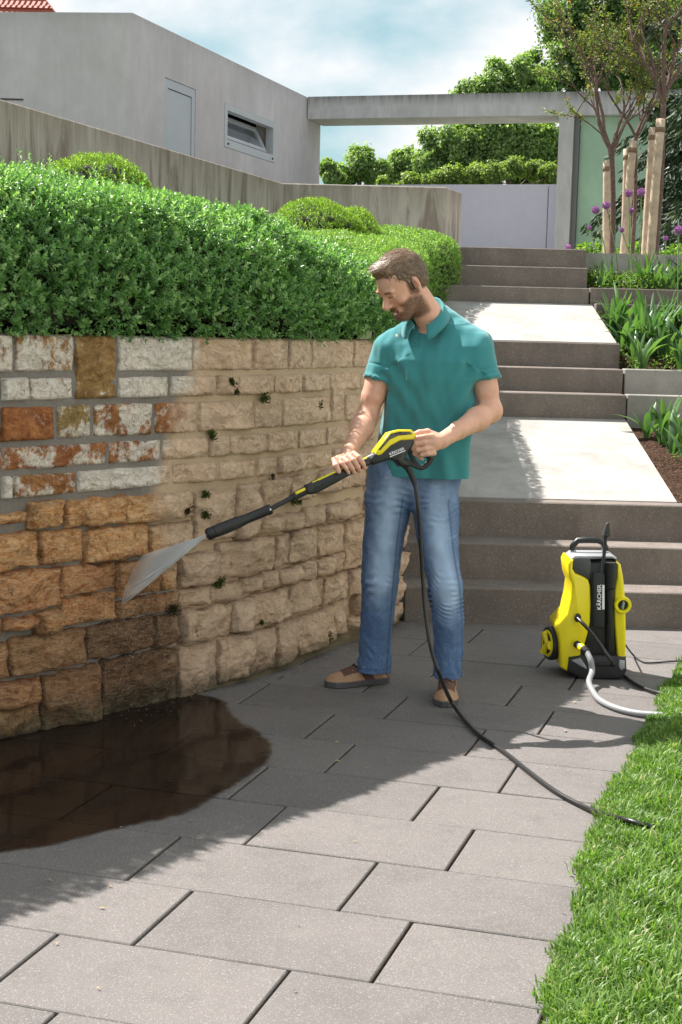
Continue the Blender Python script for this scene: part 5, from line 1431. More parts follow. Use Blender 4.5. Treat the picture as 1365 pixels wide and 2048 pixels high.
B.cone(hd(0, .088, .004), hd(0, .113, -.030), .0085, .0108, .012)
E_((0, .112, -.036), (.0115, .0105, .0095), .008)
# smile : upper lip, lower lip, mouth opening
def lip(z0, z1, y0, y1, r, k):
    for s in (-1, 1):
        B.cone(hd(0, y0, z0), hd(.014 * s, (y0 * .6 + y1 * .4), z0 * .75 + z1 * .25), r, r * .95, k); B.cone(hd(.014 * s, (y0 * .6 + y1 * .4), z0 * .75 + z1 * .25), hd(.028 * s, y1, z1), r * .95, r * .4, k)
lip(-.0690, -.0625, .0935, .078, .0045, .006)
lip(-.0880, -.0655, .090, .077, .0055, .006)
for s in (-1, 1):
    B.cone(hd(0, .1015, -.0785), hd(.014 * s, .0985, -.0755), .0080, .0075, .002, 'sub'); B.cone(hd(.014 * s, .0985, -.0755), hd(.0275 * s, .0885, -.0655), .0075, .0022, .002, 'sub')
    B.cone(hd(.018 * s, .092, -.046), hd(.036 * s, .073, -.070), .0022, .0018, .005, 'sub')
# arms ---------------------------------------------------------------
shR, elR, wrR = P3(775, 702, 6.06), P3(733, 838, 6.02), P3(699, 905, 5.74)
shL, elL, wrL = P3(957, 702, 5.98), P3(982, 822, 5.93), P3(882, 882, 5.70)
def arm(a, e, w, fa):
    B.cone(a, e, .047, .042, .03)
    m = a * .45 + e * .55
    B.cone(a * .7 + e * .3 + np.array([0, -.008, 0]), a * .35 + e * .65 + np.array([0, -.008, 0]), .048, .044, .02)
    B.ell(e, (.040, .042, .042), None, .02)
    f1 = e * .72 + w * .28
    B.cone(e, f1, .041, .046, .02); B.cone(f1, e * .35 + w * .65, .046, .034, .02)
    B.cone(e * .35 + w * .65, w, .034, .029, .015, 'add', (fa, .82))
arm(shR, elR, wrR, (.3, .9, .3)); arm(shL, elL, wrL, (.1, 1, .2))
# forearm tendons
B.cone(elR * .5 + wrR * .5 + np.array([-.016, -.028, .0]), wrR + np.array([-.006, -.024, .006]), .006, .005, .012)
B.cone(elL * .5 + wrL * .5 + np.array([.0, -.030, .010]), wrL + np.array([.0, -.022, .010]), .006, .005, .012)
# gun axis and hands ---------------------------------------------------
GA, GB = P3(415, 1069, 5.40), P3(760, 905, 5.64)
gu = (GB - GA) / np.linalg.norm(GB - GA)
view = np.array([0.0, -1, 0]); gw_ = nrm(view - gu * (view @ gu)); gv = np.cross(gw_, gu); gv = gv if gv[2] > 0 else -gv    # gw_ toward camera, gv up
def gpt(px, py):
    """point of the lance axis plane (through GA, spanned by gu, gv) seen at a photo position"""
    d = np.array(pxY(px, py, 1.0)) - np.array([0, 0, CAM_H]); o = np.array([0, 0, CAM_H])
    t = ((GA - o) @ gw_) / (d @ gw_); return o + d * t
def finger(pts, r, k=.0025):
    for i in range(len(pts) - 1): B.cone(pts[i], pts[i + 1], r[i], r[i + 1], k if i else .006)
# right hand wraps over the lance
rg_ = .026
hc = gpt(697, 934)
def around(c, ang, rad, du=0): return c + gu * du + (gv * math.sin(ang) + gw_ * math.cos(ang)) * rad
kn = []
for i, (du, fr_, l) in enumerate([(.036, .0092, 1.0), (.013, .0096, 1.05), (-.010, .0093, 1.0), (-.032, .0082, .88)]):
    a0 = 2.35; seq = [a0, a0 - .85, a0 - 1.75 * l, a0 - 2.65 * l, a0 - 3.35 * l]
    pts = [around(hc, a, rg_ + fr_ * .85 + (.004 if j in (1,) else 0), du + .004 * j) for j, a in enumerate(seq)]
    kn.append(pts[0]); finger(pts, [fr_ * 1.15, fr_ * 1.12, fr_ * 1.03, fr_, fr_ * .86])
pc_ = around(hc, 2.75, rg_ + .016)
B.cone(kn[0], kn[3], .0125, .011, .008); B.cone(wrR, (kn[0] + kn[1]) / 2, .027, .015, .018, 'add', (gw_, .75)); B.cone(wrR, (kn[2] + kn[3]) / 2, .026, .013, .018, 'add', (gw_, .75))
tb = wrR * .55 + around(hc, 1.9, .03, -.01) * .45
finger([tb, around(hc, 1.55, rg_ + .018, -.038), around(hc, .75, rg_ + .012, -.050), around(hc, .1, rg_ + .010, -.052)], [.016, .0135, .0112, .0088], .004)
# left hand around the grip, knuckles towards the camera
def lp(x, y, d=0): return gpt(x, y) + gw_ * d
B.ell(lp(861, 887, .030), (.030, .021, .033), None, .01)
B.cone(wrL, lp(862, 886, .026), .027, .026, .015)
for i, (x0, y0, x1, y1, x2, y2, r) in enumerate([(848, 874, 830, 877, 824, 884, .0100), (846, 886, 828, 889, 824, 897, .0102), (848, 898, 831, 901, 828, 907, .0098), (853, 908, 838, 911, 836, 915, .0086)]):
    finger([lp(x0 + 8, y0, .040), lp(x0 - 4, y0 + 1, .040), lp(x1, y1, .030), lp(x2, y2, .012), lp(x2 + 9, y2 + 3, .000)], [r * 1.15, r * 1.1, r, r * .95, r * .85], .003)
finger([lp(868, 874, .022), lp(852, 865, .018), lp(836, 866, .014), lp(824, 870, .012)], [.017, .0135, .011, .009], .004)

def skin_attrs(V):
    L = hloc(V); x, y, z = np.abs(L[:, 0]), L[:, 1], L[:, 2]
    inh = (np.linalg.norm(L, axis=1) < .2)
    sm = lambda a, b, t: np.clip((t - a) / (b - a), 0, 1)
    # beard: jaw, chin, moustache
    jaw = sm(-.030, -.050, z + .35 * np.clip(.03 - y, 0, .1)) * sm(-.035, -.012, y) * sm(-.150, -.135, z)
    jaw *= 1 - sm(.052, .040, x) * sm(-.080, -.070, z) * sm(.060, .075, y) * 1.0
    mous = sm(.034, .026, x) * sm(-.070, -.064, z) * sm(-.045, -.053, z) * sm(.08, .088, y)
    chin = sm(.040, .028, x) * sm(-.086, -.093, z) * sm(.04, .06, y)
    side = sm(.045, .055, x) * sm(-.016, -.004, y) * sm(.030, .018, y) * sm(.03, .01, z) * sm(-.05, -.03, z)
    beard = np.clip(np.maximum.reduce([jaw, mous, chin, side * .8]), 0, 1) * inh
    li = np.exp(-((z + .0715 - (x / .028) ** 2 * .006) / .0036) ** 2) + np.exp(-((z + .0880 - (x / .028) ** 2 * .020) / .0045) ** 2)
    lip_ = li * (x < .028) * (y > .07) * inh
    brow = 1.2 * np.exp(-((z - .0200 + .10 * np.abs(x - .028)) / .0048) ** 2) * sm(.011, .018, x) * sm(.052, .045, x) * (y > .055) * inh
    lash = np.exp(-((z + .003 - (x - .03) * .08) / .0026) ** 2) * sm(.015, .019, x) * sm(.046, .042, x) * (y > .06) * inh
    scalp = np.clip(sm(.055, .065, z + .35 * np.clip(-(y - .05), -.02, .2)), 0, 1) * inh
    mouth = ((x < .026) & (np.abs(z + .0775 - (x / .026) ** 2 * .010) < .0045) & (y > .06) & (y < .092)) * inh
    red = np.clip(np.exp(-(((x - .045) / .02) ** 2 + ((z + .035) / .02) ** 2 + ((y - .07) / .03) ** 2)) + .7 * np.exp(-((x / .014) ** 2 + ((y - .115) / .02) ** 2 + ((z + .036) / .015) ** 2)) + np.exp(-(((x - .082) / .012) ** 2 + ((y + .012) / .02) ** 2 + ((z + .01) / .03) ** 2)), 0, 1) * inh
    return {'beard': beard, 'lip': np.clip(lip_, 0, 1), 'brow': np.clip(np.maximum(brow, lash), 0, 1), 'mouth': mouth.astype(float), 'red': red}
m = NT('skin'); P = m.pos()
n1 = m.noise(P, 45, 5, .6); n2 = m.noise(P, 380, 3, .6)
c = m.mix(n1, (.62, .325, .225), (.78, .455, .335))
c = m.mix(m.math('MULTIPLY', m.attr('red'), .55), c, (.60, .22, .14))
bf = m.math('MULTIPLY', m.attr('beard'), m.ramp(m.noise(P, 300, 4, .7), [(.32, .55), (.60, 1)]))
c = m.mix(m.math('MULTIPLY', bf, .86), c, (.085, .045, .025))
c = m.mix(m.math('MULTIPLY', m.attr('lip'), .6), c, (.50, .17, .13))
c = m.mix(m.math('MULTIPLY', m.attr('brow'), .85), c, (.10, .06, .035))
c = m.mix(m.attr('mouth'), c, (.10, .02, .015))
m.p.inputs['Subsurface Weight'].default_value = .12; m.p.inputs['Subsurface Radius'].default_value = (.9, .35, .2); m.p.inputs['Subsurface Scale'].default_value = .008
M_SKIN = m.set(c, .48, 0, m.bump(m.math('ADD', m.math('MULTIPLY', n2, .5), m.noise(P, 90, 5, .6)), .22, .004), .4)
def skin_disp(V, N):
    return .0008 * vnoise(V, 40, 3)
sdf_object(B, 'body', M_SKIN, man, skin_attrs, skin_disp)

# teeth
g = Geo(); th_ = [Vector(hd(x, .0945 - (x / .026) ** 2 * .0125, z + (x / .026) ** 2 * .0115)) for z in (-.0818, -.0722) for x in np.linspace(-.024, .024, 11)]
g.add(th_, [(i, i + 1, i + 12, i + 11) for i in range(10)]); g.build('teeth', plain('teeth', (.80, .76, .68), .3, 0, .02), man, True)

# hair: cap plus strands
hair_m = NT('hair'); P = hair_m.pos(); t_ = hair_m.attr('tint')
hc_ = hair_m.mix(t_, (.060, .036, .020), (.27, .17, .10))
hair_m.p.inputs['Anisotropic'].default_value = .5
M_HAIR = hair_m.set(hc_, .42, 0, None, .6)
Hh = SDF(HC - .17, HC + .17, .0034)
def E2(c, r, k=.01, mode='add'): Hh.ell(hd(*c), hr(*r), HR, k, mode)
E2((0, -.018, .040), (.0815, .100, .086)); E2((0, -.050, .005), (.072, .064, .075), .02)
E2((0, .040, .092), (.048, .034, .018), .02)        # raised front
E2((0, .100, -.012), (.10, .092, .085), .006, 'sub')      # face opening
E2((0, .092, .035), (.058, .040, .034), .008, 'sub')
E2((0, .02, -.085), (.12, .14, .058), .006, 'sub')         # below the ears
for s in (-1, 1):
    E2((.085 * s, .035, -.005), (.030, .030, .040), .006, 'sub')
    E2((.083 * s, -.010, -.008), (.020, .024, .034), .004, 'sub')
    Hh.cone(hd(.073 * s, .012, .020), hd(.0735 * s, .008, -.020), .0065, .0035, .006)
def hair_attr(V):
    L = hloc(V); return {'tint': np.clip(.35 + .4 * vnoise(V, 90, 2) + .5 * (L[:, 2] > .08), 0, 1)}
hair = sdf_object(Hh, 'hair', M_HAIR, man, hair_attr, lambda V, N: .0028 * vnoise(hloc(V), (170, 28, 90), 4))
HV, HQ = Hh.mesh()
rg = np.random.default_rng(12)
hn_ = np.zeros_like(HV); fn_ = np.cross(HV[HQ[:, 2]] - HV[HQ[:, 0]], HV[HQ[:, 3]] - HV[HQ[:, 1]])
for a in range(4): np.add.at(hn_, HQ[:, a], fn_)
hn_ = nrm(hn_); L = hloc(HV); nl = hn_ @ HR
ok = np.nonzero((nl[:, 1] < .75) | (L[:, 2] > .07))[0]; ok = ok[(L[ok] @ np.array([0, 0, 1.0]) > -.05)]
k = rg.choice(ok, 6500); b = HV[k] + rg.normal(0, .002, (6500, 3)); lb = L[k]; nb2 = hn_[k]
# combing: front up and forward then back, sides down and back
top = np.clip((lb[:, 2] - .06) / .04, 0, 1)[:, None]
flow = (top * np.array([[-.25, .75, .35]]) + (1 - top) * np.array([[0, -.45, -.9]])) + rg.normal(0, .22, (6500, 3))
flow[(lb[:, 1] > .03) & (lb[:, 2] > .07)] += np.array([-.45, -.1, .55])
d = nrm(flow) @ HR.T; d = nrm(d - nb2 * (d * nb2).sum(1)[:, None] * .8)
ln = rg.uniform(.010, .024, 6500) * (1 + .9 * top[:, 0]) ; w = rg.uniform(.0005, .0011, 6500)
sd_ = nrm(np.cross(d, nb2)) * w[:, None]
p1 = b + d * (ln * .5)[:, None] + nb2 * (.0022 + .002 * top); p2 = b + d * ln[:, None] + nb2 * (.001 + .004 * top * rg.random((6500, 1)))
V = np.stack([b - sd_, b + sd_, p1 - sd_ * .8, p1 + sd_ * .8, p2], 1).reshape(-1, 3)
i = np.arange(6500)[:, None] * 5; Fc = np.concatenate([i + np.array([t]) for t in ((0, 1, 3), (0, 3, 2), (2, 3, 4))], 1).reshape(-1, 3)
o = mesh('strands', V, Fc, M_HAIR, hair, False, None, {'tint': np.repeat(np.clip(rg.uniform(.1, 1, 6500) + .4 * top[:, 0], 0, 1.6), 5)}); o['kind'] = 'stuff'
# stubble beard strands
BV, BQ = B.mesh(); at = skin_attrs(BV)['beard']; kk = np.nonzero(at > .45)[0]
bn_ = np.zeros_like(BV); fn_ = np.cross(BV[BQ[:, 2]] - BV[BQ[:, 0]], BV[BQ[:, 3]] - BV[BQ[:, 1]])
for a in range(4): np.add.at(bn_, BQ[:, a], fn_)
bn_ = nrm(bn_); n = 5200; k = rg.choice(kk, n); b = BV[k] + rg.normal(0, .0015, (n, 3)); N_ = bn_[k]
d = nrm(N_ * .55 + (rg.normal(0, .35, (n, 3)) + np.array([0, .15, -.9])) @ HR.T); ln = rg.uniform(.003, .0068, n); sd_ = nrm(np.cross(d, rg.normal(0, 1, (n, 3)))) * rg.uniform(.00035, .0007, n)[:, None]
V = np.stack([b - sd_, b + sd_, b + d * ln[:, None]], 1).reshape(-1, 3); Fc = np.arange(3 * n).reshape(-1, 3)
o = mesh('beard', V, Fc, M_HAIR, man, False, None, {'tint': np.repeat(rg.uniform(0, .75, n), 3)}); o['kind'] = 'stuff'

# ------------------------------------------------------------------ polo shirt
m = NT('teal pique cotton'); P = m.pos()
n1 = m.noise(P, 700, 2, .5); n2 = m.noise(P, 9, 5)
c = m.mix(n2, (.030, .20, .218), (.048, .25, .272)); c = m.mix(m.math('MULTIPLY', n1, .35), c, (.08, .33, .35))
m.p.inputs['Sheen Weight'].default_value = .35; m.p.inputs['Sheen Roughness'].default_value = .5
M_SHIRT = m.set(c, .85, 0, m.bump(m.math('ADD', m.math('MULTIPLY', n1, .5), m.noise(P, 160, 4)), .25, .0015), .2)
T = SDF((-.05, 5.70, .88), (.70, 6.32, 1.62), .0042)
# stack of rounded sections: (photo y, x left, x right, depth half, Y)
secs = [(968, 737, 936, .118, 6.03), (935, 738, 938, .118, 6.03), (890, 752, 941, .116, 6.03), (845, 762, 944, .116, 6.03), (800, 770, 946, .120, 6.02), (760, 774, 946, .124, 6.015), (720, 768, 952, .118, 6.015), (690, 768, 962, .098, 6.02), (665, 785, 952, .076, 6.03), (648, 815, 925, .062, 6.03)]
zs, cxs, hws, dps, ys = [], [], [], [], []
for (py, xl, xr, dp, Y) in secs:
    a, b = P3(xl, py, Y), P3(xr, py, Y); zs.append((a[2] + b[2]) / 2); cxs.append((a[0] + b[0]) / 2); hws.append((b[0] - a[0]) / 2); dps.append(dp); ys.append(Y)
zs, cxs, hws, dps, ys = [np.array(q) for q in (zs, cxs, hws, dps, ys)]
zmin, zmax = zs.min(), zs.max()
TW = .30                     # body turned a little towards the wall
def torso(X, Y, Z):
    zc = np.clip(Z, zmin, zmax); cx_ = np.interp(zc, zs, cxs); hw = np.interp(zc, zs, hws); dp = np.interp(zc, zs, dps); cy_ = np.interp(zc, zs, ys)
    x, y = X - cx_, Y - cy_ - .0
    u = x * math.cos(TW) - y * math.sin(TW) * -1; v = -x * math.sin(TW) * -1 * 0 + y + x * math.tan(TW) * .9
    u = x
    e = ((np.abs(u) / hw) ** 2.5 + (np.abs(v) / dp) ** 2.5) ** (1 / 2.5)
    d = (e - 1) * np.minimum(hw, dp) * .9
    return np.maximum(d, np.maximum(zmin - Z, Z - zmax))
T.fn(torso, (-.05, 5.70, .88), (.70, 6.32, 1.62))
def sleeve(a, e, t, r0, r1):
    q = a * (1 - t) + e * t; ax = (e - a) / np.linalg.norm(e - a)
    def f(X, Y, Z):
        px_, py_, pz_ = X - a[0], Y - a[1], Z - a[2]; s_ = px_ * ax[0] + py_ * ax[1] + pz_ * ax[2]; L_ = np.linalg.norm(q - a)
        ex, ey, ez = px_ - s_ * ax[0], py_ - s_ * ax[1], pz_ - s_ * ax[2]
        sc = np.clip(s_, 0, L_); r = np.sqrt(ex * ex + ey * ey + ez * ez + np.minimum(s_, 0) ** 2); R_ = r0 + (r1 - r0) * sc / L_ + .004 * np.exp(-((s_ - L_ + .008) / .006) ** 2)
        return np.maximum(r - R_, s_ - L_)
    m_ = .10; T.fn(f, np.minimum(a, q) - m_, np.maximum(a, q) + m_, .035)
sleeve(shR + np.array([.010, -.004, -.002]), elR + np.array([0, -.006, 0]), .45, .066, .064)
sleeve(shL + np.array([-.010, -.004, -.002]), elL + np.array([0, -.006, 0]), .52, .070, .072)
T.cone(P3(884, 634, 6.04), P3(950, 690, 6.0), .048, .062, .03)
T.cone(P3(826, 655, 6.04), P3(785, 698, 6.04), .040, .060, .03)
# neck opening
T.cone(P3(846, 642, 5.98), P3(866, 606, 6.0), .048, .052, .006, 'sub')
T.cone(P3(836, 640, 5.95), P3(832, 652, 5.84), .026, .020, .006, 'sub'); T.cone(P3(834, 652, 5.90), P3(831, 668, 5.84), .018, .005, .006, 'sub')
def shirt_disp(V, N):
    z = V[:, 2]; x = V[:, 0]
    low = np.clip((1.42 - z) / .35, 0, 1)
    f = .0075 * low * np.sin(x * 62 + 2.2 * np.sin(z * 7 + 1) + 5 * (V[:, 1] - 6)) * (.5 + .5 * vnoise(V, (6, 6, 4), 9))
    f += .0080 * vnoise(V, (15, 15, 5), 21) * (.35 + .65 * low) + .0022 * vnoise(V, (34, 34, 14), 33)
    # drag folds from the armpits
    for (c, dr, s_) in ((P3(778, 745, 5.97), (.55, -.85), 1), (P3(945, 745, 5.93), (-.45, -.9), -1)):
        dx, dz = V[:, 0] - c[0], V[:, 2] - c[2]; al = dx * dr[0] + dz * dr[1]; ac = dx * -dr[1] + dz * dr[0]
        f += .010 * np.exp(-np.clip(al, 0, 9) / .18) * (al > -.02) * np.sin(ac * 95 + 1.2) * np.exp(-(ac / .07) ** 2)
    for a_, e_, tt_ in ((shR, elR, .07), (shL, elL, .09)):      # armhole seams
        ax_ = (e_ - a_) / np.linalg.norm(e_ - a_); s_ = (V - a_) @ ax_ - tt_
        f -= .0028 * np.exp(-(s_ / .004) ** 2) * (np.linalg.norm(V - a_ - ax_ * tt_, axis=1) < .095) * (z > 1.28)
    # shallow hem line
    f += .0025 * np.exp(-((z - zmin - .006) / .008) ** 2)
    return f
shirt = sdf_object(T, 'polo_shirt', M_SHIRT, man, None, shirt_disp)
# collar: folded band around the neck, open at the front
cc_ = np.array(hd(0, -.005, -.135)); cc_ = P3(853, 640, 5.985)
def collar_pt(a, rr, z): return Vector((cc_[0] + math.sin(a) * rr * 1.02 + .0 , cc_[1] - math.cos(a) * rr * .95, cc_[2] + z))
g = Geo(); na = 44; A0 = .42; cols = []
for i in range(na + 1):
    a = A0 + (2 * math.pi - 2 * A0) * i / na - .45     # opening turned towards the wall side
    back = .5 - .5 * math.cos(a + .45)                    # 0 front, 1 back
    tip = math.exp(-(min(i, na - i) / 4.5) ** 2)
    z_in, z_top = -.040 + .070 * back, -.018 + .108 * back - .006 * tip
    z_out = z_top - .044 - .014 * tip
    r0_ = .058; cols.append([collar_pt(a, r0_ + .004, z_in), collar_pt(a, r0_, z_top - .004), collar_pt(a, r0_ + .004, z_top + .002), collar_pt(a, r0_ + .010, z_top - .004), collar_pt(a, r0_ + .024 + .006 * tip, (z_top + z_out) / 2 - .004), collar_pt(a, r0_ + .034 + .014 * tip, z_out), collar_pt(a, r0_ + .031 + .012 * tip, z_out - .002), collar_pt(a, r0_ + .014, z_top - .014)])
vs = [p for c in cols for p in c]; K = 8
g.add(vs, [(i * K + k, i * K + k + 1, (i + 1) * K + k + 1, (i + 1) * K + k) for i in range(na) for k in range(K - 1)] + [tuple(range(K)), tuple(na * K + k for k in range(K))])
g.build('collar', M_SHIRT, shirt, True)
# placket with buttons
g = Geo()
def chest(x, y, off=.0):
    o = np.array([0, 0, CAM_H]); d = np.array(pxY(x, y, 1.0)) - o
    for t in np.arange(5.6, 6.1, .002):
        q = o + d * t
        if torso(*[np.array([c]) for c in q])[0] < 0: return Vector(o + d * (t - off))
    return Vector(o + d * 5.9)
pl = [chest(x, y, .008) for x, y in [(825, 655), (837, 655), (839, 692), (822, 692)]]
g.add(pl + [p + Vector((0, .012, 0)) for p in pl], [(0, 1, 2, 3), (4, 7, 6, 5), (0, 4, 5, 1), (1, 5, 6, 2), (2, 6, 7, 3), (3, 7, 4, 0)]); pk = g.build('placket', M_SHIRT, shirt)
for y in (668, 684):
    Geo().sphere(chest(831, y, .010), .0042, 8, 6, (1, .5, 1)).build('button', plain('teal button', (.06, .22, .22), .3), shirt, True)

# ------------------------------------------------------------------ jeans
m = NT('blue denim'); P = m.pos()
th = m.noise(m.mapping(P, (900, 900, 60)), 1, 3, .6); tw = m.noise(m.mapping(P, (60, 60, 700)), 1, 3, .6); n2 = m.noise(m.mapping(P, (1, 1, .4)), 22, 6, .65)
fd = m.math('ADD', m.attr('fade'), m.math('MULTIPLY', m.math('SUBTRACT', n2, .5), .7), clamp=True)
c = m.mix(m.ramp(fd, [(.15, 0), (.95, 1)]), (.045, .105, .245), (.36, .48, .68))
c = m.mix(m.math('MULTIPLY', m.ramp(th, [(.4, 0), (.65, 1)]), .35), c, (.40, .50, .62))
c = m.mix(m.math('MULTIPLY', m.attr('seam'), .6), c, (.03, .05, .10))
M_JEAN = m.set(c, .85, 0, m.bump(m.math('ADD', th, tw), .3, .0015), .2)
J = SDF((-.05, 5.78, .02), (.62, 6.26, 1.06), .0046)
Rl = [(783, 950, 6.06, .092), (777, 1000, 6.05, .093), (767, 1085, 6.06, .082), (760, 1165, 6.05, .0715), (756, 1230, 6.07, .066), (752, 1285, 6.09, .0655), (747, 1343, 6.09, .068)]
Ll = [(876, 950, 6.04, .090), (868, 1000, 6.01, .097), (878, 1090, 5.96, .080), (891, 1170, 5.92, .070), (897, 1235, 5.93, .062), (898, 1300, 5.95, .058), (896, 1352, 5.95, .062)]
def leg(l):
    for (a, b) in zip(l[:-1], l[1:]): J.cone(P3(*a[:3]), P3(*b[:3]), a[3], b[3], .012, 'add', ((0, 1, 0), 1.12))
leg(Rl); leg(Ll)
J.ell(P3(829, 955, 6.05), (.185, .115, .12), None, .03)
J.ell(P3(826, 1046, 6.0), (.012, .16, .05), None, .014, 'sub')
for l in (Rl, Ll):
    q = P3(*l[-1][:3]); zc = q[2] + .0
    def cut(X, Y, Z, q=q): return np.maximum(Z - q[2], np.sqrt((X - q[0]) ** 2 + (Y - q[1]) ** 2) - .12)
    J.fn(cut, q - np.array([.13, .13, .2]), q + np.array([.13, .13, .01]), 0, 'sub')
    J.cone(q - np.array([0, 0, .02]), q + np.array([0, 0, .02]), .050, .046, .004, 'sub')
Rc = np.array([P3(*a[:3]) for a in Rl]); Lc = np.array([P3(*a[:3]) for a in Ll])
def jean_disp(V, N):
    z = V[:, 2]; o = .0045 * vnoise(V, (12, 12, 6), 5) + .0018 * vnoise(V, (38, 38, 24), 6)
    for cz, sp, am in ((P3(760, 1170, 6)[2], .07, .0050), (P3(890, 1195, 6)[2], .07, .0055), (.13, .07, .0060), (P3(825, 1015, 6)[2], .07, .004)):
        fo = np.sin(z * 125 + V[:, 0] * 55 * np.sin(z * 9 + cz * 7) + 4.5 * vnoise(V, (14, 14, 8), 8))
        o += am * np.exp(-((z - cz) / sp) ** 2) * np.sign(fo) * np.abs(fo) ** 1.6 * np.clip(vnoise(V, (22, 22, 14), 11) + .35, 0, 1.2)
    return o
def jean_attr(V):
    z = V[:, 2]; f = np.zeros(len(V)); sm_ = np.zeros(len(V))
    for C_, kz in ((Rc, P3(760, 1150, 6)[2]), (Lc, P3(890, 1165, 6)[2])):
        cx_ = np.interp(z, C_[::-1, 2], C_[::-1, 0]); cy_ = np.interp(z, C_[::-1, 2], C_[::-1, 1])
        front = np.clip((cy_ - V[:, 1]) / .06, 0, 1)
        g_ = np.exp(-((V[:, 0] - cx_) / .048) ** 2) * front * (np.exp(-((z - kz) / .11) ** 2) + .8 * np.exp(-((z - kz - .22) / .16) ** 2))
        f = np.maximum(f, g_ * (np.abs(V[:, 0] - cx_) < .1))
    f += .35 * np.exp(-((z - .85) / .1) ** 2) * .5
    f += .25 * np.clip(vnoise(V, (30, 30, 60), 14) - .6, 0, 1)
    # side seams
    for C_, s_ in ((Rc, 1), (Lc, 1)):
        cx_ = np.interp(z, C_[::-1, 2], C_[::-1, 0]); cy_ = np.interp(z, C_[::-1, 2], C_[::-1, 1]); rr_ = .052
        sm_ = np.maximum(sm_, np.exp(-((V[:, 0] - cx_ - rr_ * s_) / .0035) ** 2) * (V[:, 1] < cy_) * (z < .80))
    hem = np.exp(-((z - np.where(V[:, 0] < .25, Rc[-1, 2], Lc[-1, 2]) - .022) / .0035) ** 2)
    return {'fade': np.clip(f * 1.05 + .10, 0, 1), 'seam': np.clip(np.maximum(sm_, hem * .7), 0, 1)}
jeans = sdf_object(J, 'jeans', M_JEAN, man, jean_attr, jean_disp)

# ------------------------------------------------------------------ shoes
m = NT('shoe leather'); P = m.pos(); nz = m.noise(P, 60, 5, .6)
tn_c = m.mix(nz, (.30, .175, .10), (.42, .26, .155)); br_c = m.mix(nz, (.085, .040, .028), (.13, .065, .045)); so_c = m.mix(nz, (.07, .068, .075), (.12, .115, .12))
c = m.mix(m.attr('panel'), tn_c, br_c); c = m.mix(m.attr('sole'), c, so_c)
M_SHOE = m.set(c, m.mix(m.attr('sole'), (.75, .75, .75), (.38, .38, .38)), 0, m.bump(nz, .3, .002), .4)
def shoe(label, toe, heel, parent):
    toe = np.array(toe, float); heel = np.array(heel, float); f = (toe - heel); Ls = np.linalg.norm(f); f = f / Ls; s_ = np.cross(f, [0, 0, 1.0]); c0 = (toe + heel) / 2
    R = np.stack([s_, f, [0, 0, 1.0]], 1)
    q = lambda x, y, z: c0 + R @ np.array([x, y, z])
    S = SDF(c0 - np.array([.20, .20, .015]), c0 + np.array([.20, .20, .15]), .0036)
    hl = Ls / 2
    def out(y): return np.interp(y, [-hl, -hl * .85, -hl * .4, 0, hl * .45, hl * .8, hl], [.018, .034, .037, .040, .050, .043, .014])
    def body(X, Y, Z, z0, z1, inset):
        x = (X - c0[0]) * s_[0] + (Y - c0[1]) * s_[1]; y = (X - c0[0]) * f[0] + (Y - c0[1]) * f[1]
        w = out(y) - inset; d = np.maximum(np.abs(x) - w, np.abs(y) - (hl - inset * .6)); return np.maximum(d * .85, np.maximum(z0 - Z, Z - z1))
    S.fn(lambda X, Y, Z: body(X, Y, Z, .001, .030, 0), c0 - .2, c0 + .2)
    S.ell(q(0, hl * .50, .030), (.045, .070, .030), R, .012); S.ell(q(0, hl * .08, .042), (.038, .070, .040), R, .02); S.ell(q(0, -hl * .52, .045), (.034, .060, .048), R, .02)
    S.cone(q(0, -hl * .45, .06), q(0, -hl * .40, .10), .036, .038, .012)
    def at(V):
        L_ = (V - c0) @ R; x, y, z = L_[:, 0], L_[:, 1], L_[:, 2]
        sole = np.clip((.029 - z) / .003, 0, 1)
        pan = ((z > .050) & (y > -.03) & (y < hl * .55) & (np.abs(x) < .034)) | ((y < -hl * .10 + (z - .03) * .5) & (y > -hl * .42 + (z - .03) * .5)) | (z > .085) | (y < -hl * .84)
        return {'sole': sole, 'panel': pan.astype(float)}
    o = sdf_object(S, 'shoe', M_SHOE, parent, at, None)
    if label: o['label'] = label
    lm = plain('dark lace', (.055, .03, .022), .8)
    for k in range(4):
        y = hl * (.46 - .17 * k); z = .062 + .011 * k
        Geo().tube([q(-.020, y, z - .006), q(0, y - .004, z + .006), q(.020, y, z - .006)], .0026, 6).build('lace', lm, o, True)
    for k in range(3):
        for s2 in (-1, 1):
            y = hl * (.44 - .20 * k); Geo().sphere(q(.0235 * s2, y, .054 + .013 * k), .0032, 8, 6).build('eyelet', plain('brass eyelet', (.6, .5, .3), .3, .8), o)
    return o
shoe('shoe seen from the side, toe to the left', (-.045, 6.03, 0), (.215, 6.155, 0), man)
shoe('shoe pointing at the viewer', (.425, 5.735, 0), (.455, 6.025, 0), man)
Geo().tube([P3(747, 1335, 6.11), P3(750, 1300, 6.1)], .036, 10).build('sock', plain('brown sock', (.10, .06, .04), .9), man, True)

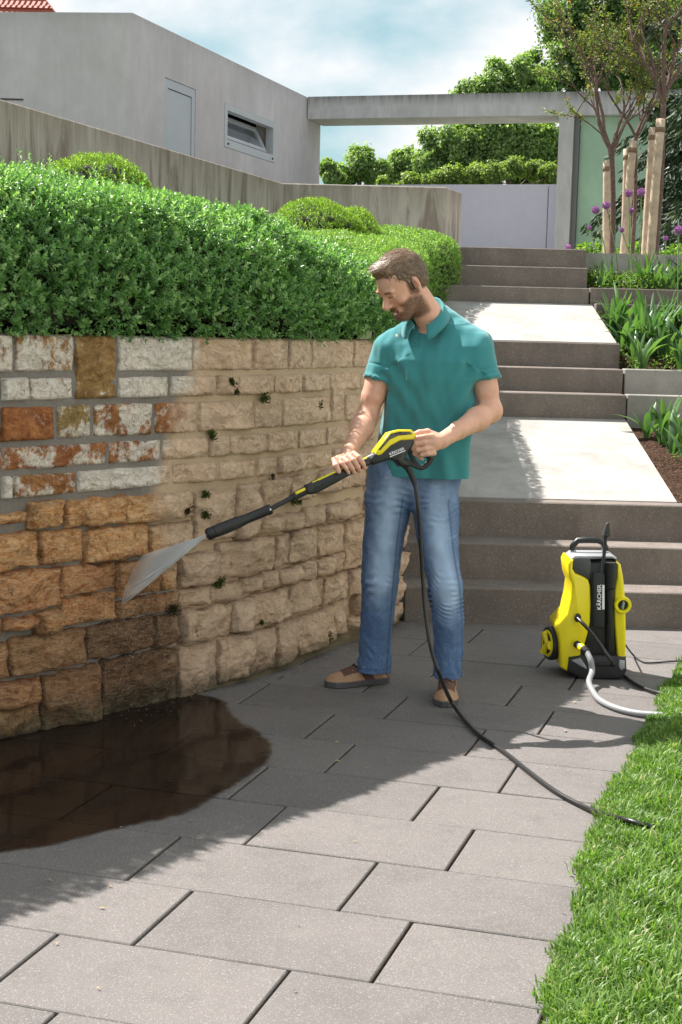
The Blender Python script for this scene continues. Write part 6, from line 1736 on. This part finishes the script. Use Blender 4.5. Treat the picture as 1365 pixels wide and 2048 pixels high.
# ================================================================== spray lance (held by the man)
M_BLK = plain('black satin plastic', (.016, .016, .017), .38, 0, .1, 30, .5, .05)
M_BLKM = plain('matt black plastic', (.024, .024, .025), .62, 0, .1, 60)
M_YEL = plain('yellow plastic', (.86, .70, .012), .30, 0, .03, 10, .5)
M_GRY = plain('silver grey plastic', (.34, .35, .37), .4, .2, .04, 10)
M_WHT = plain('white print', (.82, .82, .82), .5)
M_GLOSS = plain('glossy display', (.008, .008, .010), .06, 0, .0, 10, .8)
lance = thing('spray_lance', 'long black and yellow spray lance held in both hands, aimed at the wall', 'spray lance', tuple(gpt(760, 900)))
G_ = lambda x, y, d=0.0: Vector(gpt(x, y) + gw_ * d)
def rod(name, pts, r, mat, n=16, parent=None, auto=35): g = Geo(); g.tube(pts, r, n); return g.build(name, mat, parent or lance, auto=auto)
def lerp2(a, b, t): return (a[0] + (b[0] - a[0]) * t, a[1] + (b[1] - a[1]) * t)
a_, b_ = (414, 1070), (542, 1018)
tt = [0, .02, .10, .105, .115, .12, .45, .62, .93, .95, 1.0]; rr_ = [.019, .0225, .0228, .0205, .0205, .0228, .0222, .0185, .0180, .0205, .0190]
noz = rod('nozzle', [G_(*lerp2(a_, b_, t)) for t in tt], rr_, M_BLK, 20)
for k in range(8):
    an = k * math.pi / 4; off = gv * math.sin(an) * .0212 + gw_ * math.cos(an) * .0212
    rod('rib', [G_(*lerp2(a_, b_, .20)) + Vector(off), G_(*lerp2(a_, b_, .50)) + Vector(off * .98)], .0024, M_BLKM, 6, noz)
rod('nozzle_bore', [G_(*lerp2(a_, b_, -.005)), G_(*lerp2(a_, b_, .02))], .012, M_BLKM, 14, noz)
rod('marking', [G_(*lerp2(a_, b_, .965), .0175), G_(*lerp2(a_, b_, .985), .0175)], .0045, M_WHT, 8, noz)
rod('pipe', [G_(540, 1019), G_(594, 990)], .0088, M_BLKM, 12)
rod('coupling', [G_(586, 994), G_(592, 991), G_(612, 981), G_(618, 978), G_(638, 968), G_(641, 966)], [.011, .0155, .0165, .020, .0205, .017], M_BLKM, 16)
def slab2(name, poly, d0, d1, mat, bev=.004, parent=None):
    g = Geo(); n = len(poly)
    c = np.mean(np.array(poly), 0)
    def inset(px):        # px inset of the outline
        out = []
        A = sum(poly[i][0] * poly[(i + 1) % n][1] - poly[(i + 1) % n][0] * poly[i][1] for i in range(n)); sg = 1 if A > 0 else -1
        for i in range(n):
            p0, p1, p2 = np.array(poly[i - 1], float), np.array(poly[i], float), np.array(poly[(i + 1) % n], float)
            e1 = (p1 - p0) / (np.linalg.norm(p1 - p0) + 1e-9); e2 = (p2 - p1) / (np.linalg.norm(p2 - p1) + 1e-9)
            n1 = np.array([-e1[1], e1[0]]) * sg; n2 = np.array([-e2[1], e2[0]]) * sg; b = n1 + n2; b = b / max(.35, np.linalg.norm(b)) / max(.5, math.sqrt(max(.01, (1 + n1 @ n2) / 2)))
            out.append(tuple(p1 + b * px))
        return out
    bp = bev * FPX / 5.6
    rings = []
    for d, f in ((d0, 1), (d0 + bev * .35, .35), (d0 + bev, 0), (d1 - bev, 0), (d1 - bev * .35, .35), (d1, 1)):
        rings.append([G_(x, y, d) for x, y in inset(bp * f)])
    g.loft(rings); return g.build(name, mat, parent or lance, auto=38)
Z8 = lambda l: [(400 + x / 2.625, 820 + y / 2.625) for x, y in l]
slab2('fore_grip', Z8([(556, 405), (585, 385), (880, 248), (925, 240), (905, 282), (830, 318), (610, 438), (575, 444), (552, 432)]), -.020, .020, M_BLK, .008)
slab2('grip_inlay', Z8([(585, 378), (875, 246), (882, 262), (592, 396)]), -.012, .0135, M_YEL, .004)
slab2('inlay_end', Z8([(873, 246), (912, 226), (918, 240), (882, 262)]), -.012, .0145, M_GRY, .003)
slab2('lock_tab', Z8([(494, 432), (545, 408), (552, 420), (500, 446)]), -.008, .0185, M_YEL, .003)
slab2('clamp', Z8([(554, 392), (584, 386), (592, 420), (566, 440), (552, 425)]), -.022, .024, M_BLKM, .003)
bodyg = slab2('gun_body', Z8([(905, 232), (935, 190), (990, 118), (1030, 106), (1094, 106), (1112, 118), (1128, 146), (1146, 156), (1142, 176), (1096, 204), (1075, 238), (1062, 262), (1100, 288), (1088, 300), (1046, 296), (1022, 268), (985, 262), (905, 290), (880, 268)]), -.026, .026, M_BLK, .007)
slab2('display_frame', Z8([(910, 234), (914, 212), (986, 116), (1028, 105), (1096, 105), (1112, 117), (1130, 150), (1118, 157), (1042, 162), (992, 188), (942, 236), (925, 240)]), -.029, .030, M_YEL, .005)
slab2('display', Z8([(922, 212), (990, 128), (1030, 117), (1090, 116), (1104, 130), (1028, 138), (984, 158), (934, 214)]), -.031, .0325, M_GLOSS, .003)
rod('trigger_guard', [G_(*p) for p in Z8([(1052, 250), (1090, 272), (1140, 298), (1165, 304), (1190, 292), (1212, 262), (1222, 240)])], [.010, .010, .009, .010, .011, .011, .010], M_BLKM, 10)
rod('trigger', [G_(*p) for p in Z8([(1090, 190), (1104, 222), (1120, 262), (1146, 292)])], [.010, .009, .009, .008], M_BLKM, 10)
rod('handle', [G_(*p) for p in Z8([(1120, 160), (1150, 176), (1180, 210), (1215, 256)])], [.016, .017, .017, .013], M_BLK, 12)
rod('hose_socket', [G_(*p) for p in Z8([(1064, 262), (1080, 284), (1092, 305), (1108, 330), (1124, 378), (1130, 392)])], [.016, .018, .0125, .0125, .0095, .0085], M_BLKM, 14)
def lettering(txt, origin, xdir, updir, size, parent, mat=M_WHT, bar=None):
    cu = bpy.data.curves.new('lettering', 'FONT'); cu.body = txt; cu.size = size; cu.extrude = .0004; cu.offset = size * .022
    cu.materials.append(mat); cu.align_x = 'CENTER'; cu.align_y = 'CENTER'; cu.space_character = 1.06
    x = Vector(xdir).normalized(); u = Vector(updir); u = (u - x * u.dot(x)).normalized(); z = x.cross(u)
    tmp = bpy.data.objects.new('tmp_text', cu); COL.objects.link(tmp)
    me = bpy.data.meshes.new_from_object(tmp.evaluated_get(bpy.context.evaluated_depsgraph_get())); bpy.data.objects.remove(tmp); me.name = 'lettering'
    o = bpy.data.objects.new('lettering', me); COL.objects.link(o); o.parent = parent
    Mx = Matrix((x, u, z)).transposed().to_4x4(); Mx.translation = Vector(origin) - WL.get(parent.name, Vector((0, 0, 0))); o.matrix_local = Mx
    if bar:
        g = Geo(); rot = Matrix((x, u, z)).transposed(); g.box(Vector(origin) - u * bar[0], (bar[1], bar[2], .0008), rot); g.build('underline', mat, parent)
    return o
pa, pb = Z8([(982, 236)])[0], Z8([(1062, 203)])[0]
cA, cB = G_(*pa, .0267), G_(*pb, .0267); xd = (cB - cA)
lettering('KÄRCHER', (cA + cB) / 2, xd, Vector(gv), xd.length * .205, bodyg, M_WHT, (xd.length * .14, xd.length * 1.0, xd.length * .045))

# hose from the lance down to the lawn
def gz0(x, y, z=0): 
    d = Vector(pxY(x, y, 1.0)) - Vector((0, 0, CAM_H)); return Vector((0, 0, CAM_H)) + d * ((z - CAM_H) / d.z)
hp = [G_(830, 966), P3(836, 1010, 5.64), P3(841, 1080, 5.66), P3(846, 1160, 5.68), P3(852, 1230, 5.66), P3(861, 1290, 5.58), P3(876, 1340, 5.45), gz0(905, 1406, .04), gz0(950, 1462, .010), gz0(1010, 1505, .010), gz0(1060, 1545, .010), gz0(1110, 1582, .010), gz0(1170, 1614, .010), gz0(1225, 1632, .030), gz0(1262, 1642, .046), gz0(1310, 1655, .036), gz0(1390, 1668, .01)]
gh = thing('pressure_hose', 'thin black hose hanging from the lance and curving over the slabs into the lawn', 'hose', tuple(gz0(1060, 1545)))
Geo().tube(spline(hp, 10), .0078, 10).build('hose', M_BLK, gh, True)

# ================================================================== water jet
n0 = Vector(gpt(413, 1071)); w0 = wall_pt(2.80, .50, .05); 
axis = (w0 - n0)
m = NT('spray water'); 
df = m.n('ShaderNodeBsdfDiffuse'); df.inputs['Color'].default_value = (1, 1, 1, 1)
tl = m.n('ShaderNodeBsdfTranslucent'); tl.inputs['Color'].default_value = (1, 1, 1, 1)
tr = m.n('ShaderNodeBsdfTransparent'); a1 = m.n('ShaderNodeMixShader'); a1.inputs[0].default_value = .5
m.l(df.outputs[0], a1.inputs[1]); m.l(tl.outputs[0], a1.inputs[2])
a2 = m.n('ShaderNodeMixShader'); m.l(m.attr('alpha'), a2.inputs[0]); m.l(tr.outputs[0], a2.inputs[1]); m.l(a1.outputs[0], a2.inputs[2]); m.l(a2.outputs[0], m.out.inputs[0])
M_WATER = m.m
rg = random.Random(4); V = []; F = []; A = []
tgt0, tgt1 = wall_pt(2.87, .598, .05), wall_pt(2.76, .425, .05)
for k in range(620):
    s = rg.betavariate(1.3, 1.3); e = tgt0.lerp(tgt1, s) + Vector((rg.gauss(0, .008), rg.gauss(0, .008), rg.gauss(0, .006)))
    t0 = rg.random() ** 1.6 * .55; t1 = min(1.0, t0 + rg.uniform(.25, .7))
    p = n0.lerp(e, t0); q = n0.lerp(e, t1); d = (q - p).normalized(); sd = d.cross(Vector((rg.gauss(0, 1), rg.gauss(0, 1), rg.gauss(0, 1)))).normalized(); w = rg.uniform(.0006, .0022) * (.6 + t1)
    b = len(V); mid = p.lerp(q, .5); sd2 = d.cross(sd)
    V += [p, mid + sd * w, mid - sd * w * .5 + sd2 * w * .8, mid - sd * w * .5 - sd2 * w * .8, q]; al = rg.uniform(.4, .95) * (1.0 if t0 < .2 else .8)
    A += [al, al, al, al, al * .4]
    F += [(b, b + 1, b + 2), (b, b + 2, b + 3), (b, b + 3, b + 1), (b + 4, b + 2, b + 1), (b + 4, b + 3, b + 2), (b + 4, b + 1, b + 3)]
jet = mesh('water_jet', V, F, M_WATER, None, True, None, {'alpha': A}); tag(jet, 'white fan of water sprayed from the lance nozzle onto the orange stones', 'water jet'); 
# soft body of the fan: nested thin shells
for sc_, al0 in ((1.0, .85),):
    rings = []; al = []; nseg = 14
    for i in range(nseg + 1):
        t = i / nseg; c = n0.lerp(tgt0.lerp(tgt1, .5), t); hvec = (tgt0 - tgt1) * .5 * t * sc_; th_ = .008 * (1 + 1.8 * t) * sc_
        dv = axis.normalized(); sdv = hvec.cross(dv).normalized() if hvec.length > 1e-6 else Vector((0, -1, 0)); hv = hvec if hvec.length > .008 else (tgt0 - tgt1).normalized() * .008
        rings.append([c + hv * math.cos(2 * math.pi * k / 20) * 1.04 + sdv * th_ * math.sin(2 * math.pi * k / 20) for k in range(20)]); al += [al0 * (1 - .68 * t ** 1.4)] * 20
    g = Geo(); g.loft(rings, False); o = mesh('mist', g.v, g.f, M_WATER, jet, True, None, {'alpha': al})
# splash droplets
V = []; F = []; A = []
for k in range(1100):
    if k < 850: c = wall_pt(rg.gauss(2.80, .10), max(.1, rg.gauss(.36, .12)), .03 + abs(rg.gauss(0, .06)))
    else: c = wall_pt(rg.gauss(2.80, .16), abs(rg.gauss(0, .18)), .03 + abs(rg.gauss(0, .12)))
    r = rg.uniform(.0008, .0022); b = len(V); st = Vector((rg.gauss(0, 1), rg.gauss(0, 1), rg.gauss(0, 1))).normalized() * r * 1.6
    V += [c - st, c + Vector((r, 0, 0)) * .5, c + Vector((0, -r, 0)) * .5, c + Vector((0, 0, r)) * .5, c + st]; A += [.7] * 5
    F += [(b, b + 1, b + 2), (b, b + 2, b + 3), (b, b + 3, b + 1), (b + 4, b + 2, b + 1), (b + 4, b + 3, b + 2), (b + 4, b + 1, b + 3)]
o = mesh('droplets', V, F, M_WATER, jet, False, None, {'alpha': A}); o['kind'] = 'stuff'

# ================================================================== pressure washer
ZW = lambda x, y: (1060 + x / 4.475, 1020 + y / 4.475)
WY = 6.33
W_ = lambda x, y, d=0.0: Vector(pxY(*ZW(x, y), WY)) + Vector((0, -d, 0))      # d towards the camera
washer = thing('pressure_washer', 'yellow and black pressure washer standing upright before the lowest step', 'pressure washer', tuple(W_(540, 1470)))
def wslab(name, poly, d0, d1, mat, bev=.010, parent=None, crown=0, depth_fn=None):
    g = Geo(); n = len(poly)
    A = sum(poly[i][0] * poly[(i + 1) % n][1] - poly[(i + 1) % n][0] * poly[i][1] for i in range(n)); sg = 1 if A > 0 else -1
    def inset(px):
        out = []
        for i in range(n):
            p0, p1, p2 = np.array(poly[i - 1], float), np.array(poly[i], float), np.array(poly[(i + 1) % n], float)
            e1 = (p1 - p0) / (np.linalg.norm(p1 - p0) + 1e-9); e2 = (p2 - p1) / (np.linalg.norm(p2 - p1) + 1e-9)
            n1 = np.array([-e1[1], e1[0]]) * sg; n2 = np.array([-e2[1], e2[0]]) * sg; b = n1 + n2; L_ = np.linalg.norm(b); b = b / max(.5, L_) * min(1.6, 2 / max(.8, L_))
            out.append(tuple(p1 + b * px * .8))
        return out
    bp = bev * FPX / WY * 4.475
    rings = []
    dd = depth_fn or (lambda x, y: 0)
    for d, f in ((d0, .5), (d0 + bev, 0), (d1 - bev, 0), (d1 - bev * .55, .16), (d1 - bev * .2, .5), (d1, 1)):
        rings.append([W_(x, y, d + dd(x, y)) for x, y in inset(bp * f)])
    g.loft(rings); return g.build(name, mat, parent or washer, auto=40)
# smooth outlines through splines
def sm2(l, n=3):
    P_ = [Vector((x, y, 0)) for x, y in l]; k = len(P_); out = []
    for i in range(k):
        a, b, c, d = P_[i - 1], P_[i], P_[(i + 1) % k], P_[(i + 2) % k]
        for j in range(n):
            t = j / n; q = .5 * ((2 * b) + (c - a) * t + (2 * a - 5 * b + 4 * c - d) * t * t + (3 * b - 3 * c + d - a) * t ** 3); out.append((q.x, q.y))
    return out
wslab('base', [(335, 1300), (460, 1285), (560, 1290), (760, 1290), (852, 1300), (858, 1430), (822, 1492), (760, 1502), (480, 1504), (425, 1488), (330, 1430)], -.22, .035, M_BLKM, .014)
wslab('chassis', [(385, 430), (560, 455), (775, 440), (800, 560), (820, 800), (838, 1000), (835, 1400), (420, 1400), (300, 1300), (285, 1050), (370, 900), (395, 640)], -.20, -.012, M_BLK, .012)
left = wslab('side_shell', ([(330, 480), (352, 436), (384, 440), (378, 520), (400, 560), (470, 590), (515, 615), (534, 665), (540, 850), (534, 1000), (508, 1115), (486, 1190), (455, 1260), (445, 1308), (362, 1318), (328, 1438), (268, 1398), (258, 1180), (246, 1110), (222, 1048), (232, 1020), (322, 920), (356, 780), (370, 660), (345, 600)]), -.19, .026, M_YEL, .012)
wslab('side_shell', ([(772, 452), (806, 480), (826, 580), (838, 680), (846, 800), (852, 1000), (852, 1200), (848, 1330), (778, 1312), (766, 1180), (752, 1000), (748, 880), (754, 690), (772, 600)]), -.19, .026, M_YEL, .010)
wslab('front_panel', [(530, 470), (768, 462), (772, 600), (754, 700), (750, 900), (766, 1100), (776, 1310), (560, 1316), (470, 1306), (508, 1120), (536, 1000), (541, 680)], -.03, .012, M_BLK, .008)
wslab('lettering_panel', [(556, 552), (660, 556), (664, 700), (660, 1038), (560, 1036), (556, 800)], .0, .034, M_BLKM, .006)
rodw = lambda name, pts, r, mat, n=14, parent=None: Geo().tube([W_(*p) for p in pts], r, n).build(name, mat, parent or washer, auto=35)
rodw('lance_tube_holder', [(712, 700, .018), (712, 900, .018), (712, 1230, .018), (708, 1300, .010)], [.020, .018, .018, .012], M_BLK)
rodw('tube_cup', [(715, 470, .020), (715, 560, .020), (714, 690, .020)], [.029, .027, .022], M_BLK, 18)
rodw('tube_cup_mouth', [(715, 462, .020), (715, 474, .020)], [.024, .024], M_BLKM, 18)
# tank mouth / cup
cup = [(388, 424), (440, 418), (535, 426), (548, 470), (546, 560), (535, 640), (505, 605), (440, 578), (385, 545), (378, 480)]
wslab('cup', cup, -.10, .016, plain('dark grey plastic', (.06, .062, .066), .45), .008)
g = Geo(); g.sphere(W_(472, 436, -.045), .036, 18, 8, (1.15, 1.3, .22)); g.build('cup_opening', M_BLKM, washer, True)
wslab('top_trim', [(366, 432), (402, 406), (740, 408), (778, 428), (778, 452), (742, 436), (540, 440), (398, 430), (372, 452)], -.16, .004, M_GRY, .006)
# handle
hb = -.10
g = Geo(); pts = [W_(412, 392, hb), W_(416, 352, hb), W_(462, 302, hb), (W_(560, 298, hb)), W_(646, 300, hb), W_(688, 322, hb), W_(714, 368, hb), W_(716, 392, hb)]
g.tube(pts, [.0125, .0135, .014, .014, .014, .0135, .0135, .0125], 12); g.build('handle', M_BLK, washer, True)
for x in (422, 704): rodw('handle_post', [(x, 384, hb), (x, 440, hb)], .0115, M_GRY)
# nozzle lance standing in the holder
rodw('spare_nozzle', [(640, 556, .026), (655, 400, .026), (670, 238, .026)], [.008, .0075, .0072], M_BLKM)
rodw('nozzle_head', [(668, 236, .026), (669, 222, .026), (672, 214, .026), (686, 130, .026), (690, 112, .026), (691, 106, .026)], [.010, .0195, .0190, .0095, .0075, .005], M_BLKM, 18)
# dial
g = Geo(); c = W_(820, 838, .030)
n_ = 40; rings = []
for (r, d) in ((.0355, -.03), (.0370, .0), (.0360, .010), (.0330, .014), (.0235, .014), (.0215, .010), (.0215, -.01)):
    rings.append([c + Vector((math.cos(2 * math.pi * k / n_) * r, -d, math.sin(2 * math.pi * k / n_) * r)) for k in range(n_)])
g.loft(rings, False); dial = g.build('dial_ring', M_YEL, washer, auto=40)
g = Geo(); g.tube([c + Vector((0, .02, 0)), c + Vector((0, -.004, 0))], .0212, 24); g.build('dial', M_GLOSS, dial, auto=35)
g = Geo(); g.box(c + Vector((0, -.009, 0)), (.010, .014, .034), Matrix.Rotation(.12, 3, 'Y'), .003); g.build('dial_grip', M_GRY, dial)
# wheel on the left side
wc = W_(214, 1228, -.085); ax = Vector((-.96, -.28, 0)).normalized(); wu = Vector((0, 0, 1)); wv = ax.cross(wu)
def disc(name, prof, mat, parent, n=40):
    g = Geo(); rings = [[wc + ax * a + (wu * math.cos(2 * math.pi * k / n) + wv * math.sin(2 * math.pi * k / n)) * r for k in range(n)] for (a, r) in prof]; g.loft(rings); return g.build(name, mat, parent, auto=35)
wh = disc('wheel', [(-.025, .058), (-.022, .068), (-.012, .0735), (.008, .0735), (.016, .069), (.017, .060)], M_BLKM, washer)
disc('rim', [(.0, .0585), (.018, .0585), (.021, .054), (.021, .047), (.016, .045)], M_YEL, wh)
for k in range(3):
    an = k * 2.094 + .5; d = wu * math.cos(an) + wv * math.sin(an); g = Geo(); g.tube([wc + ax * .017, wc + ax * .019 + d * .05], [.012, .020], 8); g.build('spoke', M_YEL, wh, auto=40)
# recess where the hose leaves, connector, feet
g = Geo(); g.sphere(W_(418, 950, .036), .016, 14, 8, (.9, .55, 1.2)); g.build('hose_outlet', M_BLKM, washer, True)
wslab('foot_trim', [(360, 1328), (440, 1304), (498, 1390), (494, 1408), (420, 1370)], .0, .046, M_GRY, .006)
wslab('foot_trim', [(786, 1322), (836, 1330), (838, 1400), (800, 1420), (778, 1380)], .0, .042, M_GRY, .006)
wslab('lip', [(590, 1352), (752, 1348), (754, 1376), (592, 1380)], .0, .044, M_BLK, .004)
g = Geo()
rodw('connector', [(405, 1182, .040), (430, 1196, .062), (444, 1204, .074)], [.016, .0165, .0165], M_BLKM)
rodw('connector_ring', [(432, 1196, .066), (452, 1207, .084)], [.0178, .0178], M_YEL)
rodw('connector_nut', [(452, 1207, .084), (476, 1222, .100), (482, 1232, .104)], [.0175, .016, .012], M_BLKM)
xd = W_(609, 655, .0346) - W_(609, 880, .0346)
lettering('KÄRCHER', W_(611, 768, .0346), xd, Vector((-1, 0, 0)), xd.length * .215, washer, M_WHT, (xd.length * .155, xd.length * .97, xd.length * .09))
for k, (x, y) in enumerate([(430, 1180), (640, 520), (700, 520)]): pass
# water supply hose, outlet hose, mains cable
wh_ = thing('garden_hose', 'thick light grey garden hose leading from the washer onto the lawn', 'hose', tuple(gz0(1230, 1410)))
m = NT('grey braided hose'); P = m.pos(); m.set(m.mix(m.noise(P, 500, 2), (.22, .23, .24), (.36, .37, .38)), .35, 0, m.bump(m.vor(P, 320), .5, .002)); M_HOSE = m.m
Geo().tube(spline([W_(478, 1226, .102), W_(502, 1290, .13), W_(510, 1380, .14), gz0(*ZW(530, 1540), .035), gz0(*ZW(575, 1640), .016), gz0(*ZW(640, 1710), .014), gz0(*ZW(780, 1775), .014), gz0(*ZW(940, 1815), .014), gz0(*ZW(1120, 1832), .018), gz0(*ZW(1365, 1838), .03), gz0(*ZW(1600, 1830), .03)], 8), .0125, 12).build('hose', M_HOSE, wh_, True)
oh = thing('pressure_hose', 'black hose running from the side of the washer down to the lawn edge', 'hose', tuple(gz0(1290, 1370)))
Geo().tube(spline([W_(412, 950, .036), W_(450, 985, .075), W_(520, 1060, .10), W_(600, 1170, .12), W_(680, 1290, .14), gz0(*ZW(760, 1400), .05), gz0(*ZW(830, 1470), .012), gz0(*ZW(950, 1560), .010), gz0(*ZW(1080, 1615), .010), gz0(*ZW(1200, 1645), .014), gz0(*ZW(1400, 1670), .02)], 8), .0078, 10).build('hose', M_BLK, oh, True)
pc_ = thing('power_cable', 'thin black mains cable looping from behind the washer to the lawn', 'cable', tuple(gz0(1290, 1320)))
Geo().tube(spline([W_(846, 1050, -.10), W_(850, 1140, -.09), W_(870, 1215, -.06), gz0(*ZW(915, 1285), .02), gz0(*ZW(980, 1342), .006), gz0(*ZW(1050, 1367), .006), gz0(*ZW(1180, 1362), .006), gz0(*ZW(1320, 1352), .012), gz0(*ZW(1500, 1345), .02)], 8), .0042, 8).build('cable', M_BLKM, pc_, True)
